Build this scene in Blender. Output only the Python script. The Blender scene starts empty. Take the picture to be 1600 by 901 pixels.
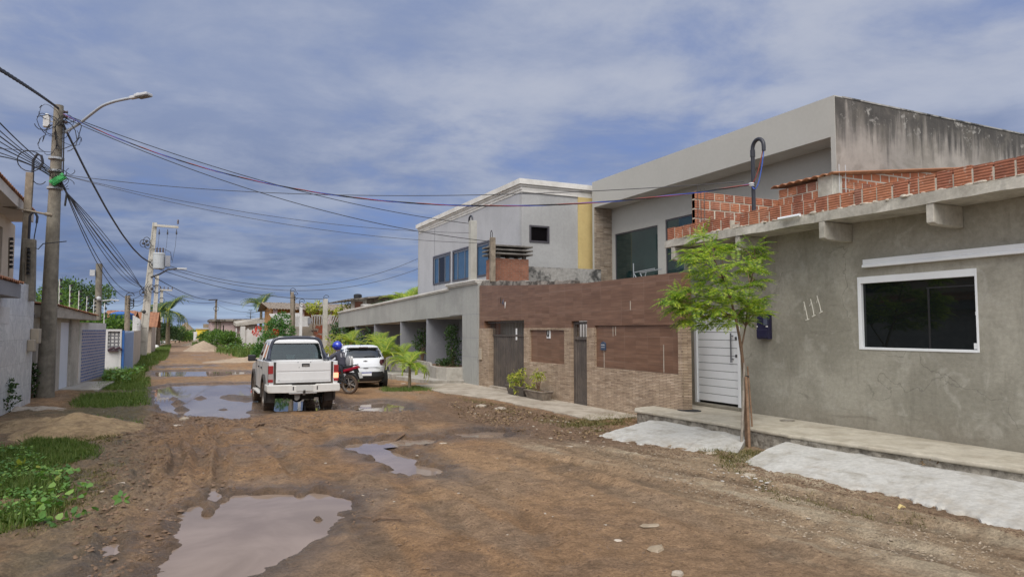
import bpy, math, random
import numpy as np
from mathutils import Vector, Matrix
R = math.radians
rnd = random.Random(7)
nr = np.random.RandomState(11)
S = bpy.context.scene
COL = S.collection

# ------------------------------------------------------------------ camera
F, CX, CY, HC, VX, VY = 1080., 800., 450.5, 2.05, 288., 515.
PHI = math.atan((VY-CY)/F); TH = math.atan((CX-VX)*math.cos(PHI)/F)
FW = np.array([math.sin(TH)*math.cos(PHI), math.cos(TH)*math.cos(PHI), math.sin(PHI)])
RT = np.array([math.cos(TH), -math.sin(TH), 0.]); UP = np.cross(RT, FW)
def at(x, y, X=None, Y=None, Z=None):
    """real-world point seen at photo pixel (x, y) on a known plane: used to survey the street"""
    d = FW*F+RT*(x-CX)+UP*(CY-y)
    t = X/d[0] if X is not None else (Y/d[1] if Y is not None else (Z-HC)/d[2])
    p = np.array([0, 0, HC])+d*t
    return Vector((float(p[0]), float(p[1]), float(p[2])))
cam = bpy.data.cameras.new('camera'); co = bpy.data.objects.new('camera', cam); COL.objects.link(co)
co.location = (0, 0, HC)
co.rotation_euler = Matrix((RT, UP, -FW)).transposed().to_euler()
cam.sensor_width = 36; cam.lens = F/1600*36; cam.clip_end = 3000; cam.clip_start = .05
S.camera = co

# ------------------------------------------------------------------ light and exposure
SUN_DIR = Vector((-.42, -.66, .95)).normalized()
EL = math.asin(SUN_DIR.z); AZ = math.atan2(SUN_DIR.x, SUN_DIR.y)
S.view_settings.view_transform = 'Standard'; S.view_settings.look = 'None'
S.view_settings.exposure = 0.98; S.view_settings.gamma = 1
sl = bpy.data.lights.new('sun', 'SUN'); sl.energy = 1.35; sl.angle = R(42); sl.color = (1, .955, .89)
so = bpy.data.objects.new('sun', sl); COL.objects.link(so); so.location = (-20, -15, 30)
so.rotation_euler = SUN_DIR.to_track_quat('Z', 'Y').to_euler()

class NB:
    def __init__(s, tree): s.t = tree
    def n(s, typ, ins=None, **props):
        nd = s.t.nodes.new('ShaderNode'+typ)
        for k, v in props.items(): setattr(nd, k, v)
        for k, v in (ins or {}).items():
            sk = nd.inputs[k]
            if isinstance(v, bpy.types.NodeSocket): s.t.links.new(v, sk)
            else:
                if hasattr(sk.default_value, '__len__') and hasattr(v, '__len__') and len(v) == 3 and len(sk.default_value) == 4: v = (*v, 1)
                sk.default_value = v
        return nd
    def math(s, op, a, b=0., c=None, clamp=False):
        i = {0: a, 1: b}
        if c is not None: i[2] = c
        return s.n('Math', i, operation=op, use_clamp=clamp).outputs[0]
    def mix(s, f, a, b, blend='MIX'):
        nd = s.n('Mix', {0: f, 6: a, 7: b}, data_type='RGBA', blend_type=blend)
        return nd.outputs[2]
    def ramp(s, f, stops, interp='LINEAR'):
        nd = s.n('ValToRGB', {0: f}); nd.color_ramp.interpolation = interp
        e = nd.color_ramp.elements
        while len(e) < len(stops): e.new(.5)
        for el, (p, c) in zip(e, stops):
            el.position = p; el.color = (*c, 1) if hasattr(c, '__len__') else (c, c, c, 1)
        return nd.outputs[0]
    def noise(s, vec, scale, detail=4, rough=.55, dist=0.):
        return s.n('TexNoise', {'Vector': vec, 'Scale': scale, 'Detail': detail, 'Roughness': rough, 'Distortion': dist}).outputs[0]
    def sstep(s, v, a, b):
        return s.n('MapRange', {0: v, 1: a, 2: b, 3: 0., 4: 1.}, interpolation_type='SMOOTHSTEP').outputs[0]
    def scale(s, vec, k):
        return s.n('Mapping', {0: vec, 3: k}).outputs[0]

# sky: Nishita air behind a broken stratocumulus deck projected on a horizontal layer
W = bpy.data.worlds.new('World'); S.world = W; W.use_nodes = True
W.node_tree.nodes.clear(); b = NB(W.node_tree)
sky = b.n('TexSky', sky_type='NISHITA', sun_disc=False, sun_elevation=EL, sun_rotation=AZ, dust_density=1.2, ozone_density=1.5)
d = b.n('TexCoord').outputs['Generated']
sx = b.n('SeparateXYZ', {0: d})
zc = b.math('MAXIMUM', sx.outputs[2], 0.)
den = b.math('ADD', zc, .10)
pu = b.math('DIVIDE', sx.outputs[0], den); pv = b.math('DIVIDE', sx.outputs[1], den)
pv2 = b.n('CombineXYZ', {0: pu, 1: pv, 2: 0.}).outputs[0]
pw = b.scale(pv2, (.85, 1.0, 1.))
n1 = b.noise(pw, .55, 7, .56, .35)
n2 = b.noise(b.scale(pv2, (1, 1, 1)), 1.6, 8, .6, .2)
nb_ = b.noise(b.n('VectorMath', {0: pv2, 1: (7.3, 2.1, 0)}, operation='ADD').outputs[0], .38, 3, .5)
dens = b.math('ADD', b.math('MULTIPLY', n1, .62), b.math('MULTIPLY', n2, .38))
cover = b.sstep(dens, .34, .52)
air = b.mix(1., sky.outputs[0], (.40, .56, 1.0), 'MULTIPLY')
airc = b.mix(b.sstep(zc, .0, .55), (1.5, 2.05, 3.5), (1.75, 2.3, 3.9))
air2 = b.mix(.72, air, airc)
cl_lo = (1.30, 1.60, 2.55)
shade = b.sstep(b.math('ADD', b.math('MULTIPLY', nb_, .5), b.math('MULTIPLY', n2, .5)), .39, .61)
elev = b.sstep(zc, .06, .34)
cl_hi2 = b.mix(elev, (2.4, 2.85, 3.9), (3.7, 3.95, 4.65))
cl_lo2 = b.mix(elev, (.95, 1.3, 2.3), (2.1, 2.55, 3.75))
cloud = b.mix(shade, cl_lo2, cl_hi2)
c1 = b.mix(b.math('MULTIPLY', cover, .88), air2, cloud)
# bright strip of clear distance under the deck
strip = b.math('MULTIPLY', b.math('SUBTRACT', 1., b.sstep(zc, .015, .085)), .8)
nstr = b.noise(b.scale(d, (1.2, 1.2, 26.)), 2.2, 4, .55)
c2 = b.mix(b.math('MULTIPLY', strip, b.sstep(nstr, .30, .60)), c1, (3.3, 4.2, 5.5))
# thin deck glowing round the veiled sun
dt = b.n('VectorMath', {0: d, 1: tuple(SUN_DIR)}, operation='DOT_PRODUCT').outputs['Value']
gl = b.math('POWER', b.math('MAXIMUM', b.math('MULTIPLY_ADD', dt, .8, .2), 0.), 2.2)
c3 = b.mix(1., c2, b.mix(gl, (0, 0, 0), (8.0, 7.7, 7.0)), 'ADD')
# fill glow added to the low east and west sky, brightening side walls
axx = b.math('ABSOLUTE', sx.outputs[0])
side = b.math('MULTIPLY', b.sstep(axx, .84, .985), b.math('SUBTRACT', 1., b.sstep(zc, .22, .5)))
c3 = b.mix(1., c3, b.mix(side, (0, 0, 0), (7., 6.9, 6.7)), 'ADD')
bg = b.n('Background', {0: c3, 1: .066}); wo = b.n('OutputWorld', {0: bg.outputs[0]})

# ------------------------------------------------------------------ materials
MATS = {}
def mat(name):
    m = bpy.data.materials.new(name); m.use_nodes = True; m.node_tree.nodes.clear()
    MATS[name] = m; return m, NB(m.node_tree)
def fin(b, **k):
    ins = {}
    for a, v in k.items(): ins[{'col': 'Base Color', 'rough': 'Roughness', 'metal': 'Metallic', 'nor': 'Normal', 'spec': 'Specular IOR Level', 'ior': 'IOR', 'emit': 'Emission Color', 'estr': 'Emission Strength', 'coat': 'Coat Weight', 'alpha': 'Alpha', 'trans': 'Transmission Weight'}[a]] = v
    p = b.n('BsdfPrincipled', ins); b.n('OutputMaterial', {0: p.outputs[0]}); return p
def obj_uv(b):
    o = b.n('TexCoord').outputs['Object']; s = b.n('SeparateXYZ', {0: o})
    u = b.math('ADD', s.outputs[0], s.outputs[1])
    return o, b.n('CombineXYZ', {0: u, 1: s.outputs[2], 2: 0.}).outputs[0], s
def weather(name, col, col2=None, scale=1.2, lo=.4, hi=.65, fine=.18, fscale=9, rough=.85, bump=.25, bscale=60, streak=None, metal=0., spec=.3, grime=None, bdist=.01):
    m, b = mat(name); o, uv, s = obj_uv(b)
    c = col
    col2 = col2 or tuple(v*.8 for v in col)
    c = b.mix(b.sstep(b.noise(o, scale, 6, .6, .3), lo, hi), col, col2)
    if streak:
        st = b.sstep(b.noise(b.scale(o, (5, 5, .35)), 1.3, 5, .6), .5, .72)
        c = b.mix(b.math('MULTIPLY', st, streak[1]), c, streak[0])
    if grime:
        gz = b.math('ADD', s.outputs[2], b.math('MULTIPLY', b.noise(o, 3., 4), .5))
        g = b.math('SUBTRACT', 1., b.sstep(gz, grime[1], grime[2]))
        c = b.mix(b.math('MULTIPLY', g, .7), c, grime[0])
    f = b.noise(o, fscale, 5, .65)
    c = b.mix(1., c, b.ramp(f, [(.25, 1-fine), (.75, 1+fine*.6)]), 'MULTIPLY')
    nz = b.n('Bump', {'Strength': bump, 'Distance': bdist, 'Height': b.noise(o, bscale, 5, .65)}).outputs[0]
    fin(b, col=c, rough=rough, nor=nz, metal=metal, spec=spec); return m
def plain(name, col, rough=.5, metal=0., spec=.5, coat=0., var=.06):
    m, b = mat(name); o = b.n('TexCoord').outputs['Object']
    c = b.mix(1., col, b.ramp(b.noise(o, 3.5, 5, .65), [(.3, 1-var), (.7, 1+var)]), 'MULTIPLY')
    r = b.math('ADD', rough, b.math('MULTIPLY', b.math('SUBTRACT', b.noise(o, 12, 3), .5), .15))
    fin(b, col=c, rough=r, metal=metal, spec=spec, coat=coat); return m
def bricky(name, w, h, cols, mortar, msize=.01, offset=.5, rough=.8, bump=.6, streak=0., noise_s=5, bdist=.01, var=.3, spec=.3, squash=1.):
    m, b = mat(name); o, uv, s = obj_uv(b)
    t = b.n('TexBrick', {'Vector': uv, 'Color1': (0, 0, 0), 'Color2': (1, 1, 1), 'Mortar': (.5, .5, .5), 'Scale': 1., 'Mortar Size': msize, 'Mortar Smooth': .25, 'Bias': 0., 'Brick Width': w, 'Row Height': h}, offset=offset, squash=squash)
    c = b.ramp(t.outputs[0], [(i/(len(cols)-1) if len(cols) > 1 else 0, q) for i, q in enumerate(cols)])
    k = (3, 30, 30) if streak else (1, 1, 1)
    sv = b.n('Mapping', {0: uv, 3: (k[0], k[1], 1)}).outputs[0]
    nn = b.noise(sv if streak else o, 1. if streak else noise_s, 5, .6)
    c = b.mix(1., c, b.ramp(nn, [(.25, 1-var), (.75, 1+var)]), 'MULTIPLY')
    c = b.mix(1., c, b.ramp(b.noise(o, .7, 4), [(.3, .86), (.7, 1.1)]), 'MULTIPLY')
    c = b.mix(t.outputs[1], c, mortar)
    hgt = b.math('ADD', b.math('MULTIPLY', b.math('SUBTRACT', 1., t.outputs[1]), 1.), b.math('MULTIPLY', t.outputs[0], .8))
    hgt = b.math('ADD', hgt, b.math('MULTIPLY', nn, .4))
    nz = b.n('Bump', {'Strength': bump, 'Distance': bdist, 'Height': hgt}).outputs[0]
    fin(b, col=c, rough=rough, nor=nz, spec=spec); return m
def leafmat(name, c1, c2, c3, trans=.3):
    m, b = mat(name)
    g = b.n('NewGeometry').outputs['Random Per Island']; o = b.n('TexCoord').outputs['Object']
    c = b.ramp(b.math('ADD', b.math('MULTIPLY', g, .6), b.math('MULTIPLY', b.noise(o, 1.3, 3), .4)), [(.25, c1), (.5, c2), (.78, c3)])
    p = b.n('BsdfPrincipled', {'Base Color': c, 'Roughness': .5, 'Specular IOR Level': .35})
    tr = b.n('BsdfTranslucent', {0: b.mix(1., c, (1.5, 1.6, .7), 'MULTIPLY')})
    ms = b.n('MixShader', {0: trans, 1: p.outputs[0], 2: tr.outputs[0]}); b.n('OutputMaterial', {0: ms.outputs[0]}); return m
def glassmat(name, tint, refl=.12):
    m, b = mat(name)
    tr = b.n('BsdfTransparent', {0: tint}); g = b.n('BsdfGlossy', {0: (.9, .95, 1), 1: .02})
    fr = b.n('Fresnel', {0: 1.5}).outputs[0]
    ms = b.n('MixShader', {0: b.math('ADD', fr, refl, clamp=True), 1: tr.outputs[0], 2: g.outputs[0]}); b.n('OutputMaterial', {0: ms.outputs[0]}); return m

m, b = mat('cement'); o, uv, s = obj_uv(b)                      # hand-trowelled render: patches, drips, hairline cracks, splash zone
c = b.mix(b.sstep(b.noise(o, .75, 7, .62, .5), .36, .64), (.355, .338, .282), (.255, .242, .198))
c = b.mix(b.math('MULTIPLY', b.sstep(b.noise(o, 2.4, 6, .6, 1.2), .52, .66), .5), c, (.40, .385, .335))
c = b.mix(b.math('MULTIPLY', b.sstep(b.noise(b.scale(o, (4, 4, .5)), 1.2, 6, .65), .54, .72), .5), c, (.20, .188, .152))
c = b.mix(b.math('MULTIPLY', b.sstep(b.noise(b.scale(o, (.7, .7, 2.2)), 1.3, 7, .7, .8), .60, .70), .55), c, (.185, .17, .138))
wv_ = b.n('VectorMath', {0: o, 1: b.n('VectorMath', {0: b.n('TexNoise', {'Vector': o, 'Scale': 2.2, 'Detail': 5.}).outputs[1], 3: .7}, operation='SCALE').outputs[0]}, operation='ADD').outputs[0]
vd = b.n('TexVoronoi', {'Vector': wv_, 'Scale': .55}, feature='DISTANCE_TO_EDGE').outputs[0]
crk = b.math('MULTIPLY', b.math('SUBTRACT', 1., b.sstep(vd, .0, .007)), b.sstep(b.noise(o, .6, 2), .5, .6))
c = b.mix(b.math('MULTIPLY', crk, .55), c, (.13, .12, .10))
gz_ = b.math('SUBTRACT', 1., b.sstep(b.math('ADD', s.outputs[2], b.math('MULTIPLY', b.noise(o, 3., 5), .7)), .5, 1.25))
c = b.mix(b.math('MULTIPLY', gz_, .55), c, (.20, .17, .13))
c = b.mix(1., c, b.ramp(b.noise(o, 14, 6, .7), [(.28, .84), (.72, 1.12)]), 'MULTIPLY')
hh_ = b.math('ADD', b.noise(b.scale(o, (1, 1, 2.)), 5, 6, .6), b.math('MULTIPLY', b.noise(o, 45, 4, .7), .25))
fin(b, col=c, rough=.9, spec=.25, nor=b.n('Bump', {'Strength': .45, 'Distance': .02, 'Height': hh_}).outputs[0])
weather('cement_pale', (.42, .41, .37), (.35, .34, .30), scale=1.1, fine=.12, rough=.9, bump=.2)
weather('slab_concrete', (.47, .445, .385), (.36, .34, .29), scale=2.0, fine=.25, rough=.92, bump=.5, bscale=30, streak=((.2, .19, .17), .4))
weather('platform', (.47, .43, .35), (.36, .32, .25), scale=1.5, fine=.2, rough=.9, bump=.4)
weather('rubble_edge', (.34, .31, .26), (.17, .15, .12), scale=7., fine=.4, rough=.95, bump=1., bscale=18, bdist=.03)
weather('limewash', (.47, .46, .43), (.34, .32, .28), scale=2.6, lo=.46, hi=.74, fine=.2, fscale=16, rough=.92, bump=.7, bscale=16, bdist=.02, grime=((.30, .255, .195), .24, .44))
weather('sidewalk', (.42, .37, .30), (.30, .255, .20), scale=1.6, fine=.22, rough=.92, bump=.4)
weather('facade_beige', (.42, .41, .375), (.40, .39, .355), scale=.5, fine=.05, rough=.8, bump=.08)
weather('soffit', (.55, .53, .49), (.5, .48, .44), fine=.05, bump=.05)
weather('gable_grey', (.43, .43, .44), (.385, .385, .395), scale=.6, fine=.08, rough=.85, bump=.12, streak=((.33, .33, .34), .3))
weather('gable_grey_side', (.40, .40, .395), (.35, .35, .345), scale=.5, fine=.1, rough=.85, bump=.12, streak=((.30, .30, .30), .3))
weather('cornice', (.66, .64, .60), (.56, .54, .50), scale=1.2, fine=.1, bump=.1)
weather('yellow_paint', (.56, .44, .20), (.52, .40, .18), fine=.08, bump=.1)
weather('fence_grey', (.36, .36, .335), (.30, .30, .28), scale=.6, fine=.1, rough=.85, bump=.15, streak=((.24, .24, .23), .35))
weather('fence_cool', (.27, .275, .295), (.235, .24, .26), scale=.8, fine=.08, bump=.1)
weather('mildew_concrete', (.34, .33, .31), (.06, .06, .058), scale=1.6, lo=.48, hi=.62, fine=.3, bump=.4)
weather('old_wall_top', (.26, .23, .20), (.08, .07, .06), scale=3., lo=.42, hi=.6, fine=.35, bump=.8, bdist=.02)
weather('pole_concrete', (.25, .225, .18), (.165, .147, .118), scale=2.5, fine=.25, bump=.5, streak=((.12, .11, .10), .5))
weather('pole_new', (.50, .475, .42), (.42, .40, .35), scale=2., fine=.15, bump=.3)
weather('timber_post', (.30, .25, .19), (.20, .165, .125), scale=3, fine=.3, streak=((.13, .11, .09), .5))
weather('white_wall', (.66, .65, .64), (.56, .55, .53), scale=.9, fine=.08, bump=.12, streak=((.42, .41, .39), .35), grime=((.32, .28, .22), .0, .7))
weather('cream_wall', (.62, .53, .42), (.56, .47, .37), fine=.06, bump=.1)
weather('eave_white', (.62, .58, .54), (.55, .52, .48), fine=.06, bump=.05)
weather('canopy_concrete', (.47, .43, .37), (.37, .34, .29), fine=.2, streak=((.22, .2, .18), .4))
weather('pink_wall', (.58, .43, .41), (.50, .38, .37), scale=.5, fine=.1, streak=((.4, .33, .31), .4))
weather('pale_beige', (.52, .45, .37), (.44, .38, .31), fine=.12)
weather('roof_clay', (.36, .17, .09), (.26, .12, .07), scale=2, fine=.25, bump=.4)
weather('thatch', (.26, .20, .14), (.19, .145, .10), scale=3, fine=.3, bump=.8)
weather('sand', (.40, .29, .165), (.27, .19, .11), scale=2.6, fine=.35, fscale=12, bump=1., bscale=16, bdist=.05, rough=.95)
weather('far_sand', (.40, .31, .22), (.33, .25, .18), scale=1.5, fine=.2, bump=.7, bdist=.03)
weather('stone', (.42, .36, .29), (.30, .255, .2), scale=6, fine=.25, bump=.6)
weather('clod', (.15, .095, .06), (.21, .14, .09), scale=1.3, fine=.3)
weather('grit', (.30, .235, .16), (.40, .33, .25), scale=1.3, fine=.3)
weather('pale_scrap', (.42, .36, .28), (.33, .27, .2), scale=6, fine=.15)
weather('bark', (.20, .13, .085), (.13, .085, .055), scale=6, fine=.3, bump=.7, bscale=40)
weather('palm_bark', (.27, .22, .15), (.19, .15, .10), scale=6, fine=.3, bump=.7)
weather('stake', (.30, .19, .12), (.2, .125, .08), scale=8, fine=.25, bump=.4)
weather('stake_grey', (.32, .28, .235), (.23, .2, .165), scale=8, fine=.25, bump=.4)
weather('pot', (.27, .225, .18), (.15, .12, .095), scale=4, fine=.3, bump=.5)
weather('mortar', (.50, .45, .37), (.40, .36, .3), scale=6, fine=.2, bump=.7, bscale=30)
weather('gate_metal', (.075, .063, .055), (.11, .09, .075), scale=2.5, fine=.2, rough=.45, bump=.05, streak=((.18, .15, .13), .35), spec=.5)
weather('car_white', (.66, .66, .655), (.63, .63, .625), scale=1.1, fine=.03, rough=.22, bump=0., spec=.5, grime=((.36, .29, .22), .25, .95))
weather('hatch_white', (.74, .76, .79), (.72, .74, .77), scale=1.1, fine=.02, rough=.16, bump=0., spec=.5, grime=((.4, .35, .3), .05, .45))
weather('tyre', (.055, .042, .034), (.12, .08, .055), scale=4, lo=.4, hi=.62, fine=.25, rough=.85, bump=.3, bscale=30)
weather('mud_flap', (.05, .047, .045), (.10, .08, .065), scale=3, fine=.2, rough=.7)
weather('rim_steel', (.30, .28, .26), (.2, .17, .14), scale=5, fine=.2, rough=.5, metal=.4)
weather('bumper_white', (.62, .61, .58), (.50, .47, .42), scale=2.5, lo=.45, hi=.7, fine=.08, rough=.4, bump=.02)
weather('chimney_cap', (.20, .185, .165), (.11, .10, .09), scale=3, fine=.3, bump=.5)
weather('pave_conc', (.40, .375, .33), (.30, .275, .235), scale=2, fine=.2, bump=.4)
plain('pvc_white', (.76, .78, .80), .4, var=.03)
plain('window_white', (.76, .78, .79), .35, var=.03)
plain('frame_dark', (.07, .065, .075), .35, var=.05)
plain('black_plastic', (.018, .018, .02), .45)
plain('black_gloss', (.012, .012, .016), .15)
plain('rubber_black', (.025, .025, .027), .7)
plain('dark_under', (.012, .011, .010), .9)
plain('bar_blue_black', (.045, .05, .07), .3, spec=.6)
plain('chrome', (.55, .55, .55), .2, metal=1.)
plain('steel', (.33, .33, .34), .38, metal=.8)
plain('galv', (.36, .38, .40), .5, metal=.3)
plain('lamp_grey', (.45, .46, .47), .5)
plain('lamp_glass', (.16, .165, .17), .3)
plain('trafo_grey', (.42, .44, .45), .5)
plain('ceramic_dark', (.055, .03, .025), .25)
plain('green_box', (.04, .36, .09), .45)
plain('cable_black', (.014, .014, .016), .6)
plain('cable_grey', (.05, .05, .056), .6)
plain('cable_blue', (.05, .11, .45), .5)
plain('cable_red', (.30, .055, .04), .5)
plain('conduit', (.022, .023, .032), .45)
plain('tail_red', (.28, .015, .02), .12, spec=.7, coat=.5)
plain('tail_clear', (.36, .31, .30), .12, spec=.7, coat=.5)
plain('tail_dark', (.07, .012, .016), .12, spec=.7, coat=.5)
plain('plate_grey', (.52, .52, .50), .4)
plain('plate_white', (.78, .78, .78), .35)
plain('plate_blue', (.03, .05, .33), .35)
plain('letter_grey', (.09, .09, .09), .5)
plain('letter_blue', (.02, .03, .18), .5)
plain('letter_white', (.8, .8, .78), .5)
plain('letter_black', (.02, .02, .02), .5)
plain('chalk', (.72, .70, .62), .9)
plain('helmet_blue', (.012, .035, .42), .15, spec=.7, coat=.6)
plain('jacket', (.055, .055, .075), .8)
plain('sleeve_stripe', (.42, .42, .45), .85)
plain('trousers', (.04, .045, .06), .85)
plain('shoe', (.03, .028, .028), .6)
plain('skin', (.22, .115, .075), .5)
plain('eye_white', (.7, .68, .65), .3)
plain('bag_grey', (.22, .22, .23), .85)
plain('moto_red', (.33, .012, .035), .2, coat=.6)
plain('seat_black', (.03, .03, .03), .6)
plain('engine', (.11, .11, .115), .45, metal=.6)
plain('seat_fabric', (.16, .15, .14), .9)
plain('dash', (.05, .05, .05), .7)
plain('blue_tank', (.03, .12, .36), .5)
plain('blue_metal', (.30, .37, .52), .45)
plain('white_gate', (.62, .65, .72), .5, var=.03)
plain('grey_gate', (.48, .52, .58), .5)
plain('meter_navy', (.018, .016, .05), .2, coat=.4)
plain('meter_clear', (.10, .115, .17), .15, coat=.5)
plain('meter_beige', (.38, .325, .25), .6)
plain('handle_steel', (.16, .165, .18), .35, metal=.7)
plain('seam_dark', (.12, .125, .13), .7)
plain('yellow_wall', (.72, .56, .06), .7)
plain('flower_red', (.55, .03, .01), .5)
plain('plaque_blue', (.045, .07, .12), .3)
plain('orange_paint', (.50, .25, .08), .7)
plain('mural_red', (.42, .10, .05), .7)
plain('purple_dark', (.06, .03, .04), .7)
plain('white_bag', (.72, .71, .68), .6)
plain('curtain', (.10, .30, .50), .8)
plain('insulator_white', (.68, .68, .66), .4)
m, b = mat('dark_glass'); fin(b, col=(.006, .008, .008), rough=.03, spec=.5)
m, b = mat('dark_glass_tint'); fin(b, col=(.010, .014, .012), rough=.03, spec=.5)
m, b = mat('teal_glass'); o = b.n('TexCoord').outputs['Object']
fin(b, col=b.mix(b.sstep(b.noise(o, .7, 3), .4, .6), (.008, .024, .024), (.014, .038, .035)), rough=.02, spec=.75)
m, b = mat('blue_glass'); fin(b, col=(.03, .085, .16), rough=.04, spec=.6)
m, b = mat('small_window_dark'); fin(b, col=(.004, .003, .004), rough=.2, spec=.2)
glassmat('car_glass', (.50, .60, .55), .06)
glassmat('hatch_glass', (.10, .13, .14), .08)
m, b = mat('tail_lit'); fin(b, col=(.6, .2, .1), rough=.2, emit=(1., .42, .25), estr=.75)
bricky('stone_clad', .26, .034, [(.30, .215, .15), (.48, .365, .26), (.39, .29, .205), (.55, .43, .32)], (.12, .085, .06), msize=.004, bump=1., bdist=.02, var=.25)
bricky('stone_clad_house', .34, .045, [(.23, .175, .125), (.42, .345, .265), (.31, .245, .185), (.47, .40, .32)], (.12, .09, .07), msize=.005, bump=1., bdist=.025, var=.25)
bricky('brick_dark', .22, .07, [(.22, .085, .05), (.30, .125, .075), (.25, .10, .06)], (.22, .16, .125), msize=.008, bump=.5)
bricky('blue_tile', .34, .115, [(.115, .15, .30), (.19, .225, .38), (.15, .185, .34)], (.46, .41, .41), msize=.024, bump=.3, rough=.75, var=.2, spec=.15)
bricky('lattice', .16, .16, [(.56, .55, .53), (.62, .61, .59)], (.16, .16, .17), msize=.035, offset=0.)
bricky('ceramic_flat', .30, .19, [(.36, .125, .065), (.46, .17, .085), (.41, .15, .075)], (.50, .45, .38), msize=.018, bump=.6, streak=0, var=.3)
# wood-look porcelain tiles: planks inside tiles, thin joints
m, b = mat('wood_tile'); o, uv, s = obj_uv(b)
t1 = b.n('TexBrick', {'Vector': uv, 'Color1': (0, 0, 0), 'Color2': (1, 1, 1), 'Mortar': (.5, .5, .5), 'Scale': 1., 'Mortar Size': .002, 'Brick Width': .465, 'Row Height': .105}, offset=0.)
t2 = b.n('TexBrick', {'Vector': uv, 'Color1': (0, 0, 0), 'Color2': (1, 1, 1), 'Mortar': (.5, .5, .5), 'Scale': 1., 'Mortar Size': .006, 'Brick Width': .93, 'Row Height': .63, }, offset=0.)
c = b.ramp(t1.outputs[0], [(0, (.148, .080, .049)), (.3, (.172, .095, .060)), (.6, (.20, .115, .075)), (.8, (.182, .101, .064)), (1, (.158, .086, .054))])
gr = b.noise(b.n('Mapping', {0: uv, 3: (1.6, 28, 1)}).outputs[0], 1., 5, .65)
c = b.mix(1., c, b.ramp(gr, [(.25, .66), (.75, 1.4)]), 'MULTIPLY')
c = b.mix(b.math('MULTIPLY', t1.outputs[1], .45), c, (.07, .035, .025))
c = b.mix(b.math('MULTIPLY', t2.outputs[1], b.ramp(b.noise(o, 1.1, 2), [(.45, .18), (.62, .75)])), c, (.30, .215, .165))
fin(b, col=c, rough=b.math('ADD', .34, b.math('MULTIPLY', gr, .15)), spec=.45)
# hollow clay bricks
m, b = mat('clay_brick'); o, uv, s = obj_uv(b)
g = b.n('NewGeometry').outputs['Random Per Island']
c = b.ramp(g, [(0, (.24, .085, .05)), (.4, (.35, .13, .07)), (.75, (.41, .165, .085)), (1, (.27, .12, .08))])
rib = b.n('TexWave', {'Vector': o, 'Scale': 7.5, 'Distortion': .8, 'Detail': 2.}, bands_direction='Z').outputs[1]
c = b.mix(1., c, b.ramp(rib, [(.0, .80), (.5, 1.04)]), 'MULTIPLY')
c = b.mix(1., c, b.ramp(b.noise(o, 7, 5, .6), [(.3, .7), (.7, 1.15)]), 'MULTIPLY')
c = b.mix(b.math('MULTIPLY', b.sstep(b.noise(o, 11, 5, .6), .58, .7), .6), c, (.5, .43, .36))
fin(b, col=c, rough=.85, nor=b.n('Bump', {'Strength': .7, 'Distance': .01, 'Height': rib}).outputs[0])
# rain-blackened side wall: mildew runs down from the parapet
m, b = mat('stained_wall'); o, uv, s = obj_uv(b)
c = b.mix(b.sstep(b.noise(o, .8, 5), .35, .65), (.37, .335, .295), (.27, .245, .22))
run = b.noise(b.scale(o, (3.2, 3.2, .28)), 1.4, 6, .6)
top = b.sstep(b.math('ADD', s.outputs[2], b.math('MULTIPLY', b.math('SUBTRACT', run, .5), 3.0)), 6.55, 7.95)
dr = b.sstep(b.math('ADD', b.math('MULTIPLY', top, .55), b.math('MULTIPLY', b.noise(o, 1.7, 8, .7), .6)), .28, .92)
c = b.mix(b.math('MULTIPLY', dr, .95), c, (.04, .037, .034))
c = b.mix(b.math('MULTIPLY', b.sstep(b.noise(o, 1.1, 7, .62, .8), .44, .64), .55), c, (.155, .138, .115))
peel = b.math('MULTIPLY', b.sstep(b.noise(o, 3.4, 8, .7), .55, .64), b.sstep(s.outputs[2], 7.0, 7.9))
c = b.mix(b.math('MULTIPLY', peel, .8), c, (.36, .34, .31))
fin(b, col=c, rough=.9, nor=b.n('Bump', {'Strength': .25, 'Distance': .01, 'Height': b.noise(o, 25, 5)}).outputs[0])
# pale veined wall tiles
m, b = mat('marble_tile'); o, uv, s = obj_uv(b)
v = b.noise(b.n('Mapping', {0: uv, 3: (1.2, .8, 1)}).outputs[0], 1.8, 8, .7, 1.4)
c = b.ramp(v, [(.36, (.70, .71, .72)), (.47, (.58, .595, .61)), (.5, (.44, .46, .485)), (.54, (.64, .65, .665)), (.7, (.76, .76, .765))])
t = b.n('TexBrick', {'Vector': uv, 'Color1': (1, 1, 1), 'Color2': (.9, .9, .92), 'Mortar': (.7, .7, .7), 'Scale': 1., 'Mortar Size': .006, 'Brick Width': .6, 'Row Height': .6}, offset=0.)
fin(b, col=b.mix(1., c, t.outputs[0], 'MULTIPLY'), rough=.35, spec=.4)
# muddy water
m, b = mat('muddy_water'); o = b.n('TexCoord').outputs['Object']
c = b.mix(b.sstep(b.noise(o, .7, 6, .6, .6), .35, .65), (.20, .145, .105), (.285, .215, .165))
fin(b, col=c, rough=.025, ior=1.33, spec=.5, nor=b.n('Bump', {'Strength': .05, 'Distance': .01, 'Height': b.noise(o, 2.5, 2)}).outputs[0])
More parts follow.
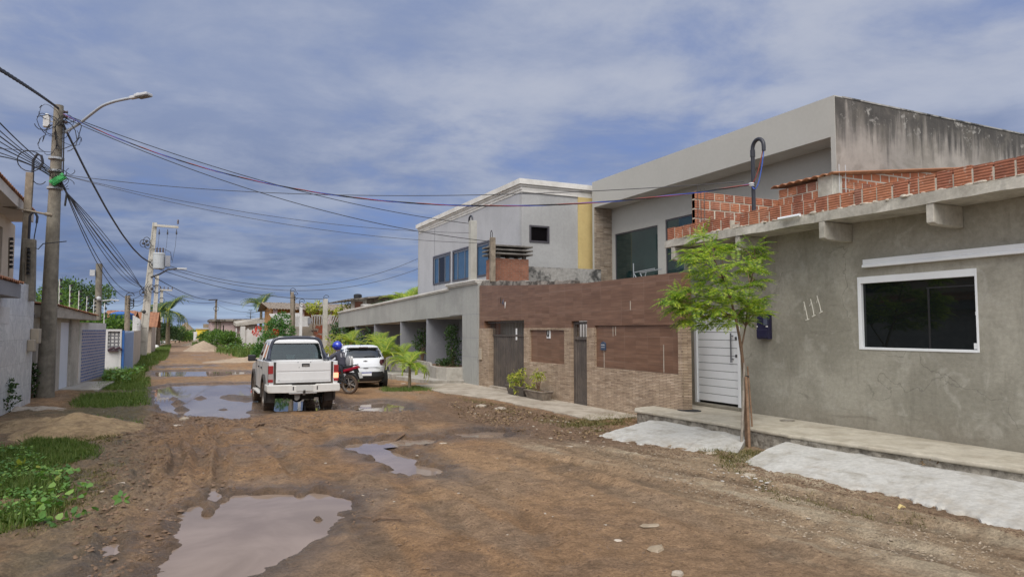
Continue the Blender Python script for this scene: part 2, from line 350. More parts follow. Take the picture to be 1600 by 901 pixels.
# earth: colours carried by the ground mesh, detail by noise
m, b = mat('earth'); o = b.n('TexCoord').outputs['Object']
at_ = b.n('Attribute', attribute_name='soil'); c = at_.outputs[0]
c = b.mix(1., c, b.ramp(b.noise(o, 4.5, 10, .78), [(.3, .55), (.7, 1.4)]), 'MULTIPLY')
c = b.mix(1., c, b.ramp(b.noise(o, 30, 6, .75), [(.3, .6), (.7, 1.35)]), 'MULTIPLY')
vo = b.n('TexVoronoi', {'Vector': o, 'Scale': 26., 'Randomness': 1.})
peb = b.math('MULTIPLY', b.math('LESS_THAN', vo.outputs[0], .16), b.sstep(b.noise(o, 3.1, 3), .52, .6))
c = b.mix(b.math('MULTIPLY', peb, .6), c, (.38, .32, .25))
h = b.math('ADD', b.math('MULTIPLY', b.noise(o, 9, 8, .74), 1.), b.math('MULTIPLY', b.noise(o, 42, 5, .75), .45))
h = b.math('ADD', h, b.math('MULTIPLY', peb, .15))
nz = b.n('Bump', {'Strength': 1., 'Distance': .08, 'Height': h}).outputs[0]
wet = at_.outputs[3]
rg = b.math('SUBTRACT', .92, b.math('MULTIPLY', wet, .62))
fin(b, col=c, rough=rg, nor=nz, spec=b.math('ADD', .15, b.math('MULTIPLY', wet, .45)))
leafmat('leaf_neem', (.075, .15, .025), (.19, .31, .04), (.44, .49, .06), .42)
leafmat('leaf_palm', (.13, .23, .03), (.24, .35, .045), (.44, .48, .06), .38)
leafmat('leaf_palm_dark', (.03, .07, .03), (.05, .10, .04), (.10, .15, .06), .25)
leafmat('leaf_dark', (.018, .042, .012), (.032, .07, .018), (.07, .125, .03), .2)
leafmat('leaf_mid', (.04, .09, .02), (.08, .16, .03), (.16, .26, .05), .3)
leafmat('leaf_yellow', (.17, .22, .04), (.34, .38, .065), (.52, .50, .10), .38)
leafmat('leaf_weed', (.065, .15, .035), (.12, .25, .06), (.23, .36, .09), .3)
leafmat('leaf_poinciana', (.04, .11, .03), (.08, .19, .05), (.14, .26, .07), .3)
leafmat('grass', (.07, .125, .025), (.115, .19, .04), (.22, .26, .085), .3)
leafmat('grass_dry', (.10, .11, .035), (.18, .165, .06), (.27, .22, .10), .2)
leafmat('litter_brown', (.10, .065, .035), (.18, .12, .06), (.28, .19, .10), .1)

# ------------------------------------------------------------------ mesh helpers
def tagit(o, label=None, cat=None, group=None, kind=None):
    if label: o['label'] = label
    if cat: o['category'] = cat
    if group: o['group'] = group
    if kind: o['kind'] = kind
    return o
def thing(name, label, cat, loc=(0, 0, 0), group=None, rotz=0.):
    o = bpy.data.objects.new(name, None); COL.objects.link(o); o.empty_display_size = .1
    o.location = loc; o.rotation_euler = (0, 0, rotz)
    return tagit(o, label, cat, group)
def wl(o):
    v = Vector(o.location)
    while o.parent: o = o.parent; v = v+Vector(o.location)
    return v
class MB:
    def __init__(s): s.v = []; s.f = []; s.m = []
    def add(s, vs, fs, m=0):
        k = len(s.v); s.v += [tuple(p) for p in vs]; s.f += [tuple(i+k for i in q) for q in fs]; s.m += [m]*len(fs); return s
    def box(s, a, c, m=0):
        (x0, y0, z0), (x1, y1, z1) = [min(p, q) for p, q in zip(a, c)], [max(p, q) for p, q in zip(a, c)]
        return s.add([(x0, y0, z0), (x1, y0, z0), (x1, y1, z0), (x0, y1, z0), (x0, y0, z1), (x1, y0, z1), (x1, y1, z1), (x0, y1, z1)],
                     [(0, 3, 2, 1), (4, 5, 6, 7), (0, 1, 5, 4), (1, 2, 6, 5), (2, 3, 7, 6), (3, 0, 4, 7)], m)
    def hexa(s, p, m=0):
        return s.add(p, [(0, 3, 2, 1), (4, 5, 6, 7), (0, 1, 5, 4), (1, 2, 6, 5), (2, 3, 7, 6), (3, 0, 4, 7)], m)
    def obox(s, c, size, ax=None, m=0):
        M = ax or Matrix.Identity(3); h = [k/2 for k in size]
        P = [Vector(c)+M @ Vector((sx*h[0], sy*h[1], sz*h[2])) for sz in (-1, 1) for sx, sy in ((-1, -1), (1, -1), (1, 1), (-1, 1))]
        return s.hexa(P, m)
    def prism(s, poly, fn, a, c, m=0):
        """poly: 2D outline; fn(u, v, w) -> point; extruded from w=a to w=c"""
        n = len(poly); V = [fn(u, v, a) for u, v in poly]+[fn(u, v, c) for u, v in poly]
        return s.add(V, [tuple(range(n))[::-1], tuple(range(n, 2*n))]+[(i, (i+1) % n, n+(i+1) % n, n+i) for i in range(n)], m)
    def loft(s, rings, m=0, caps=True, closed=True):
        n = len(rings[0]); V = [p for r in rings for p in r]; Fs = []
        for k in range(len(rings)-1):
            for i in range(n if closed else n-1):
                j = (i+1) % n; Fs.append((k*n+i, k*n+j, (k+1)*n+j, (k+1)*n+i))
        if caps: Fs += [tuple(range(n))[::-1], tuple(range((len(rings)-1)*n, len(rings)*n))]
        return s.add(V, Fs, m)
    def tube(s, pts, r, n=6, m=0, caps=True):
        P = [Vector(p) for p in pts]; rs = r if hasattr(r, '__len__') else [r]*len(P)
        rings = []; prev = None
        for i, p in enumerate(P):
            t = (P[min(i+1, len(P)-1)]-P[max(i-1, 0)]).normalized()
            if prev is None:
                a = t.orthogonal().normalized()
            else:
                a = prev-t*prev.dot(t); a = a.normalized() if a.length > 1e-6 else t.orthogonal().normalized()
            prev = a; c = t.cross(a)
            rings.append([p+(a*math.cos(k*2*math.pi/n)+c*math.sin(k*2*math.pi/n))*rs[i] for k in range(n)])
        return s.loft(rings, m, caps)
    def cyl(s, p, q, r, r2=None, n=16, m=0): return s.tube([p, q], [r, r if r2 is None else r2], n, m)
    def lathe(s, c, axis, prof, n=20, m=0):
        """prof: (radius, offset along axis)"""
        ax = Vector(axis).normalized(); a = ax.orthogonal().normalized(); e = ax.cross(a); c = Vector(c)
        return s.loft([[c+ax*h+(a*math.cos(k*2*math.pi/n)+e*math.sin(k*2*math.pi/n))*max(r, 1e-4) for k in range(n)] for r, h in prof], m, caps=prof[0] != prof[-1])
    def ball(s, c, r, n=14, k=9, m=0):
        r = r if hasattr(r, '__len__') else (r, r, r); c = Vector(c)
        return s.loft([[c+Vector((r[0]*max(math.sin(t), .002)*math.cos(a), r[1]*max(math.sin(t), .002)*math.sin(a), -r[2]*math.cos(t))) for a in [j*2*math.pi/n for j in range(n)]] for t in [i*math.pi/k for i in range(k+1)]], m)
    def quad(s, *p, m=0): return s.add(p, [tuple(range(len(p)))], m)
    def wall(s, axis, c0, c1, u0, u1, z0, z1, holes=(), m=0, topfn=None):
        """wall slab between planes c0 (front) and c1 (back); axis 'x': plane X=c, u=Y; 'y': plane Y=c, u=X; real openings"""
        us = sorted({u0, u1, *[h[0] for h in holes], *[h[1] for h in holes]}); zs = sorted({z0, z1, *[h[2] for h in holes], *[h[3] for h in holes]})
        us = [u for u in us if u0 <= u <= u1]; zs = [z for z in zs if z0 <= z <= z1]
        fn = (lambda c, u, z: (c, u, z)) if axis == 'x' else (lambda c, u, z: (u, c, z))
        sol = {}
        for i in range(len(us)-1):
            for j in range(len(zs)-1):
                a, e = (us[i]+us[i+1])/2, (zs[j]+zs[j+1])/2
                sol[i, j] = not any(h[0] < a < h[1] and h[2] < e < h[3] for h in holes)
        for (i, j), ok in sol.items():
            if not ok: continue
            ua, ub, za, zb = us[i], us[i+1], zs[j], zs[j+1]
            s.quad(fn(c0, ua, za), fn(c0, ub, za), fn(c0, ub, zb), fn(c0, ua, zb), m=m)
            s.quad(fn(c1, ua, za), fn(c1, ua, zb), fn(c1, ub, zb), fn(c1, ub, za), m=m)
            for di, dj, p, q in ((-1, 0, (ua, za), (ua, zb)), (1, 0, (ub, zb), (ub, za)), (0, -1, (ub, za), (ua, za)), (0, 1, (ua, zb), (ub, zb))):
                if not sol.get((i+di, j+dj)): s.quad(fn(c0, *p), fn(c0, *q), fn(c1, *q), fn(c1, *p), m=m)
        return s
    def build(s, name, mats, parent=None, smooth=False, bevel=0., local=False, loc=None, **tags):
        mats = mats if isinstance(mats, (list, tuple)) else [mats]
        me = bpy.data.meshes.new(name)
        if parent is not None and not local: off = wl(parent)
        elif loc is not None: off = Vector(loc)
        elif parent is None and not local:
            a = np.array(s.v); off = Vector(((a[:, 0].min()+a[:, 0].max())/2, (a[:, 1].min()+a[:, 1].max())/2, a[:, 2].min()))
        else: off = Vector()
        me.from_pydata([(x-off[0], y-off[1], z-off[2]) for x, y, z in s.v], [], s.f)
        for k in mats: me.materials.append(MATS[k])
        me.polygons.foreach_set('material_index', s.m)
        import bmesh
        bm = bmesh.new(); bm.from_mesh(me); bmesh.ops.recalc_face_normals(bm, faces=bm.faces)
        if smooth: bmesh.ops.remove_doubles(bm, verts=bm.verts, dist=1e-5)
        bm.to_mesh(me); bm.free()
        if smooth:
            me.polygons.foreach_set('use_smooth', [True]*len(me.polygons))
            me.set_sharp_from_angle(angle=R(smooth if smooth is not True else 40))
        o = bpy.data.objects.new(name, me); COL.objects.link(o)
        if parent is not None: o.parent = parent
        elif not local: o.location = off
        if bevel:
            md = o.modifiers.new('bevel', 'BEVEL'); md.width = bevel; md.segments = 2; md.limit_method = 'ANGLE'; md.angle_limit = R(50)
        return tagit(o, **tags)
def npmesh(name, V, Q, matname, parent=None, off=None, **tags):
    """fast mesh from numpy vertices and faces (all faces the same size)"""
    V = np.asarray(V, dtype=np.float32).copy(); Q = np.asarray(Q, dtype=np.int32)
    if parent is not None: off = wl(parent)
    if off is None: off = Vector(((V[:, 0].min()+V[:, 0].max())/2, (V[:, 1].min()+V[:, 1].max())/2, V[:, 2].min()))
    V -= np.array(off, dtype=np.float32)
    me = bpy.data.meshes.new(name); me.vertices.add(len(V)); me.vertices.foreach_set('co', V.ravel())
    k = Q.shape[1]; me.loops.add(Q.size); me.loops.foreach_set('vertex_index', Q.ravel())
    me.polygons.add(len(Q)); me.polygons.foreach_set('loop_start', np.arange(0, Q.size, k)); me.polygons.foreach_set('loop_total', np.full(len(Q), k))
    me.update(calc_edges=True); me.validate()
    me.materials.append(MATS[matname])
    o = bpy.data.objects.new(name, me); COL.objects.link(o)
    if parent is not None: o.parent = parent
    else: o.location = off
    return tagit(o, **tags)
def text(name, body, size, matname, parent, M, ext=.004, sx=1., **tags):
    cu = bpy.data.curves.new(name, 'FONT'); cu.body = body; cu.size = size; cu.extrude = ext; cu.align_x = 'CENTER'; cu.align_y = 'CENTER'
    t = bpy.data.objects.new(name, cu); COL.objects.link(t); bpy.context.view_layer.update()
    me = bpy.data.meshes.new_from_object(t.evaluated_get(bpy.context.evaluated_depsgraph_get()))
    bpy.data.objects.remove(t); me.materials.clear(); me.materials.append(MATS[matname])
    o = bpy.data.objects.new(name, me); COL.objects.link(o)
    M = M @ Matrix.Diagonal((sx, 1, 1, 1))
    if parent is not None: o.parent = parent; M = Matrix.Translation(-wl(parent)) @ M
    o.matrix_local = M
    return tagit(o, **tags)
def facing(p, x, y):
    x = Vector(x); y = Vector(y); z = x.cross(y)
    return Matrix.Translation(p) @ Matrix((x, y, z)).transposed().to_4x4()
# smooth value noise in numpy for terrain
def vnoise(x, y, seed=0):
    g = np.random.RandomState(seed).rand(256, 256)
    xi = np.floor(x).astype(int); yi = np.floor(y).astype(int); fx = x-xi; fy = y-yi
    fx = fx*fx*(3-2*fx); fy = fy*fy*(3-2*fy); q = lambda a, c: g[a & 255, c & 255]
    return (q(xi, yi)*(1-fx)+q(xi+1, yi)*fx)*(1-fy)+(q(xi, yi+1)*(1-fx)+q(xi+1, yi+1)*fx)*fy
def fbm(x, y, sc, oc=4, seed=0, g=.5):
    t = 0; a = 1; n = 0
    for k in range(oc): t = t+a*vnoise(x*sc*2**k+13.7*k, y*sc*2**k+5.3*k, seed+k); n += a; a *= g
    return t/n
def sd_poly(px, py, poly):
    """signed distance, negative inside"""
    P = np.array(poly); d = np.full(px.shape, 1e9); ins = np.zeros(px.shape, bool)
    for i in range(len(P)):
        a, c = P[i], P[(i+1) % len(P)]; e = c-a; w0, w1 = px-a[0], py-a[1]
        t = np.clip((w0*e[0]+w1*e[1])/max(e@e, 1e-9), 0, 1)
        d = np.minimum(d, np.hypot(w0-e[0]*t, w1-e[1]*t))
        cr = (a[1] > py) != (c[1] > py)
        with np.errstate(divide='ignore', invalid='ignore'): xi = (c[0]-a[0])*(py-a[1])/(c[1]-a[1] if abs(c[1]-a[1]) > 1e-9 else 1e-9)+a[0]
        ins ^= cr & (px < xi)
    return np.where(ins, -d, d)
def sst(v, a, c):
    t = np.clip((v-a)/(c-a), 0, 1); return t*t*(3-2*t)
def gp(*px): return [tuple(at(x, y, Z=0)[:2]) for x, y in px]
# ------------------------------------------------------------------ ground
def rows(a, c, f, mn):
    o = [a]
    while o[-1] < c: o.append(o[-1]+max(mn, f*abs(o[-1])))
    return o
ys = np.array([-60, -30, -15, -8, -4, -2, -.5, .8, 1.8, 2.5]+rows(3., 62, .0042, .026)+list(np.geomspace(64, 1600, 60)))
xm = np.concatenate([np.arange(-6.2, -2.6, .06), np.arange(-2.6, 7.4, .032), np.arange(7.4, 11.4, .06)])
xs = np.concatenate([-np.geomspace(1600, 6.3, 46), xm, np.geomspace(11.5, 1600, 46)])
GX, GY = np.meshgrid(xs, ys)
PUD = {
 'near': gp((232, 905), (236, 885), (262, 840), (286, 795), (300, 780), (322, 772), (350, 768), (420, 766), (470, 766), (510, 764), (546, 778), (552, 788), (536, 800), (532, 815), (508, 832), (480, 850), (440, 872), (400, 895), (380, 912), (300, 960), (236, 960)),
 'sliver': gp((162, 847), (183, 838), (199, 841), (172, 868), (150, 890), (122, 903), (108, 903), (140, 880), (158, 860)),
 'mid': gp((236, 607), (262, 600), (320, 598), (392, 597), (450, 610), (520, 622), (548, 634), (520, 640), (440, 643), (392, 650), (370, 654), (330, 651), (290, 649), (244, 640)),
 'strip': gp((237, 579), (300, 577), (385, 578.5), (392, 583), (330, 588), (240, 588)),
 'far': gp((252, 571.5), (330, 569), (334, 572.5), (255, 575)),
 'wheel': gp((540, 630), (600, 624), (628, 629), (641, 632), (640, 641), (600, 643), (548, 640)),
 'centre': gp((520, 693), (545, 686), (640, 681), (700, 678), (712, 685), (650, 695), (618, 700), (655, 713), (692, 730), (700, 746), (655, 742), (598, 728), (560, 708)),
 'right': gp((700, 673), (760, 668), (800, 670), (800, 680), (760, 684), (712, 682)),
}
DEPTH = {'centre': .095, 'right': .09, 'wheel': .07, 'sliver': .055}
wob = (fbm(GX, GY, 2.2, 4, 21)-.5)*.36+(fbm(GX, GY, 9, 3, 27)-.5)*.12
Z = (fbm(GX, GY, .35, 3, 3)-.5)*.05+(fbm(GX, GY, 1.7, 4, 5)-.5)*.035+.012
near = (GY < 70) & (GY > 2)
# wheel ruts along the lane and a sweep out to the right
def rut(c0, c1, w, dep, seed):
    """shallow rut between two ground points with a wandering line"""
    global Z
    (x0, y0), (x1, y1) = c0, c1; L = math.hypot(x1-x0, y1-y0); ux, uy = (x1-x0)/L, (y1-y0)/L
    u = (GX-x0)*ux+(GY-y0)*uy; v = -(GX-x0)*uy+(GY-y0)*ux+(vnoise(u*.5, u*0+3, seed)-.5)*.35
    k = sst(u, -.8, .8)*(1-sst(u, L-.8, L+.8))*(.55+.9*vnoise(u*1.3, u*0, seed+1))
    Z = Z-dep*1.25*k*np.exp(-(v/(w*1.25))**4)+dep*.8*k*np.exp(-((np.abs(v)-w*1.9)/(w*.6))**2)*(.5+vnoise(u*3., v*3., seed+2))
    Z = Z+dep*.22*k*np.exp(-(v/(w*1.1))**4)*np.sign(np.sin(u*21+np.abs(v)*14))
    return k*np.exp(-(v/(w*1.3))**2)
rm = 0
for (p, q, w, dpt) in (((255, 770), (275, 690), .07, .05), ((332, 800), (305, 660), .08, .045), ((350, 780), (332, 655), .07, .04), ((470, 770), (400, 665), .09, .03), ((268, 790), (262, 655), .07, .035),
                       ((150, 870), (240, 700), .08, .035), ((860, 720), (1500, 880), .16, .03), ((900, 700), (1580, 850), .16, .03), ((790, 700), (1300, 890), .15, .025), ((640, 905), (478, 655), .15, .022), ((800, 905), (560, 655), .15, .022), ((905, 890), (640, 660), .13, .018)):
    rm = rm+rut(*gp(p, q), w, dpt, int(p[0]))
lumps = (fbm(GX, GY, 6., 4, 31)-.45)
rough_zone = np.exp(-((GX+1.0)/1.5)**2)*sst(GY, 5, 9)*(1-sst(GY, 26, 34))
Z = Z+lumps*(.035+.10*rough_zone)+(fbm(GX, GY, 11., 3, 36)-.5)*(.02+.05*rough_zone)
(sa, sb) = gp((860, 720), (1500, 885)); sl0 = math.hypot(sb[0]-sa[0], sb[1]-sa[1]); su_, sv_ = (sb[0]-sa[0])/sl0, (sb[1]-sa[1])/sl0
UU, VV = (GX-sa[0])*su_+(GY-sa[1])*sv_, -(GX-sa[0])*sv_+(GY-sa[1])*su_; VV = VV+(vnoise(UU*.4, UU*0, 45)-.5)*.5
sw = np.clip((fbm(UU*.16, VV*1.5, 2.2, 4, 44, .6)-.5)*2.3+.5, 0, 1)
tanz = sst(sd_poly(GX, GY, gp((800, 690), (1000, 690), (1240, 705), (1600, 800), (2600, 1100), (1500, 960), (1250, 850), (1000, 745))), .7, -.7)
Z = Z+tanz*(sw-.5)*.035
Z = np.where(near, Z, Z*.3)
wet = np.zeros_like(Z); pdist = np.full(Z.shape, 9.)
for k, P in PUD.items():
    a = np.array(P); bb = (GX > a[:, 0].min()-3) & (GX < a[:, 0].max()+3) & (GY > a[:, 1].min()-3) & (GY < a[:, 1].max()+3)
    s = np.full(Z.shape, 9.); s[bb] = sd_poly(GX[bb], GY[bb], P)
    f = 1.6 if k in ('strip', 'far', 'mid') else 2. if k in ('centre', 'right') else 1.
    s2 = s+wob*f*(.75 if k != 'sliver' else .5); dp = DEPTH.get(k, .11)
    ins = sst(s2, .10, -.22)
    Z = np.where(bb, Z*(1-ins*.75)-dp*ins, Z); pdist = np.minimum(pdist, s2)
# mud islands standing out of the puddles
for (x, y, r, h) in ((279, 628, .20, .17), (284, 638, .20, .18), (272, 621, .16, .13), (313, 620, .22, .13), (358, 618, .38, .11), (385, 621, .45, .12), (330, 786, .13, .13), (323, 798, .09, .11), (349, 776, .08, .12), (497, 806, .07, .11), (395, 641, .25, .10), (420, 641, .25, .10), (350, 637, .2, .08), (470, 770, .1, .1)):
    c = at(x, y, Z=0); k = np.exp(-(((GX-c.x)**2+(GY-c.y)**2/4)/r**2)); Z = Z+h*k*(.6+.8*fbm(GX, GY, 7, 3, 77))
WL = -.035
Z = np.where((pdist > .45) & (pdist < 8.9), np.maximum(Z, WL+.012), Z)
# verge left of the lane stands a little higher
vg = sst(GX, -2.2, -3.6); Z = Z+vg*.06*np.where(near, 1, 0)
# colours
def blend(C, c, k): return C*(1-k[..., None])+np.array(c)*k[..., None]
n1 = fbm(GX, GY, .5, 4, 51); n2 = fbm(GX, GY, 2.3, 4, 55); n3 = fbm(GX*1., GY*.25, 1.8, 4, 58)
C = np.ones(Z.shape+(3,))*np.array((.345, .208, .112))
C = blend(C, (.42, .268, .15), sst(n1, .45, .65)*.8)
C = blend(C, (.265, .17, .105), sst(n2, .5, .7)*.7)
C = blend(C, (.30, .215, .145), sst(n3, .52, .68)*.6)
C = blend(C, (.34, .245, .16), sst(GX-.35*GY, -.5, 4.5)*(1-sst(GY, 9, 15))*.6)
C = blend(C, (.37, .275, .18), tanz*.75)
C = blend(C, (.50, .41, .29), tanz*sst(sw, .55, .9)*sst(n2, .36, .58)*.9)
C = blend(C, (.20, .135, .085), tanz*sst(sw, .38, .08)*sst(n1, .3, .55)*.85)
lz = sst(sd_poly(GX, GY, gp((0, 905), (0, 640), (150, 640), (215, 690), (235, 720), (180, 800), (110, 905))), .6, -.5)
C = blend(C, (.25, .19, .115), lz*.75)
C = blend(C, (.16, .14, .09), lz*sst(n2, .48, .6)*.5)
gv = sst(sd_poly(GX, GY, gp((112, 652), (108, 630), (165, 575), (232, 568), (238, 640), (222, 668))), .4, -.4)
C = blend(C, (.13, .115, .055), gv*.85)
dirt = sst(sd_poly(GX, GY, gp((560, 660), (700, 618), (930, 660), (960, 680), (1000, 700), (850, 690), (700, 660))), .8, -.4)
C = blend(C, (.17, .115, .08), dirt*.75)
C = blend(C, (.30, .22, .15), sst(np.abs(rm), .35, .9)*sst(n2, .45, .6)*.35)
wetm = sst(pdist, .75, .0)
wet = np.maximum(wet, wetm); wet = np.maximum(wet, sst(fbm(GX, GY, .9, 3, 61), .55, .68)*sst(np.abs(GX-.2), 2.6, 1.)*.7)
wet = np.maximum(wet, rough_zone*.5)*np.where(near, 1, 0)*(1-tanz*.8)
C = C*(1-.30*wet[..., None])
C = C*(1-.30*sst(pdist, .26, .03)*np.where(near, 1, 0))[..., None]
C = C*(1-.22*sst(np.abs(rm), .45, 1.))[..., None]
far = sst(GY, 45, 75); C = blend(C, (.30, .205, .14), far*.8)
off = sst(np.abs(GX-3), 9, 14); C = blend(C, (.20, .17, .10), off)
NY, NX = Z.shape
idx = np.arange(NY*NX).reshape(NY, NX)
Q = np.stack([idx[:-1, :-1], idx[:-1, 1:], idx[1:, 1:], idx[1:, :-1]], -1).reshape(-1, 4)
gr = npmesh('ground', np.stack([GX, GY, Z], -1).reshape(-1, 3), Q, 'earth', off=Vector((0, 0, 0)), kind='structure')
ca = gr.data.color_attributes.new('soil', 'FLOAT_COLOR', 'POINT')
ca.data.foreach_set('color', np.concatenate([C, wet[..., None]], -1).astype(np.float32).ravel())
gr.data.polygons.foreach_set('use_smooth', [True]*len(gr.data.polygons))
def gz(x, y):
    j = min(max(int(np.searchsorted(xs, x)), 1), NX-1); i = min(max(int(np.searchsorted(ys, y)), 1), NY-1); return float(Z[i, j])
for ip, (k, P) in enumerate(PUD.items()):
    a = np.array(P); c = a.mean(0); m_ = MB()
    ex = [(c+(p-c)*(1+.45/max(np.linalg.norm(p-c), .3))) for p in a]
    m_.quad(*[(p[0], p[1], WL-.004*ip) for p in ex]); m_.build('puddle', 'muddy_water', kind='structure')

# ------------------------------------------------------------------ pavements on the right
XG, XB = 10.7, 9.7
PZ = .33
e = [at(992, 640, Z=PZ), at(1100, 656, Z=PZ), at(1217, 676, Z=PZ), at(1400, 703, Z=PZ), at(1600, 733, Z=PZ)]
edge = [(p.x, p.y) for p in e]; sl_ = (edge[-1][0]-edge[-2][0])/(edge[-1][1]-edge[-2][1])
edge.append((edge[-1][0]+sl_*(-3-edge[-1][1]), -3.))
jit = []
for (x0, y0), (x1, y1) in zip(edge, edge[1:]):
    n = max(2, int(abs(y1-y0)/.18))
    for i in range(n):
        t = i/n; jit.append((x0+(x1-x0)*t+rnd.uniform(-.025, .025), y0+(y1-y0)*t))
jit.append(edge[-1])
p = MB(); p.prism(jit+[(XG-.004, -3), (XG-.004, 13.05), (XB-.3, 12.9), (jit[0][0]+.25, jit[0][1]+.35)], lambda u, v, w: (u, v, w), PZ-.06, PZ)
p.build('pavement', 'platform', kind='structure', bevel=.02)
p = MB(); p.prism([(x+.04+rnd.uniform(-.02, .02), y-.02) for x, y in jit]+[(XG-.008, -3), (XG-.008, 12.8), (XB-.25, 12.8), (jit[0][0]+.3, jit[0][1]+.2)], lambda u, v, w: (u, v, w), -.08, PZ-.062)
p.build('pavement_edge', 'rubble_edge', kind='structure')
def apron(name, px_top, px_bot, zt, seed):
    """sloping limewashed ramp as a displaced sheet with a thick, ragged lip"""
    T = [at(x, y, Z=zt) for x, y in px_top]; B = [at(x, y, Z=.01) for x, y in px_bot]
    n, k = 160, 34; V = []; 
    def lerp(P, t):
        f = t*(len(P)-1); i = min(int(f), len(P)-2); return P[i].lerp(P[i+1], f-i)
    for i in range(n+1):
        a, c = lerp(T, i/n), lerp(B, i/n)
        for j in range(k+1):
            s = j/k; q = a.lerp(c, s); rag = (vnoise(np.array([i*.16]), np.array([seed*1.]), 5)[0]-.5)*.22+(vnoise(np.array([i*.33]), np.array([seed*2.]), 6)[0]-.5)*.16
            q = q+(c-a).normalized()*rag*s**3
            q.z = zt*(1-s)**.9+.035*math.sin(min(s*1.15, 1)*math.pi)*.6+.02*(vnoise(np.array([q.x*3.1]), np.array([q.y*3.3]), 8)[0]-.5)+.014*(vnoise(np.array([q.x*13]), np.array([q.y*13]), 9)[0]-.5)+.012
            if j == k: q.z = -.08
            V.append(q)
    Q = [(i*(k+1)+j, (i+1)*(k+1)+j, (i+1)*(k+1)+j+1, i*(k+1)+j+1) for i in range(n) for j in range(k)]
    m_ = MB(); m_.add(V, Q)
    for i in (0, n):                                                 # closed ends
        r = [V[i*(k+1)+j] for j in range(k+1)]
        m_.quad(*r, (r[-1].x, r[-1].y, -.08), (r[0].x, r[0].y, -.08))
    return m_.build(name, 'limewash', smooth=60, kind='structure')
apron('ramp', [(1020, 657), (1075, 663), (1130, 669), (1172, 676)], [(932, 682), (1010, 696), (1080, 708), (1152, 710)], .17, 3)
apron('ramp', [(1228, 692), (1340, 705), (1480, 724), (1640, 748), (1900, 790)], [(1156, 724), (1260, 752), (1400, 778), (1480, 796), (1600, 832), (1900, 930)], .18, 9)
swp = [at(x, y, Z=.03) for x, y in ((688, 613), (760, 622), (840, 638), (925, 656))]
jit = []
for a, c in zip(swp, swp[1:]):
    for i in range(14): q = a.lerp(c, i/14); jit.append((q.x+rnd.uniform(-.05, .05), q.y))
p = MB(); p.prism(jit+[(swp[-1].x, swp[-1].y), (XB-.003, 13.4), (XB-.003, 24.6), (swp[0].x+.2, 24.6)], lambda u, v, w: (u, v, w), -.1, .05)
p.build('pavement', 'sidewalk', kind='structure', bevel=.015)
p = MB(); p.prism([(8.45, 24.72), (9.05, 24.72), (9.05, 24.66), (9.69, 24.66), (9.69, 31.5), (7.9, 31.5), (7.9, 27.6)], lambda u, v, w: (u, v, w), -.1, .16)
p.build('pavement', 'pave_conc', kind='structure', bevel=.02)
p = MB(); p.box((7.75, 27.9, -.1), (8.5, 31.2, .24)); p.box((7.4, 28.3, -.1), (7.74, 30.6, .12)); p.build('pavement_step', 'pave_conc', kind='structure', bevel=.02)

# ------------------------------------------------------------------ unfinished cement house (near right)
H = thing('cement_house', 'unfinished grey cement house with white slatted door and wide dark window', 'house', (XG, 5., 0))
Yd0, Yd1 = at(1155, 560, X=XG).y, at(1087, 560, X=XG).y; zd = 2.42
Yw0, Yw1 = at(1527, 480, X=XG).y, at(1342, 480, X=XG).y; zw0, zw1 = 1.72, 2.96
ZS = 3.93
w = MB(); w.wall('x', XG, XG+.18, -4, 13.05, .0, ZS, [(Yd0, Yd1, .40, zd), (Yw0, Yw1, zw0, zw1)]); w.wall('y', 13.05, 12.87, XG+.18, 19, 0, ZS); w.build('wall', 'cement', H)
w = MB(); w.wall('y', -4, -4.18, XG, 19, 0, ZS); w.wall('x', 19, 19.18, -4, 13, 0, ZS); w.box((XG+.19, -3.9, .0), (18.9, 12.8, .30)); w.build('back_wall', 'cement', H)
s_ = MB(); n = 44; rng = []
for i in range(n+1):
    y = -4+(12.86+4)*i/n; rng.append([(9.98+rnd.uniform(-.015, .015), y, ZS+rnd.uniform(-.01, .01)), (19., y, ZS), (19., y, ZS+.17), (9.99+rnd.uniform(-.02, .02), y, ZS+.165+rnd.uniform(-.012, .012))])
s_.loft(rng); s_.build('roof_slab', 'slab_concrete', H)
for px in (1051, 1152, 1284, 1454, 1680):
    y = at(px, 350, X=10.0).y; c_ = MB(); wv = .06
    c_.prism([(9.99, ZS-.003), (9.99, ZS-.29), (10.08, ZS-.32), (10.69, ZS-.33), (10.69, ZS-.003)], lambda u, v, w_: (u, w_, v), y-wv, y+wv)
    c_.build('corbel', 'slab_concrete', H, bevel=.012)
# parapet course of hollow bricks
bk = MB(); mo = MB(); y = 12.80; zt = ZS+.172
while y > -3.6:
    L = rnd.uniform(.225, .255) if rnd.random() > .1 else rnd.uniform(.12, .16); hgt = .27+rnd.uniform(-.012, .012)
    x0 = 10.03+rnd.uniform(-.01, .012)
    if not 10.55 < y < 10.95: bk.box((x0, y-L, zt+.012), (x0+.12, y, zt+hgt)); mo.box((x0+.006, y-L-.026, zt-.004), (x0+.112, y+.0, zt+hgt-.03+rnd.uniform(-.05, .03)))
    else: mo.box((x0+.03, y-L-.02, zt-.004), (x0+.12, y, zt+rnd.uniform(.08, .25)))
    y -= L+.026
for i in range(150):
    yy = rnd.uniform(-3, 12.7); mo.ball((10.03+rnd.uniform(-.03, .02), yy, zt+rnd.uniform(-.005, .012)), (rnd.uniform(.02, .05), rnd.uniform(.03, .09), rnd.uniform(.012, .035)), 7, 4)
bk2, bk = bk, MB(); nb = [i for i in range(0, len(bk2.v), 8)]
bka, bkb = MB(), MB()
for i in nb: (bka if bk2.v[i][1] > 10.75 else bkb).hexa(bk2.v[i:i+8])
bka.build('brick_parapet', 'clay_brick', H, bevel=.006); pc = bkb.build('brick_parapet', 'clay_brick', H, bevel=.006); mo.build('mortar', 'mortar', pc)
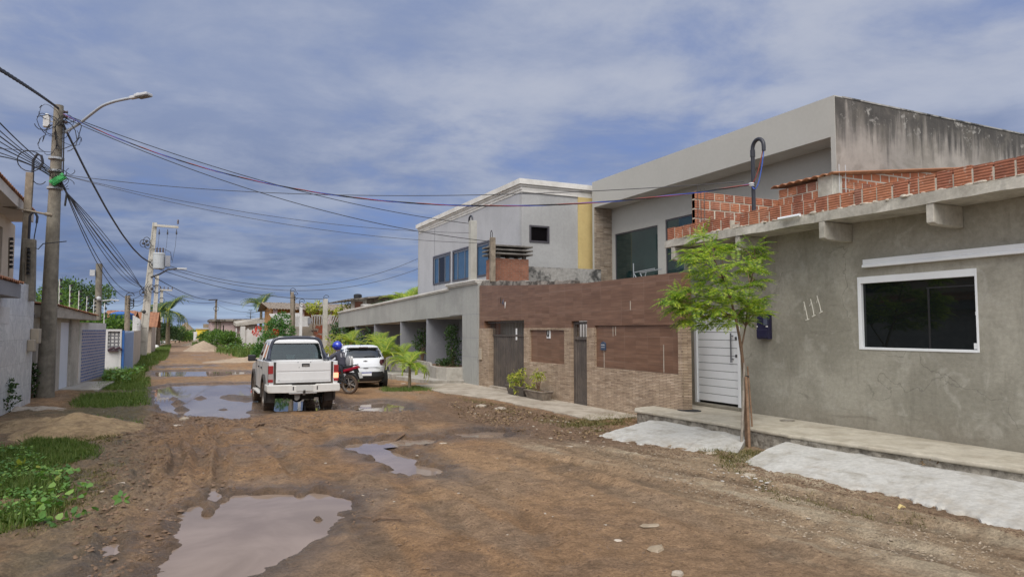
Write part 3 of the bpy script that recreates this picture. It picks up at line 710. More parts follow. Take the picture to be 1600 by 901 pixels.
pp = MB(); q = at(1238, 339, X=9.98); pp.cyl((9.93, q.y+.28, q.z), (9.93, q.y-.22, q.z+.0), .028, n=10); pp.build('pipe_stub', 'pvc_white', H, smooth=True)
# rooftop brick room
def brickwall(mbk, mmo, axis, c, u0, u1, z0, z1, sgn, bw=.27, bh=.19, gap=.024, depth=.10, skip=0.):
    z = z0; r = 0
    while z < z1-.05:
        h = min(bh, z1-z); u = u0-(bw/2 if r % 2 else 0)
        while u < u1:
            a, e_ = max(u, u0), min(u+bw*rnd.uniform(.92, 1.0), u1)
            if e_-a > .04 and rnd.random() > skip:
                d_ = rnd.uniform(-.008, .0)
                if axis == 'y': mbk.box((a, c+d_, z), (e_, c+sgn*depth, z+h))
                else: mbk.box((c+d_, a, z), (c+sgn*depth, e_, z+h))
            u = u+bw+gap
        if axis == 'y': mmo.box((u0, c+.005*sgn, z-gap), (u1, c+sgn*(depth-.01), z+h-.002))
        else: mmo.box((c+.005*sgn, u0, z-gap), (c+sgn*(depth-.01), u1, z+h-.002))
        z += h+gap; r += 1
YR = 12.1
xa, xb = at(1086, 340, Y=YR).x, at(1217, 340, Y=YR).x
RB = thing('rooftop_room', 'half built hollow brick room with clay tiled roof on top of cement house', 'room', (13., 11.4, ZS+.17))
bk = MB(); mo = MB(); z0 = ZS+.19
brickwall(bk, mo, 'y', YR, xa, xb, z0, at(1086, 299, Y=YR).z, 1)
zr0 = at(1217, 297, X=xb).z
ye = at(1300, 300, X=xb).y
brickwall(bk, mo, 'x', xb, ye, YR-.0, z0, at(1300, 276, X=xb).z, 1, bw=.25)
xw = 17.5
brickwall(bk, mo, 'y', ye, xb+.3, xw, z0, 5.35, 1, bw=.25)
ow = bk.build('brick_wall', 'clay_brick', RB, bevel=.005); mo.build('mortar', 'mortar', ow)
cp = MB(); cp.box((xb-.03, ye-.04, z0), (xb+.28, ye+.35, 5.45)); cp.build('concrete_column', 'slab_concrete', RB, bevel=.01)
for (x, y, h) in ((xb+.12, ye-.1, .62), (xb+.32, ye-.1, .62), (xa+.06, YR-.03, 1.12), (xa+.16, YR-.02, 1.05), (xa+.25, YR-.03, 1.08)):
    b_ = MB(); zz = 5.06 if x > xb else 4.15; b_.cyl((x, y, zz), (x+.0, y, zz+h), .009 if x > xb else .006, n=6); b_.build('rebar', 'lamp_grey' if x > xb else 'cable_grey', RB)
# undulating clay tile roof: eave facing the street, then the eave facing us
def tileroof(mb, p00, p01, p10, p11, nu, nv, amp, period):
    """ruled sheet between edge p00-p01 and edge p10-p11, corrugated across u"""
    P = lambda s, t: Vector(p00).lerp(Vector(p01), s).lerp(Vector(p10).lerp(Vector(p11), s), t)
    L = (Vector(p01)-Vector(p00)).length; V = []
    for top in (0, -.018):
        for j in range(nv+1):
            for i in range(nu+1):
                q = P(i/nu, j/nv); q.z += amp*abs(math.sin(math.pi*i/nu*L/period))+top; V.append(q)
    W_ = nu+1; N = W_*(nv+1); Fs = []
    for j in range(nv):
        for i in range(nu):
            a = j*W_+i; Fs += [(a, a+1, a+W_+1, a+W_), (N+a, N+a+W_, N+a+W_+1, N+a+1)]
    for i in range(nu): Fs += [(i, N+i, N+i+1, i+1), (nv*W_+i, nv*W_+i+1, N+nv*W_+i+1, N+nv*W_+i)]
    for j in range(nv): a = j*W_; Fs += [(a, a+W_, N+a+W_, N+a), (a+nu, N+a+nu, N+a+W_+nu, a+W_+nu)]
    mb.add(V, Fs)
zr1 = at(1490, 266, Y=ye).z; xr1 = at(1490, 264, Y=ye).x; zr0 = at(1300, 274, X=xb).z
t_ = MB(); tileroof(t_, (xb-.14, YR+.1, zr0), (xb-.14, ye-.18, zr0), (xr1, YR+.1, zr1), (xr1, ye-.18, zr1), 48, 24, .05, .23); t_.build('tile_roof', 'roof_clay', RB, smooth=60)
t_ = MB(); t_.prism([(xb+.3, 5.3), (xr1, 5.3), (xr1, zr1-.03), (xb+.3, zr0+.03)], lambda u, v, w_: (u, w_, v), ye+.012, ye+.09); t_.build('gable_fill', 'ceramic_flat', RB)
# white slatted door
D = MB(); yo0, yo1 = Yd0+.05, Yd1-.05
for i in range(11):
    za = .45+i*(zd-.08-.45)/11; D.box((XG+.03, yo0, za+.006), (XG+.07, yo1, za+(zd-.53)/11-.006))
dr_ = D.build('door', 'pvc_white', H, bevel=.004)
k = MB(); k.box((XG+.045, yo0, .45), (XG+.066, yo1, zd-.08)); k.build('groove_backing', 'seam_dark', dr_)
k = MB(); zf = .40
for a, c_ in (((XG-.012, Yd0-.035, zf), (XG+.08, Yd0+.045, zd+.035)), ((XG-.012, Yd1-.045, zf), (XG+.08, Yd1+.035, zd+.035)), ((XG-.012, Yd0+.046, zd-.05), (XG+.08, Yd1-.046, zd+.035))): k.box(a, c_)
k.build('frame', 'pvc_white', dr_, bevel=.004)
k = MB(); ym = at(1144, 540, X=XG).y; k.tube([(XG+.03, ym, 1.42), (XG-.035, ym, 1.42)], .012, 8); k.tube([(XG+.03, ym, 1.92), (XG-.035, ym, 1.92)], .012, 8); k.cyl((XG-.04, ym, 1.35), (XG-.04, ym, 1.98), .017, n=10); k.box((XG+.02, ym-.13, 1.84), (XG+.028, ym-.06, 1.90)); k.box((XG+.02, ym-.13, 1.46), (XG+.028, ym-.06, 1.52)); k.build('handle', 'handle_steel', dr_, smooth=True)
k = MB(); k.box((XG-.05, Yd0-.0, PZ+.002), (XG+.17, Yd1+.0, .395)); k.build('door_sill', 'cement', H, bevel=.01)
k = MB(); k.box((XG+.1, Yd0+.01, .40), (XG+.17, Yd1-.01, zd-.01)); k.build('door_backing', 'dark_under', H)
# window
wf = MB(); fr = .07
for a, c_ in (((XG-.012, Yw0-.012, zw0-.01), (XG+.09, Yw0+.02, zw1+.01)), ((XG-.012, Yw1-.055, zw0-.01), (XG+.09, Yw1+.012, zw1+.01)), ((XG-.012, Yw0+.021, zw1-.105), (XG+.09, Yw1-.056, zw1+.01)), ((XG-.014, Yw0+.021, zw0-.012), (XG+.09, Yw1-.056, zw0+.03))): wf.box(a, c_)
WN = wf.build('window', 'window_white', H, bevel=.005)
k = MB(); k.box((XG+.05, Yw0+.021, zw0+.031), (XG+.06, Yw1-.056, zw1-.106)); k.build('pane', 'dark_glass', WN)
k = MB(); ym = at(1448, 480, X=XG).y; k.box((XG+.043, ym-.02, zw0+.042), (XG+.0495, ym+.012, zw1-.25)); k.box((XG+.043, Yw0+.05, zw1-.252), (XG+.0495, ym+.03, zw1-.23)); k.build('sash', 'black_plastic', WN)
k = MB(); k.box((XG+.02, Yw0+.02, zw0+.55), (XG+.04, Yw0+.045, zw0+.60)); k.build('latch', 'window_white', WN); k = MB(); k.box((XG+.0, Yw0+.02, zw0+.042), (XG+.03, Yw0+.07, zw0+.13)); k.build('latch', 'window_white', WN)
l_ = MB(); ya, yb = at(1352, 412, X=XG).y, -1.; za = at(1352, 415, X=XG).z
l_.prism([(XG-.001, za-.04), (XG-.10, za-.04), (XG-.10, za+.0), (XG-.07, za+.02), (XG-.07, za+.10), (XG-.001, za+.10)], lambda u, v, w_: (u, w_, v), yb, ya); l_.build('window_hood', 'window_white', H, bevel=.004)
# scratched chalk number 111
k = MB()
for (x0, y0, x1, y1, xs_, ys_, xf, yf) in ((1256, 471, 1262, 499, 1256.5, 485, 1259, 500), (1266.5, 467, 1272, 493, 1265, 478, 1269, 494.5), (1276.5, 462, 1283, 487, 1276, 473, 1280.5, 489)):
    P = [at(x, y, X=XG-.003) for x, y in ((x0, y0), ((x0+x1)/2+.6, (y0+y1)/2+1), (x1, y1))]
    k.tube(P, .008, 5); k.tube([at(x0+.7, y0+5, X=XG-.003), at(xs_, ys_, X=XG-.003)], .004, 4); k.tube([at(xf, yf, X=XG-.003), at(x1+2.2, y1-.8, X=XG-.003)], .011, 5)
k.build('house_number', 'chalk', H)
# electricity meter
yA, yB = at(1206.5, 510, X=XG).y, at(1188, 510, X=XG).y; zA, zB = 1.86, 2.36
MT = thing('electricity_meter', 'dark navy electricity meter box beside the white slatted door', 'meter box', (XG, (yA+yB)/2, zA))
k = MB(); k.box((XG-.10, yA, zA), (XG-.001, yB, zB)); k.build('case', 'meter_navy', MT, bevel=.012)
k = MB(); k.box((XG-.128, yA+.02, zA+.28), (XG-.101, yA+.11, zB-.02)); k.build('display_window', 'meter_clear', MT, bevel=.006)
k = MB(); k.box((XG-.125, yA+.015, zA+.03), (XG-.101, yB-.015, zA+.2)); k.build('terminal_cover', 'meter_navy', MT, bevel=.008)
k = MB(); k.box((XG-.112, yA+.015, zA+.245), (XG-.101, yA+.06, zA+.27)); k.build('seal', 'letter_white', MT); k = MB(); k.box((XG-.112, yB-.03, zA+.245), (XG-.101, yB-.01, zA+.27)); k.build('seal', 'letter_white', MT)
# service mast with hook bend
q = at(1178, 332, X=10.4); zb = ZS+.17; tp = at(1180, 232, X=10.4)
CM = thing('service_mast', 'dark conduit mast with hooked top rising from the brick parapet', 'mast', (q.x, q.y, zb))
r_ = .047; arc = [(q.x, q.y-.12+.12*math.cos(t), tp.z+.15*math.sin(t)) for t in [math.pi*i/10 for i in range(11)]]
arc = [(q.x, q.y-.15+.15*math.cos(t), tp.z+.17*math.sin(t)) for t in [math.pi*i/12 for i in range(13)]]
k = MB(); k.tube([(q.x, q.y, zb), (q.x, q.y, tp.z)]+arc[1:]+[(q.x, q.y-.30, tp.z-.10)], r_*.85, 12); k.build('pipe', 'conduit', CM, smooth=True)
k = MB(); k.cyl((q.x, q.y, tp.z-.16), (q.x, q.y, tp.z-.02), r_*1.05, n=12); k.build('coupling', 'conduit', CM, smooth=True)
k = MB(); zi = at(1180, 288, X=10.4).z; k.lathe((q.x-.05, q.y, zi-.04), (0, 0, 1), [(.02, 0), (.05, 0), (.06, .02), (.04, .035), (.06, .05), (.05, .075), (.02, .075)], 12); k.build('insulator', 'lamp_grey', CM, smooth=True)
MAST_I = Vector((q.x-.06, q.y, zi)); MAST_T = Vector((q.x, q.y-.30, tp.z-.09))

# ------------------------------------------------------------------ brown tiled front wall
BW = thing('tiled_front_wall', 'street wall of brown wood look tiles above stone strips with metal gates', 'wall', (XB, 17., 0))
gY0, gY1 = at(819, 560, X=XB).y, at(765, 560, X=XB).y
pY0, pY1 = at(917.5, 560, X=XB).y, at(893, 560, X=XB).y
ZB0 = 2.10; ZT = 3.30; YL, YN = 23.27, 11.92
r1 = (at(882, 540, X=XB).y, at(828, 540, X=XB).y, 1.07, 2.05); r2 = (at(1060, 540, X=XB).y, at(929.5, 540, X=XB).y, 1.09, 2.16)
w = MB(); w.wall('x', XB, XB+.25, YN, YL, ZB0+.002, ZT, [(gY0, gY1+.5, 0, 2.36), (pY0, pY1, 0, 2.29), (r2[0], r2[1], 0, r2[3])])
w.prism([(pY0-.02, ZT), (YL, ZT), (YL, 3.66), (pY0+3, 3.42), (pY0-.02, 3.30001)], lambda u, v, w_: (w_, u, v), XB+.0, XB+.25)
w.build('tile_panel', 'wood_tile', BW)
w = MB(); w.wall('x', XB-.012, XB+.24, YN, YL, -.15, ZB0, [(gY0, gY1+.02, -.2, 2.2), (pY0, pY1, -.2, 2.2), r1, r2]); w.build('stone_cladding', 'stone_clad', BW)
w = MB()
for r in (r1, r2): w.box((XB+.05, r[0]+.002, r[2]+.002), (XB+.2, r[1]-.002, r[3]-.002))
w.build('recessed_panel', 'wood_tile', BW)
k = MB()
for (x, y0, y1) in ((944, 538, 578), (1037, 538, 581), (958, 510, 525), (962, 510, 524)):
    a, c_ = at(x, y0, X=XB+.05), at(x, y1, X=XB+.05); k.box((XB+.044, a.y-.012, c_.z), (XB+.049, a.y+.012, a.z))
for (x, y0, y1) in ((985, 470, 484),):
    a, c_ = at(x, y0, X=XB), at(x, y1, X=XB); k.box((XB-.006, a.y-.012, c_.z), (XB-.001, a.y+.012, a.z))
k.build('grout_patch', 'mortar', BW)
# ragged old render along the wall top, left end
k = MB(); rg = []
for i in range(34):
    t = i/33; y = YL-.02-(YL-16.6)*t; zz = 3.66-(3.66-3.3)*t*(1.0); h = .16*(1-.35*t)+rnd.uniform(-.03, .03)
    rg.append([(XB+.03, y, zz-.03), (XB+.24, y, zz-.03), (XB+.24, y, zz+h), (XB+.05+rnd.uniform(0, .03), y, zz+h)])
k.loft(rg); k.build('coping', 'old_wall_top', BW)
# vehicle gate: ribbed sheet with open grille above
def ribbed(mb, x, y0, y1, z0, z1, n, amp):
    V = []
    for i in range(n+1):
        y = y0+(y1-y0)*i/n; dx = amp if (i//2) % 2 else 0
        V += [(x+dx, y, z0), (x+dx, y, z1)]
    mb.add(V, [(2*i, 2*i+2, 2*i+3, 2*i+1) for i in range(n)])
    mb.box((x+amp+.004, y0, z0), (x+amp+.02, y1, z1))
G = MB(); zg = 1.83; ribbed(G, XB+.14, gY0+.06, gY1+.42, .12, zg, 72, .018)
for a, c_ in (((XB+.12, gY0+.01, .06), (XB+.18, gY0+.06, 2.33)), ((XB+.12, gY0+.06, .06), (XB+.18, gY1+.45, .12)), ((XB+.12, gY0+.06, zg), (XB+.18, gY1+.45, zg+.06)), ((XB+.12, gY0+.06, 2.28), (XB+.18, gY1+.45, 2.33))): G.box(a, c_)
GT = G.build('vehicle_gate', 'gate_metal', BW)
k = MB(); n = 26
for i in range(n): y = gY0+.1+i*(gY1+.34-gY0-.1)/n; k.cyl((XB+.15, y, zg+.06), (XB+.15, y, 2.28), .011, n=6)
k.build('grille', 'gate_metal', GT)
k = MB(); q = at(807, 530, X=XB+.13); k.box((XB+.125, q.y-.05, q.z-.02), (XB+.135, q.y+.05, q.z+.36)); k.build('sticker', 'letter_white', GT)
k = MB(); k.wall('x', XB+.6, XB+.7, gY0-.3, gY1+.6, 0, 3.0); k.build('inner_wall', 'cement_pale', BW)
k = MB(); k.box((XB-.0, gY0-.1, .0), (XB+.3, gY1+.1, .115)); k.build('gate_threshold', 'sidewalk', BW, bevel=.01)
# pedestrian gate
G = MB(); zg = 1.78; ribbed(G, XB+.10, pY0+.06, pY1-.06, .06, zg, 24, .022)
for a, c_ in (((XB+.07, pY0, .0), (XB+.15, pY0+.06, 2.27)), ((XB+.07, pY1-.06, .0), (XB+.15, pY1, 2.27)), ((XB+.07, pY0+.06, zg), (XB+.15, pY1-.06, zg+.08)), ((XB+.07, pY0+.06, 2.2), (XB+.15, pY1-.06, 2.27)), ((XB+.07, pY0+.06, .0), (XB+.15, pY1-.06, .06))): G.box(a, c_)
PG = G.build('pedestrian_gate', 'gate_metal', BW)
k = MB()
for i in range(5): y = pY0+.12+i*(pY1-pY0-.24)/4; k.box((XB+.09, y-.012, zg+.08), (XB+.11, y+.012, 2.2))
k.build('grille', 'gate_metal', PG)
k = MB(); k.box((XB+3.2, pY0+1., .0), (XB+3.3, pY1+7., 3.1)); k.build('inner_screen', 'white_wall', BW)
k = MB(); k.box((XB-.02, pY0-.02, -.06), (XB+.2, pY1+.02, -.005)); k.build('gate_sill', 'sidewalk', BW)
# house number 141 above the gate, oval-eyed white bell plate, small plaque
NS = thing('house_number', 'slanted silver and blue number 141 above the wide gate', 'house number', at(785, 473, X=XB-.003))
for ch, px, py, mt_ in (('1', 782.4, 469.5, 'letter_black'), ('4', 785.6, 472.8, 'meter_clear'), ('1', 789.2, 477, 'letter_white')):
    c_ = at(px, py, X=XB-.006); text('digit', ch, .30, mt_, NS, facing(c_, (0, -1, 0), (0, 0, 1)), .006)
q = at(857.5, 518.5, X=XB+.04); NP = thing('bell_plate', 'white plate with black oval set in small tiled recess', 'plate', q)
k = MB(); k.box((XB+.02, q.y-.11, q.z-.19), (XB+.048, q.y+.11, q.z+.2)); k.build('plate', 'plate_white', NP, bevel=.01)
k = MB(); P = [(XB+.012, q.y+.055*math.cos(t), q.z-.02+.11*math.sin(t)) for t in [i*math.pi/10 for i in range(21)]]; k.tube(P, .02, 6); k.build('oval', 'letter_black', NP)
q = at(943.5, 540.5, X=XB+.05); PL = thing('wall_plaque', 'small dark blue plaque in wide tiled recess', 'plaque', q)
k = MB(); k.prism([(-.11, -.10), (.11, -.10), (.11, .07), (.06, .10), (0, .12), (-.06, .10), (-.11, .07)], lambda u, v, w_: (w_, q.y+u, q.z+v), XB+.02, XB+.048); k.build('plate', 'plaque_blue', PL)
k = MB(); k.box((XB+.016, q.y-.085, q.z+.02), (XB+.0195, q.y+.085, q.z+.045)); k.box((XB+.016, q.y-.08, q.z-.035), (XB+.0195, q.y+.08, q.z-.02)); k.build('raised_line', 'lamp_grey', PL)
q = at(751, 553, X=XB-.02); k = MB(); k.box((XB-.06, q.y-.11, q.z-.2), (XB-.0125, q.y+.11, q.z+.2)); tagit(k.build('meter_cover', 'meter_beige', bevel=.01), 'flat beige meter cover on stone strip left of wide gate', 'meter cover')

# ------------------------------------------------------------------ modern two-storey house behind it
XM = 15.; MH = thing('modern_house', 'two storey beige box house with deep framed upper storey and stained side wall', 'house', (XM, 18., 0))
Y0, Y1 = 12.27, 24.0; zs_, zt_ = 7.03, 8.09
k = MB(); k.box((XM, Y0, zs_), (XM+.85, Y1, zt_)); k.box((XM, Y0, 3.2), (XM+.84, Y0+.14, zs_-.001)); k.box((XM, Y1-.14, .0), (XM+.84, Y1, zs_-.001)); k.build('facade_frame', 'facade_beige', MH)
k = MB(); k.box((XM+.02, Y0+.142, zs_-.006), (XM+.85, Y1-.142, zs_-.0015)); k.build('soffit', 'soffit', MH)
for px, py in ((1220, 254), (995, 319)):
    c_ = at(px, py, Z=zs_); kk = MB(); kk.lathe((c_.x, c_.y, zs_-.016), (0, 0, 1), [(.0, 0), (.08, 0), (.09, .009), (.09, .009)], 14); kk.build('downlight', 'lamp_glass', MH)
XW = XM+.85
wn = []
k = MB(); ya1, yb1 = at(961, 400, X=XW).y, at(1028, 400, X=XW).y; ya2, yb2 = at(1040, 400, X=XW).y, at(1092, 400, X=XW).y
zA, zB = 3.0, 5.95
k.wall('x', XW, XW+.2, Y0+.15, Y1-.01, 0, zt_-.06, [(yb1, ya1, zA, zB), (yb2, ya2, zA, zB+.12)]); k.build('recessed_wall', 'facade_beige', MH)
for a, c_, zt2 in ((yb1, ya1, zB), (yb2, ya2, zB+.12)):
    f = MB(); f.box((XW+.03, a, zA), (XW+.08, a+.05, zt2)); f.box((XW+.03, c_-.05, zA), (XW+.08, c_, zt2)); f.box((XW+.03, a+.051, zt2-.05), (XW+.08, c_-.051, zt2)); f.box((XW+.03, a+.051, zA), (XW+.08, c_-.051, zA+.05))
    wn_ = f.build('window', 'frame_dark', MH); g_ = MB(); g_.box((XW+.05, a+.051, zA+.051), (XW+.06, c_-.051, zt2-.051)); g_.build('pane', 'teal_glass', wn_)
q0, q1 = at(1000, 440, X=XW-.3), at(1000, 428, X=XW-.3)
k = MB(); k.box((XM+.0, Y1-.150, 0), (XW-.002, Y1-.142, zs_-.008)); k.build('stone_pier', 'stone_clad_house', MH)
k = MB(); k.wall('y', Y0-.001, Y0+.2, XM+.86, 24, 0, zt_-.03); k.build('side_wall', 'stained_wall', MH)
k = MB(); k.box((XM+.3, Y0-.02, zt_-.029), (24, Y0+.22, zt_+.01)); k.build('parapet_cap', 'mildew_concrete', MH)
k = MB(); k.wall('y', Y0-.006, Y0-.002, XM+.02, XM+.87, 3.2, zt_-.03); k.build('side_return', 'stained_wall', MH)
k = MB(); k.wall('y', Y1, Y1-.2, XM+.86, 24, 0, zt_-.05); k.wall('x', 24, 23.8, Y0+.2, Y1-.2, 0, zt_-.05); k.box((XM+.9, Y0+.21, zt_-.5), (23.7, Y1-.21, zt_-.4)); k.build('back_wall', 'facade_beige', MH)
# balcony furniture seen above the tiled wall
q = at(1000, 432, X=XM+.25); WF = thing('clothes_airer', 'pale folding clothes airer behind the brown wall before the teal glass', 'airer', (q.x, q.y, 3.0))
k = MB(); a, c_ = at(990, 430, X=XM+.25), at(1010, 430, X=XM+.25); zt3 = a.z+.1
for (x, y) in ((a.y, c_.y),): k.tube([(q.x, a.y, zt3), (q.x, c_.y-.5, zt3+.05)], .02, 6); k.tube([(q.x+.3, a.y, zt3), (q.x+.3, c_.y-.5, zt3+.05)], .02, 6); k.tube([(q.x, a.y-.3, 3.), (q.x, c_.y, zt3)], .02, 6); k.tube([(q.x, c_.y-.2, 3.), (q.x, a.y, zt3)], .02, 6); k.tube([(q.x, a.y, 3.), (q.x, a.y, zt3+.35)], .02, 6); k.tube([(q.x+.3, c_.y, 3.), (q.x+.3, a.y, zt3)], .02, 6)
k.build('rods', 'galv', WF)
k = MB(); k.box((XM+.0, 12.5, 2.8), (XM+.84, 23.8, 3.0)); k.build('balcony_floor', 'soffit', MH)

# ------------------------------------------------------------------ chimney, old parapet, service posts
YC = 22.7; c0, c1 = at(775, 430, Y=YC), at(826, 430, Y=YC); zc0, zc1 = 2.6, at(800, 404, Y=YC).z
CH = thing('chimney', 'brick barbecue chimney with three stacked concrete slabs on top', 'chimney', ((c0.x+c1.x)/2, YC+.4, zc0))
k = MB(); k.box((c0.x, YC, 0), (c1.x, YC+.9, zc1)); k.build('stack', 'brick_dark', CH)
hp = (at(800, 386, Y=YC).z-zc1)/3
for i in range(3):
    z = zc1+.13+i*hp; k = MB(); k.box((c0.x-.12, YC-.13, z), (c1.x+.12, YC+1.03, z+.065)); k.build('slab', 'chimney_cap', CH, bevel=.012)
    for (x, y) in ((c0.x+.08, YC+.04), (c1.x-.2, YC+.04), (c0.x+.08, YC+.72), (c1.x-.2, YC+.72), ((c0.x+c1.x)/2-.06, YC+.4)): k = MB(); k.box((x, y, z-.13 if i == 0 else z-hp+.066), (x+.12, y+.12, z-.001)); k.build('spacer', 'chimney_cap', CH)
YP = 23.65; a, c_ = at(826, 430, Y=YP), at(926, 430, Y=YP); zt3 = at(870, 418, Y=YP).z
k = MB(); k.box((a.x, YP, 0), (c_.x+.4, YP+.18, zt3)); tagit(k.build('parapet_wall', 'mildew_concrete'), 'mildewed concrete parapet between the chimney and the beige house', 'wall')
def post(px, y0, y1, X, w, label, mt_, loop=None, name='service_post'):
    a, c_ = at(px, y1, X=X), at(px, y0, X=X); t = thing(name, label, 'post', (a.x, a.y, 0))
    k = MB(); k.box((a.x-w/2, a.y-w/2, max(a.z, 0)), (a.x+w/2, a.y+w/2, c_.z)); k.build('shaft', mt_, t, bevel=.012); return t, a, c_
t, a, c_ = post(769.5, 371, 440, XB+.1, .17, 'thin weathered service post at the left end of brown wall', 'timber_post')
k = MB(); z = c_.z; k.tube([(a.x, a.y+.02, z-.2), (a.x, a.y+.03, z+.18), (a.x, a.y+.10, z+.27), (a.x, a.y+.17, z+.2), (a.x, a.y+.19, z-.2), (a.x, a.y+.28, z-.55), (a.x, a.y+.36, z-.7), (a.x, a.y+.42, z-.55), (a.x, a.y+.3, z-.42)], .013, 6); k.build('cable_loop', 'cable_black', t)
POST_B = Vector((a.x, a.y, z-.15))
t, a, c_ = post(738.5, 345, 440, XB+.1, .25, 'square pale rendered service post on gable house front wall', 'cement_pale')
k = MB(); z = c_.z; k.tube([(a.x, a.y+.05, z-.1), (a.x, a.y+.05, z+.12), (a.x, a.y+.13, z+.2), (a.x, a.y+.24, z+.22), (a.x, a.y+.36, z+.16), (a.x, a.y+.4, z-.0)], .035, 8); k.build('hooked_pipe', 'conduit', t, smooth=True)
POST_A = Vector((a.x, a.y+.4, z-.05))

# ------------------------------------------------------------------ grey gable house
XH = 12.; YH = 24.46; GH = thing('gable_house', 'large grey two storey house with white cornice and dark framed upper windows', 'house', (XH, 31., 0))
yF = at(655, 400, X=XH).y; zH = 7.72
wins = []
for (x0, x1, y0, y1, xr) in ((677, 704, 402, 445, 677), (707.5, 734, 390, 440, 707.5), (744.5, 764.5, 377, 432, 744.5)):
    wins.append((at(x1, 420, X=XH).y, at(x0, 420, X=XH).y, 4.43, 5.97))
k = MB(); k.wall('x', XH, XH+.2, YH+.2, yF, 0, zH, [w_ for w_ in wins]); k.build('street_wall', 'gable_grey', GH)
xs1 = 19.
sw_ = (at(827, 365, Y=YH).x, at(858, 365, Y=YH).x, at(842, 379, Y=YH).z, at(842, 352.5, Y=YH).z)
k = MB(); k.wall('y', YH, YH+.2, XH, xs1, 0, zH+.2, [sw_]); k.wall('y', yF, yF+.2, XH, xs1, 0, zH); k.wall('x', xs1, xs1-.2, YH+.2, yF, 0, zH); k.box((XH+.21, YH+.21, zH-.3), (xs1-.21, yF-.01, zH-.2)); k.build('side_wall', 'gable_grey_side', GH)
xy0 = at(903, 400, Y=YH).x
k = MB(); k.box((xy0, YH-.05, 0), (xs1+.03, YH-.002, zH-.12)); k.build('yellow_pier', 'yellow_paint', GH)
# stepped cornice carried round the corner; pediment falls gently along the side
k = MB()
for d_, z0_, z1_ in ((.025, zH-.20, zH-.10), (.055, zH-.099, zH+.02), (.10, zH+.021, zH+.10), (.17, zH+.101, zH+.31)):
    k.box((XH-d_, YH-d_, z0_), (XH-.0005, yF+d_, z1_)); k.box((XH, YH-d_, z0_), (xs1+d_, YH-.0505, z1_)); 
k.build('cornice', 'cornice', GH, bevel=.015)
for (a, c_, z0_, z1_), open_ in zip(wins, (1, 1, 0)):
    f = MB()
    for p0, p1 in (((XH-.03, a, z0_), (XH+.1, a+.09, z1_)), ((XH-.03, c_-.09, z0_), (XH+.1, c_, z1_)), ((XH-.03, a+.091, z0_), (XH+.1, c_-.091, z0_+.08)), ((XH-.03, a+.091, z1_-.09), (XH+.1, c_-.091, z1_))): f.box(p0, p1)
    w_ = f.build('window', 'frame_dark', GH)
    f = MB(); mid = (a+c_)/2
    f.box((XH+.03, a+.091, z0_+.081), (XH+.04, c_-.091, z1_-.091)); f.build('pane', 'blue_glass', w_)
    f = MB(); f.box((XH+.005, a+.1, z1_-.16), (XH+.025, c_-.1, z1_-.095))
    if open_: f.box((XH+.0, mid+.45, z0_+.085), (XH+.025, mid+.50, z1_-.17)); f.box((XH+.0, mid-.50, z0_+.085), (XH+.025, mid-.46, z1_-.17))
    f.build('sash', 'steel', w_)
    if open_ == 1 and a > 30: f = MB(); f.box((XH+.022, mid-.45, z0_+.085), (XH+.028, mid+.44, z1_-.17)); f.build('open_gap', 'small_window_dark', w_)
f = MB(); x0, x1, z0_, z1_ = sw_
for p0, p1 in (((x0, YH-.03, z0_), (x0+.07, YH+.1, z1_)), ((x1-.07, YH-.03, z0_), (x1, YH+.1, z1_)), ((x0+.071, YH-.03, z0_), (x1-.071, YH+.1, z0_+.07)), ((x0+.071, YH-.03, z1_-.07), (x1-.071, YH+.1, z1_))): f.box(p0, p1)
w_ = f.build('window', 'frame_dark', GH); f = MB(); f.box((x0+.071, YH+.06, z0_+.071), (x1-.071, YH+.07, z1_-.071)); f.build('pane', 'small_window_dark', w_)
f = MB(); yj = at(679, 400, X=XH).y; f.box((XH-.012, yj-.02, 3.0), (XH-.001, yj+.02, zH-.23)); f.build('wall_joint', 'fence_cool', GH)

# ------------------------------------------------------------------ its modern front fence: beam on piers, planters, corner column
FW_ = thing('street_fence', 'modern grey front fence with long beam carried on fin piers and recessed wall', 'fence', (XB, 33., 0))
yc0, yc1 = 23.30, at(724, 550, X=XB).y; yE = at(529, 500, X=XB).y
def zbot(y): return 2.61-(2.61-2.20)*(y-yc1)/(yE-yc1)
def ztop(y): return 3.66-(3.66-3.17)*(y-yc1)/(yE-yc1)
k = MB(); k.hexa([(XB, yc1+.002, zbot(yc1)), (XB+.30, yc1+.002, zbot(yc1)), (XB+.30, yE, zbot(yE)), (XB, yE, zbot(yE)), (XB, yc1+.002, ztop(yc1)), (XB+.30, yc1+.002, ztop(yc1)), (XB+.30, yE, ztop(yE)), (XB, yE, ztop(yE))]); k.build('beam', 'fence_grey', FW_)
ycap = at(703, 500, X=XB).y
k = MB(); 
for d_, za, zb_ in ((.05, 0, .05), (.09, .051, .12)):
    k.hexa([(XB-d_, ycap, ztop(ycap)+za), (XB+.33, ycap, ztop(ycap)+za), (XB+.33, yE, ztop(yE)+za), (XB-d_, yE, ztop(yE)+za), (XB-d_, ycap, ztop(ycap)+zb_), (XB+.33, ycap, ztop(ycap)+zb_), (XB+.33, yE, ztop(yE)+zb_), (XB-d_, yE, ztop(yE)+zb_)])
k.build('beam_cap', 'cornice', FW_)
zcol = 3.72
k = MB(); k.box((XB-.05, yc0, .02), (XB+.45, yc1, zcol)); k.box((XB-.03, yc1+.001, zbot(yc1)+.02), (XB+.3, ycap, zcol)); k.build('corner_column', 'fence_grey', FW_)
for z in (1.05, 1.75, 2.62): k = MB(); k.box((XB-.053, yc0-.003, z), (XB+.2, yc1+.0005, z+.012)); k.build('column_joint', 'fence_cool', FW_)
k = MB()
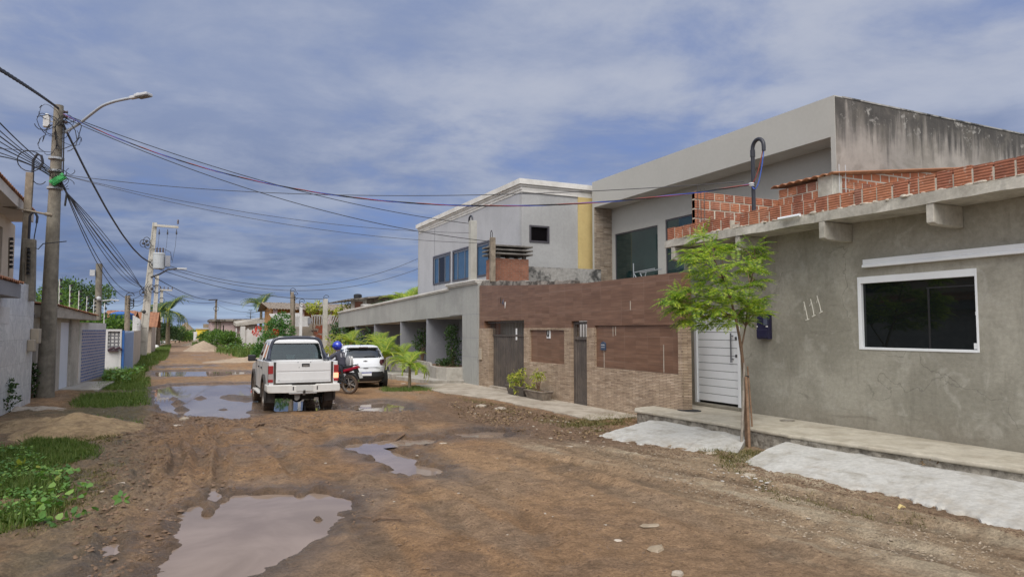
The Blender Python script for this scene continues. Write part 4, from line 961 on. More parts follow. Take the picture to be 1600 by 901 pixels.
for d_, za, zb_ in ((.04, zcol+.001, zcol+.05), (.10, zcol+.051, zcol+.11), (.14, zcol+.111, zcol+.16)): k.box((XB-.05-d_, yc0-d_*.2, za), (XB+.5, ycap+d_, zb_))
k.build('column_cap', 'cornice', FW_, bevel=.01)
k = MB(); k.wall('x', XB+1.5, XB+1.65, yc0+.1, yE, 0, 2.75); k.wall('y', yc1, yc1+.1, XB+.45, XB+1.5, 0, 2.6); k.build('recessed_wall', 'fence_cool', FW_)
k = MB(); k.hexa([(XB+.301, yc1+.11, zbot(yc1)-.02), (XB+1.499, yc1+.11, zbot(yc1)-.02), (XB+1.499, yE, zbot(yE)-.02), (XB+.301, yE, zbot(yE)-.02), (XB+.301, yc1+.11, zbot(yc1)+.1), (XB+1.499, yc1+.11, zbot(yc1)+.1), (XB+1.499, yE, zbot(yE)+.1), (XB+.301, yE, zbot(yE)+.1)]); k.build('canopy_slab', 'soffit', FW_)
for px in (666, 625, 584, 554, 533):
    y = at(px, 540, X=XB).y; k = MB(); k.box((XB+.02, y-.07, .1), (XB+1.498, y+.07, zbot(y)-.003)); k.build('fin_pier', 'fence_cool', FW_)
# curved planter kerbs
k = MB(); pts = [(XB-.02, 24.8), (9.05, 24.95), (8.85, 25.6), (8.95, 26.6), (9.25, 27.6), (9.45, 30.), (9.5, 38.)]
o_ = [Vector((x, y, 0)) for x, y in pts]; rng = []
for i, p_ in enumerate(o_):
    t_d = (o_[min(i+1, len(o_)-1)]-o_[max(i-1, 0)]).normalized(); nn = Vector((t_d.y, -t_d.x, 0)); h = .62 if i < 4 else .70
    rng.append([p_-nn*0, p_+nn*.1, p_+nn*.1+Vector((0, 0, h)), p_+Vector((0, 0, h))])
k.loft(rng); k.build('planter_kerb', 'pave_conc', FW_, bevel=.015)
k = MB(); k.prism([(9.69, 24.9), (9.12, 25.05), (8.98, 25.6), (9.05, 26.6), (9.33, 27.6), (9.5, 30), (9.55, 38), (10.8, 38), (10.8, 24.9)], lambda u, v, w_: (u, v, w_), .1, .55); k.build('planter_soil', 'bark', FW_)
# ================================================================== left side of the street
def pj(p):
    v = np.array(p)-np.array([0, 0, HC]); w = v @ FW
    return CX+F*(v @ RT)/w, CY-F*(v @ UP)/w
XL = -3.75
yr = at(50, 560, X=XL).y; zm = at(50, 446, X=XL).z
MW = thing('marble_wall', 'street wall clad in pale veined tiles at left edge', 'wall', (XL, 19., 0))
k = MB(); k.wall('x', XL, XL-.2, 9, yr, 0, zm); k.wall('y', yr, yr-.2, XL-2.2, XL-.2, 0, zm); k.build('wall', 'marble_tile', MW)
ys1 = at(33, 450, X=XL+.35).y; za, zb = at(20, 463.5, X=XL+.35).z, at(20, 441, X=XL+.35).z
k = MB(); k.box((XL-1.5, 9, za), (XL+.35, ys1, zb)); k.build('entrance_slab', 'fence_cool', MW, bevel=.01)
k = MB(); tileroof(k, (XL+.4, 9, zb+.0), (XL+.4, ys1+.03, zb+.0), (XL-1., 9, zb+.35), (XL-1., ys1+.03, zb+.35), 120, 5, .07, .2); k.build('tile_coping', 'roof_clay', MW, smooth=60)
k = MB(); a, c_ = at(0, 505, X=XL+.004), at(15, 480, X=XL+.004); k.box((XL+.002, a.y-1, a.z), (XL+.012, c_.y, c_.z)); k.build('white_panel', 'white_wall', MW)
q = at(45, 535, X=XL); ME = thing('meter_box', 'two beige meter boxes on the return of veined wall', 'meter box', (XL+.1, yr, 1.5))
k = MB(); a, c_ = at(49, 537, X=XL+.12), at(49, 513, X=XL+.12); k.box((XL+.003, yr-.42, a.z), (XL+.2, yr-.03, c_.z)); k.build('case', 'meter_beige', ME, bevel=.02)
k = MB(); a, c_ = at(42, 550, X=XL+.12), at(42, 531, X=XL+.12); k.box((XL+.003, yr-.78, a.z), (XL+.16, yr-.44, c_.z)); k.build('case', 'meter_beige', ME, bevel=.02)
# recessed white gate between that wall and the pole
k = MB(); k.box((XL-.35, yr+.01, .05), (XL-.28, yr+3.4, 2.55)); G = k.build('leaf', 'grey_gate', thing('metal_gate', 'pale sheet metal gate between veined wall and street lamp pole', 'gate', (XL-.3, yr+1.7, 0)))
k = MB(); 
for i in range(9): k.box((XL-.279, yr+.2+i*.38, .1), (XL-.268, yr+.215+i*.38, 2.5))
k.build('seam', 'fence_cool', G.parent)
# cream house at the picture's left edge
CHo = thing('cream_house', 'cream upper storey with white eave and clay roof at left edge', 'house', (-7, 22, 0))
pe = at(22, 400, Y=25.); Xc = pe.x; zl = 0
k = MB(); k.box((Xc-.12, 18.6, 3.6), (Xc-.1, at(4, 370, X=Xc).y, 4.9)); wq = k.build('window', 'dark_glass_tint', CHo)
Xe = Xc+.55; e1 = at(53, 333, X=Xe); e0 = at(0, 277, X=Xe); dz = (e0.z-e1.z)/(e0.y-e1.y); eN = Vector((Xe, 8, e1.z+dz*(8-e1.y)))
k = MB(); k.hexa([(Xe-.03, 8, eN.z-.28), (Xe, 8, eN.z-.28), (Xe, e1.y, e1.z-.28), (Xe-.03, e1.y, e1.z-.28), (Xe-.03, 8, eN.z), (Xe, 8, eN.z), (Xe, e1.y, e1.z), (Xe-.03, e1.y, e1.z)])
k.hexa([(Xc-.01, 8, eN.z-.30), (Xe-.031, 8, eN.z-.27), (Xe-.031, e1.y, e1.z-.27), (Xc-.01, e1.y, e1.z-.30), (Xc-.01, 8, eN.z-.22), (Xe-.031, 8, eN.z-.22), (Xe-.031, e1.y, e1.z-.22), (Xc-.01, e1.y, e1.z-.22)])
k.hexa([(Xc-4, e1.y-.03, e1.z+.9), (Xe-.031, e1.y-.03, e1.z-.27), (Xe-.031, e1.y, e1.z-.27), (Xc-4, e1.y, e1.z+.9), (Xc-4, e1.y-.03, e1.z+1.15), (Xe-.031, e1.y-.03, e1.z), (Xe-.031, e1.y, e1.z), (Xc-4, e1.y, e1.z+1.15)])
k.build('eave', 'eave_white', CHo)
zw = e1.z+dz*(25-e1.y)-.3; k = MB(); k.wall('x', Xc, Xc-.2, 8, 25., 0, zw, [(18.6, at(4, 370, X=Xc).y, 3.6, 4.9)]); k.wall('y', 25., 24.8, Xc-7, Xc-.2, 0, zw)
if dz < 0: k.prism([(8, zw+.001), (25., zw+.001), (8, zw-dz*17)], lambda u, v, w_: (w_, u, v), Xc-.2, Xc)
k.build('wall', 'cream_wall', CHo)
k = MB(); tileroof(k, (Xe+.06, 8, eN.z+.01), (Xe+.06, e1.y+.06, e1.z+.01), (Xc-5, 8, eN.z+2.0), (Xc-5, e1.y+.06, e1.z+2.0), 150, 8, .06, .22); k.build('tile_roof', 'roof_clay', CHo, smooth=60)
# service posts beside it
def plainpost(name, label, px0, yb, px1, yt, Y, w, mt_, sides=4):
    a, c_ = at(px0, yb, Y=Y), at(px1, yt, Y=Y); t = thing(name, label, 'post', (a.x, a.y, max(a.z, 0))); k = MB()
    k.tube([a, c_], [w*.5*1.414 if sides == 4 else w/2]*2, sides); k.build('shaft', mt_, t, bevel=.01 if sides == 4 else 0, smooth=sides > 4); return t, a, c_
t, a, c_ = plainpost('service_post', 'tall slim timber coloured service post with cable loops near cream house', 34, 470, 47, 270, 22.4, .17, 'timber_post')
k = MB(); z = c_.z; x, y = c_.x, c_.y
k.tube([(x+.06, y, z-.2), (x+.06, y, z+.35), (x+.14, y, z+.52), (x+.24, y, z+.5), (x+.28, y, z+.3), (x+.2, y, z+.12)], .035, 8); k.build('hooked_pipe', 'conduit', t, smooth=True)
k = MB(); P = [(x+.0+.30*math.cos(s_), y+.05*math.sin(s_*2), z+.32+.28*math.sin(s_)) for s_ in [i*2*math.pi/16 for i in range(17)]]; k.tube(P, .014, 5); P = [(x+.22+.18*math.cos(s_), y, z-.05+.25*math.sin(s_)) for s_ in [.6+i*5/14 for i in range(15)]]; k.tube(P, .012, 5); k.build('cable_loop', 'cable_black', t)
k = MB(); zb = at(44, 330, Y=22.4).z; k.cyl((x-.55, y-.12, zb+.08), (x+.5, y-.12, zb-.08), .03, n=8); k.cyl((x+.4, y-.12, zb-.06), (x+.56, y-.12, zb-.09), .05, n=8); k.build('crossbar', 'timber_post', t)
t, a, c_ = plainpost('service_post', 'short square grey concrete post with hooked conduit beside slim timber post', 45, 470, 46.5, 374, 22.1, .27, 'pole_concrete')
k = MB(); x, y, z = c_; k.tube([(x-.02, y, z-.05), (x-.02, y, z+.62), (x+.03, y, z+.72), (x+.1, y, z+.72), (x+.15, y, z+.62), (x+.14, y, z+.45)], .03, 8); k.build('hooked_pipe', 'conduit', t, smooth=True)
k = MB(); k.tube([(x+.14, y, z+.45), (x+.1, y, z+.1), (x+.08, y, z-.2), (x+.2, y, z-.25), (x+.3, y, z-.1), (x+.75, y+.6, z+.06)], .014, 5); k.build('cable_loop', 'cable_black', t)
def elecfence(label, px, y0, y1, Y, n, grp='electric fence rods'):
    a, c_ = at(px, y1, Y=Y), at(px+1.2, y0, Y=Y); t = thing('electric_fence_rod', label, 'fence rod', a, grp)
    k = MB(); k.tube([a, c_], .018, 5); k.build('rod', 'insulator_white' if n < 6 else 'timber_post', t)
    for i in range(n):
        q = a.lerp(c_, .25+.72*i/max(n-1, 1)); k = MB(); k.lathe(q+Vector((.045, 0, -.03)), (0, 0, 1), [(.012, 0), (.058, .006), (.03, .035), (.058, .065), (.012, .08)], 8); k.build('insulator', 'black_plastic', t)
elecfence('leftmost rod of black insulators standing on veined wall before cream house', 13.5, 372, 432, 20.6, 7)
elecfence('rod of black insulators standing against the short square concrete post', 40, 388, 440, 21.9, 7)

# street lamp pole
YPL = 24.2; pb = at(70, 625, Y=YPL); pt = at(92, 165, Y=YPL)
SP = thing('street_lamp_pole', 'tall weathered round concrete pole with curved lamp arm and tangled cables', 'utility pole', (pb.x, pb.y, 0))
k = MB(); P = [Vector((pb.x, pb.y, -.2)).lerp(pt, i/8) for i in range(9)]; k.tube(P, [.24-.115*i/8 for i in range(9)], 20); k.build('shaft', 'pole_concrete', SP, smooth=True)
def pole_at(y): # point on the pole at photo height y
    t_ = (625-y)/460; return pb.lerp(pt, t_)
k = MB(); A0 = pole_at(208)+Vector((.15, -.02, 0)); ap = [A0]+[at(x, y, Y=YPL-.35*i) for i, (x, y) in enumerate(((122, 195), (143, 178), (160, 165), (180, 158), (205, 153)))]
sm = []
for i in range(len(ap)-1):
    for s_ in (0, .33, .66): sm.append(ap[i].lerp(ap[i+1], s_))
sm.append(ap[-1]); sm = [sm[0]]+[(sm[i-1]+sm[i]*2+sm[i+1])/4 for i in range(1, len(sm)-1)]+[sm[-1]]
k.tube(sm, .042, 10); k.build('lamp_arm', 'galv', SP, smooth=True)
d_ = (ap[-1]-ap[-2]).normalized(); hd = ap[-1]; sd = d_.cross(Vector((0, 0, 1))).normalized(); upv = sd.cross(d_)
ax = Matrix((d_, sd, upv)).transposed()
k = MB(); k.obox(hd+d_*.12, (.28, .13, .09), ax); k.obox(hd+d_*.42, (.44, .27, .085), ax); k.obox(hd+d_*.25+upv*.07, (.1, .1, .06), ax); lh = k.build('lamp_head', 'lamp_grey', SP, bevel=.02)
k = MB(); k.obox(hd+d_*.43-upv*.048, (.36, .21, .02), ax); k.build('lens', 'lamp_glass', lh)
k = MB(); q = pole_at(195); k.box((q.x-.36, q.y-.12, q.z-.13), (q.x-.2, q.y+.06, q.z+.2)); k.tube([(q.x-.28, q.y, q.z+.06), (q.x, q.y, q.z+.06)], .02, 6); k.cyl((q.x-.28, q.y, q.z+.2), (q.x-.28, q.y, q.z+.28), .05, n=8); k.build('relay_box', 'insulator_white', SP, bevel=.01)
k = MB(); q = pole_at(285)+Vector((.1, -.24, 0)); gx = Matrix.Rotation(R(40), 3, 'Y').transposed(); k.obox(q, (.44, .12, .19), gx); k.obox(q+Vector((0, -.065, 0)), (.36, .03, .12), gx); k.build('splice_box', 'green_box', SP, bevel=.02)
for y in (270, 250, 297):
    q = pole_at(y); k = MB(); k.lathe(q, (pt-pb), [(.20, -.03), (.21, -.03), (.21, .03), (.20, .03)], 16); k.build('strap', 'galv', SP)
k = MB(); rl = random.Random(3)
for i in range(9):
    y = rl.uniform(180, 225); q = pole_at(y); sgn = 1 if i % 2 else -1; rr = rl.uniform(.15, .34); rz = rl.uniform(.22, .5)
    c_ = q+Vector((sgn*(rr*.75+.02), -.15-rl.random()*.1, -rl.random()*.3)); tilt = rl.uniform(-.4, .4); s0 = rl.uniform(0, 6)
    k.tube([c_+Vector((rr*math.cos(s_)+tilt*rz*math.sin(s_), .1*math.sin(s_*2+i), rz*math.sin(s_))) for s_ in [s0+j*rl.uniform(4.2, 6.1)/18 for j in range(19)]], rl.choice((.007, .009, .012)), 5)
for i in range(9):
    q = pole_at(283)+Vector((.12, -.22, 0)); rr = rl.uniform(.1, .28)
    c_ = q+Vector((rl.uniform(-.1, .3), -.05, rl.uniform(-.15, .3))); k.tube([c_+Vector((rr*math.cos(s_), .05*math.sin(s_*3), rr*.8*math.sin(s_))) for s_ in [i+j*5/14 for j in range(15)]], .009, 5)
k.tube([pole_at(200)+Vector((.17, -.1, 0)), pole_at(240)+Vector((.19, -.12, 0)), pole_at(278)+Vector((.21, -.12, 0))], .02, 6)
k.tube([pole_at(292)+Vector((.22, -.2, 0)), pole_at(305)+Vector((.33, -.2, 0)), pole_at(325)+Vector((.3, -.2, 0))], .03, 6)
k.build('cable_tangle', 'cable_black', SP)
k = MB()
for i, y in enumerate((176, 184, 192)): q = pole_at(y)+Vector((.2, -.12, 0)); k.lathe(q, (1, 0, 0), [(.02, -.06), (.05, -.05), (.03, 0), (.05, .05), (.02, .06)], 10)
k.build('insulator', 'ceramic_dark', SP, smooth=True)

# garage portal behind the pole
b0, b1 = at(124, 603, Z=0), at(163, 590, Z=0); dv = (b1-b0).normalized(); nv = Vector((dv.y, -dv.x, 0))
def on(px, py, off):                                                # point on the upright plane of the left frontages
    d = at(px, py, Y=10)-Vector((0, 0, HC)); o_ = Vector((0, 0, HC)); return o_+d*((b0+nv*off-o_).dot(nv)/d.dot(nv))
def slabwall(mb, p, q, z0, z1, th, off=0.):
    d_ = (q-p).normalized(); n_ = Vector((d_.y, -d_.x, 0)); a, c_ = p+n_*off, q+n_*off; e_, f_ = a-n_*th, c_-n_*th
    mb.hexa([(a.x, a.y, z0), (c_.x, c_.y, z0), (f_.x, f_.y, z0), (e_.x, e_.y, z0), (a.x, a.y, z1), (c_.x, c_.y, z1), (f_.x, f_.y, z1), (e_.x, e_.y, z1)])
c0, c1 = on(84, 485, .26), on(151, 497, .26); bk_ = nv*2.3
zp0, zp1 = on(84, 496, .26).z, on(84, 476, .26).z; ze0, ze1 = on(151, 500.5, .26).z, on(151, 493.5, .26).z
GP = thing('garage_portal', 'concrete garage portal with tiled slab roof and white sliding door', 'gateway', (c0.x, c0.y, 0))
e0, e1 = c0-bk_, c1-bk_
k = MB(); k.hexa([(e0.x, e0.y, zp0), (c0.x, c0.y, zp0), (c1.x, c1.y, ze0), (e1.x, e1.y, ze0), (e0.x, e0.y, zp1), (c0.x, c0.y, zp1), (c1.x, c1.y, ze1), (e1.x, e1.y, ze1)]); k.build('canopy_slab', 'canopy_concrete', GP, bevel=.015)
k = MB(); f0, f1 = c0+nv*.07-dv*.06, c1+nv*.07+dv*.06; tileroof(k, (f0.x, f0.y, zp1+.004), (f1.x, f1.y, ze1+.004), (f0.x-bk_.x, f0.y-bk_.y, zp1+.22), (f1.x-bk_.x, f1.y-bk_.y, ze1+.22), 110, 6, .045, .2); k.build('tile_roof', 'roof_clay', GP, smooth=60)
js = []
for a, c_ in ((82, 93.5), (110, 122.5)):
    p_, q_ = on(a, 560, 0), on(c_, 560, 0); js.append((p_, q_)); k = MB(); slabwall(k, p_, q_, 0, min(zp0, ze0)+.02, .12); k.build('jamb', 'canopy_concrete', GP, bevel=.01)
k = MB(); slabwall(k, js[0][1], js[1][0], .08, 2.3, .06, -.08); k.build('door', 'white_gate', GP)
k = MB(); slabwall(k, js[0][1], js[1][0], 2.301, min(zp0, ze0)+.02, .15, -.06); k.build('lintel', 'canopy_concrete', GP)
k = MB(); slabwall(k, js[0][0]-dv*2.2, js[0][0]-dv*.003, 0, min(zp0, ze0), .2, -.15); k.build('wall', 'canopy_concrete', GP)
k = MB(); k.prism([(-3.9, 27.), (-2.5, 26.6), (-2.35, 30.5), (-3.8, 31.)], lambda u, v, w_: (u, v, w_), -.05, .1); k.build('pavement', 'pave_conc', kind='structure', bevel=.02)
# trapezoid drain-edge on pole's back: blue tile wall
zt_b = at(163, 505, Y=b1.y).z
BT = thing('blue_tile_wall', 'low street wall faced with blue grey tile strips and white border', 'wall', ((b0.x+b1.x)/2, (b0.y+b1.y)/2, 0))
k = MB(); slabwall(k, b0, b1, 0, zt_b, .06); k.build('wall', 'white_wall', BT)
k = MB(); slabwall(k, b0+dv*.1, b1-dv*.16, .12, zt_b-.28, .02, .022); k.build('tile_facing', 'blue_tile', BT)
# white wall with lattice, then blue sheet fence, then beige fence
YW2 = 36.6; p0, p1 = at(160, 560, Y=YW2), at(189, 560, Y=YW2); zt2 = at(175, 514, Y=YW2).z
LWl = thing('lattice_wall', 'white wall with pale lattice panel beyond the blue tile wall', 'wall', ((p0.x+p1.x)/2, YW2, 0))
k = MB(); l0, l1, lz0, lz1 = at(168, 540, Y=YW2).x, at(187, 540, Y=YW2).x, at(175, 548, Y=YW2).z, zt2-.1
k.wall('y', YW2, YW2+.2, p0.x, p1.x, 0, zt2, [(l0, l1, lz0, lz1)]); k.build('wall', 'white_wall', LWl)
k = MB(); k.box((l0, YW2+.08, lz0), (l1, YW2+.12, lz1)); k.build('lattice_panel', 'lattice', LWl)
k = MB(); k.box((l0+.03, YW2-.16, lz0-.02), (l1-.04, YW2-.005, lz0+.04))
for i in range(7): k.ball((l0+.1+i*.075, YW2-.09, lz0+.08+.03*(i % 3)), (.06, .06, .06), 7, 5)
k.build('flower_shelf', 'purple_dark', LWl)
f0, f1 = Vector((p1.x+.02, YW2, 0)), at(206, 582, Z=0); zf = at(192, 518, Y=YW2).z
BF = thing('sheet_metal_fence', 'pale blue sheet metal fence with blue end post', 'fence', (f0.x, f0.y, 0))
k = MB(); slabwall(k, f0+Vector((.0, .2, 0)), f1, .1, zf, .04); k.build('sheet', 'blue_metal', BF)
k = MB(); 
for i in range(14):
    q = (f0+Vector((0, .2, 0))).lerp(f1, i/13); k.box((q.x, q.y-.02, .1), (q.x+.03, q.y+.02, zf+.03))
k.build('rib', 'blue_metal', BF)
k = MB(); k.box((f0.x, f0.y, 0), (f0.x+.09, f0.y+.18, zf+.06)); k.build('post', 'blue_tank', BF)
g0, g1 = f1+Vector((.03, .1, 0)), at(219, 562, Z=0)
BFe = thing('beige_fence', 'beige rendered fence with thin rods beyond the blue sheet fence', 'fence', g0)
k = MB(); slabwall(k, g0, g1, 0, 2.0, .15); k.build('wall', 'pale_beige', BFe)
for i in range(12): q = g0.lerp(g1, i/11); k = MB(); k.cyl((q.x-.05, q.y, 2.0), (q.x-.05, q.y, 2.75), .02, n=5); k.build('spike', 'insulator_white', BFe)
for i, (px, y0, y1, Y, lb) in enumerate(((92, 436, 482, 28, 'pale rod of four insulators nearest the street lamp pole'), (108.5, 445, 484, 29.5, 'second pale insulator rod from the street lamp pole'), (122.5, 454, 488, 31, 'third pale insulator rod from the street lamp pole'), (135, 463, 492, 32.5, 'fourth pale insulator rod from the street lamp pole'), (146, 467, 492, 33, 'insulator rod just left of slim grey post over blue tile wall'), (162.5, 473, 506, 34.3, 'insulator rod at far corner of the blue tile wall'))):
    elecfence(lb, px, y0, y1, Y, 4)
t, a, c_ = plainpost('utility_pole', 'slim grey round pole standing behind blue tile wall with small box', 153, 500, 155, 412, 35., .26, 'pole_concrete', 12)
t['category'] = 'utility pole'; z = at(150, 427, Y=35.).z; k = MB(); k.box((a.x-.35, 34.8, z-.12), (a.x-.16, 35., z+.14)); k.build('box', 'lamp_grey', t)
k = MB(); z = at(150, 470, Y=35.).z; k.tube([(a.x+.1, 34.9, z), (a.x+.5, 34.8, z+.05), (a.x+.8, 34.7, z+.02)], .03, 6); k.ball((a.x+.02, 34.82, z+.1), .1, 8, 6); k.build('small_lamp', 'lamp_grey', t)
t, a, c_ = plainpost('utility_pole', 'dark timber pole with cable knots rising above blue sheet fence', 197, 585, 199.5, 462, 40., .25, 'timber_post', 10)
t['category'] = 'utility pole'; k = MB(); x, y, z = c_
for i in range(5): k.tube([Vector((x+.12+.18*math.cos(s_), y-.1, z+.0-.25*i*.5+.16*math.sin(s_))) for s_ in [i+j*5/10 for j in range(11)]], .02, 5)
k.build('cable_loop', 'cable_black', t); DKP = Vector((x, y, z-.1))
# blue tank on the roof behind
q = at(190, 500, Y=47); TK = thing('water_tank', 'blue plastic water tank above the clay roofs', 'water tank', q)
k = MB(); k.lathe(q+Vector((0, 0, -.5)), (0, 0, 1), [(.5, 0), (.56, .25), (.62, .75), (.66, .8), (.66, .86), (.45, .95), (.2, 1.02), (0.01, 1.03)], 20); k.build('body', 'blue_tank', TK, smooth=True)
k = MB(); k.box((q.x-.7, q.y-.7, q.z-3), (q.x+.7, q.y+.7, q.z-.51)); k.build('stand', 'cement_pale', TK)

# transformer pole (tapered H-section)
pb2 = at(221, 559, Z=0); ptp = at(242, 348, Y=pb2.y)
TP = thing('transformer_pole', 'tall pale H section concrete pole with transformer, crossarm and lamp', 'utility pole', pb2)
def hpole(mb, p, q, w0, w1, dp=.6):
    A = []
    for t_ in (0, 1):
        c_ = p.lerp(q, t_); w = w0+(w1-w0)*t_; h = w/2; d0 = h*dp
        A.append([(c_.x-h, c_.y-d0, c_.z), (c_.x+h, c_.y-d0, c_.z), (c_.x+h, c_.y+d0, c_.z), (c_.x-h, c_.y+d0, c_.z)])
    mb.loft(A)
    for i in range(9):                                              # raised ladder rungs between shallow pockets
        t_ = .04+i*.1; c_ = p.lerp(q, t_); w = w0+(w1-w0)*t_; d0 = w/2*dp; h2 = (q-p).length*.012
        mb.box((c_.x-w*.5, c_.y-d0-.035, c_.z-h2), (c_.x+w*.5, c_.y-d0+.001, c_.z+h2))
    for sx in (-1, 1):
        B = []
        for t_ in (0, 1):
            c_ = p.lerp(q, t_); w = w0+(w1-w0)*t_; d0 = w/2*dp; x0 = c_.x+sx*w*.5; x1 = c_.x+sx*w*.28
            B.append([(x0, c_.y-d0-.04, c_.z), (x1, c_.y-d0-.04, c_.z), (x1, c_.y-d0+.002, c_.z), (x0, c_.y-d0+.002, c_.z)])
        mb.loft(B)
k = MB(); hpole(k, pb2-Vector((0, 0, .1)), ptp, .62, .30); k.build('shaft', 'pole_new', TP)
Yp = pb2.y
def p2(y): return pb2.lerp(ptp, (559-y)/(559-348))
k = MB(); a, c_ = at(240, 352, Y=Yp-.25), at(279, 355, Y=Yp-.25); k.obox((a+c_)/2, ((c_-a).length, .16, .17), Matrix.Rotation(math.atan2(-(c_.z-a.z), c_.x-a.x), 3, 'Y')); k.build('crossarm', 'pole_new', TP, bevel=.01)
for px in (249, 262, 276):
    q = at(px, 357, Y=Yp-.25); k = MB(); k.lathe(q+Vector((0, 0, -.45)), (0, 0, 1), [(.02, 0), (.07, .05), (.03, .1), (.07, .16), (.03, .22), (.02, .4)], 8); k.tube([q+Vector((0, 0, -.4)), q+Vector((-.05, 0, -1.3)), q+Vector((-.25, 0, -2.6))], .012, 5); k.build('fuse_cutout', 'cable_grey', TP)
q = at(278, 350, Y=Yp-.25); k = MB(); k.lathe(q, (0, 0, 1), [(.03, 0), (.08, .06), (.04, .15), (.08, .2), (.02, .36)], 8); k.build('insulator', 'ceramic_dark', TP)
q = at(248, 420, Y=Yp-.5); k = MB(); hh = at(248, 398, Y=Yp-.5).z-q.z; k.lathe(q, (0, 0, 1), [(.36, 0), (.40, .03), (.40, hh), (.42, hh+.02), (.42, hh+.08), (.34, hh+.14), (.01, hh+.16)], 18); tr = k.build('transformer', 'trafo_grey', TP, smooth=True)
k = MB()
for s_ in (-.2, 0, .2): k.lathe(q+Vector((s_+.05, -.05, hh+.12)), (0, 0, 1), [(.03, 0), (.08, .05), (.04, .12), (.08, .18), (.04, .25), (.06, .32), (.02, .42)], 8)
k.build('bushing', 'ceramic_dark', tr)
k = MB(); 
for i in range(5): k.box((q.x+.42, q.y-.25+i*.11, q.z+.2), (q.x+.75, q.y-.19+i*.11, q.z+hh-.05))
k.build('radiator', 'steel', tr)
k = MB(); k.box((q.x-.5, q.y+.1, q.z+.35), (q.x-.2, q.y+.55, q.z+.5)); k.build('bracket', 'steel', tr)
k = MB(); a = p2(434)+Vector((.1, -.2, 0)); P = [a, at(250, 428, Y=Yp-.5), at(262, 421, Y=Yp-.8), at(274, 420, Y=Yp-1.), at(285, 420.5, Y=Yp-1.2)]; k.tube(P, .06, 8); k.build('lamp_arm', 'cable_grey', TP, smooth=True)
k = MB(); q2 = P[-1]; k.box((q2.x-.35, q2.y-.12, q2.z-.02), (q2.x+.3, q2.y+.12, q2.z+.10)); k.build('lamp_head', 'lamp_grey', TP, bevel=.02)
k = MB(); 
for (y, dx) in ((378, -.4), (382, -.6), (384, -.3), (414, .15), (452, .25), (458, -.3)):
    c_ = p2(y)+Vector((dx, -.3, 0)); k.tube([c_+Vector((.22*math.cos(s_), .04*math.sin(3*s_), .28*math.sin(s_))) for s_ in [j*6/12 for j in range(13)]], .025, 5); k.ball(c_, .1, 6, 4)
q3 = p2(400)+Vector((.35, -.2, 0)); k.tube([p2(390)+Vector((0, -.2, 0)), q3+Vector((.4, 0, .55)), q3+Vector((.9, 0, .3)), q3+Vector((1., 0, -.3))], .02, 5)
k.build('cable_tangle', 'cable_grey', TP)
k = MB(); q = p2(436)+Vector((-.42, -.1, 0)); q.z = at(214, 487, Y=Yp).z; k.ball(q+Vector((.15, 0, 0)), .16, 10, 6); k.build('junction_box', 'black_plastic', TP)
# poles behind it
def farpole(px0, yb, px1, yt, label, w0, w1, arm=None, mt_='pole_new', armlamp=None):
    p = at(px0, yb, Z=0); q = at(px1, yt, Y=p.y); t = thing('utility_pole', label, 'utility pole', p); k = MB(); hpole(k, p-Vector((0, 0, .1)), q, w0, w1); k.build('shaft', mt_, t)
    if arm:
        a, c_ = at(arm[0], arm[1], Y=p.y-.3), at(arm[2], arm[3], Y=p.y-.3); k = MB(); k.obox((a+c_)/2, ((c_-a).length, .18, .2), Matrix.Rotation(math.atan2(-(c_.z-a.z), c_.x-a.x), 3, 'Y'))
        k.build('crossarm', 'cable_grey' if armlamp else mt_, t)
        k = MB()
        if not armlamp:
            for s_ in (0, .33, .66, 1): k.lathe(a.lerp(c_, s_)+Vector((0, 0, .1)), (0, 0, 1), [(.04, 0), (.1, .1), (.05, .2), (.09, .3), (.02, .4)], 6)
            k.build('insulator', 'ceramic_dark', t)
    k = MB(); c_ = q+Vector((0, -.2, -1.5)); k.tube([c_+Vector((.4*math.cos(s_), 0, .4*math.sin(s_))) for s_ in [j*6/10 for j in range(11)]], .04, 4); k.build('cable_loop', 'cable_grey', t)
    return t, p, q
_, FPa, FPat = farpole(238, 547, 246, 428, 'pale H section pole just behind the transformer pole', .5, .3)
_, FPb, FPbt = farpole(249, 537, 253, 453, 'slender pale pole with short crossarm beyond the transformer pole', .6, .35, (250, 452.5, 269, 453.5))
_, FPc, FPct = farpole(335.5, 534, 338, 468, 'dark far pole with single arm before pink house', .42, .3, (326, 468.5, 340, 468), 'timber_post', True)

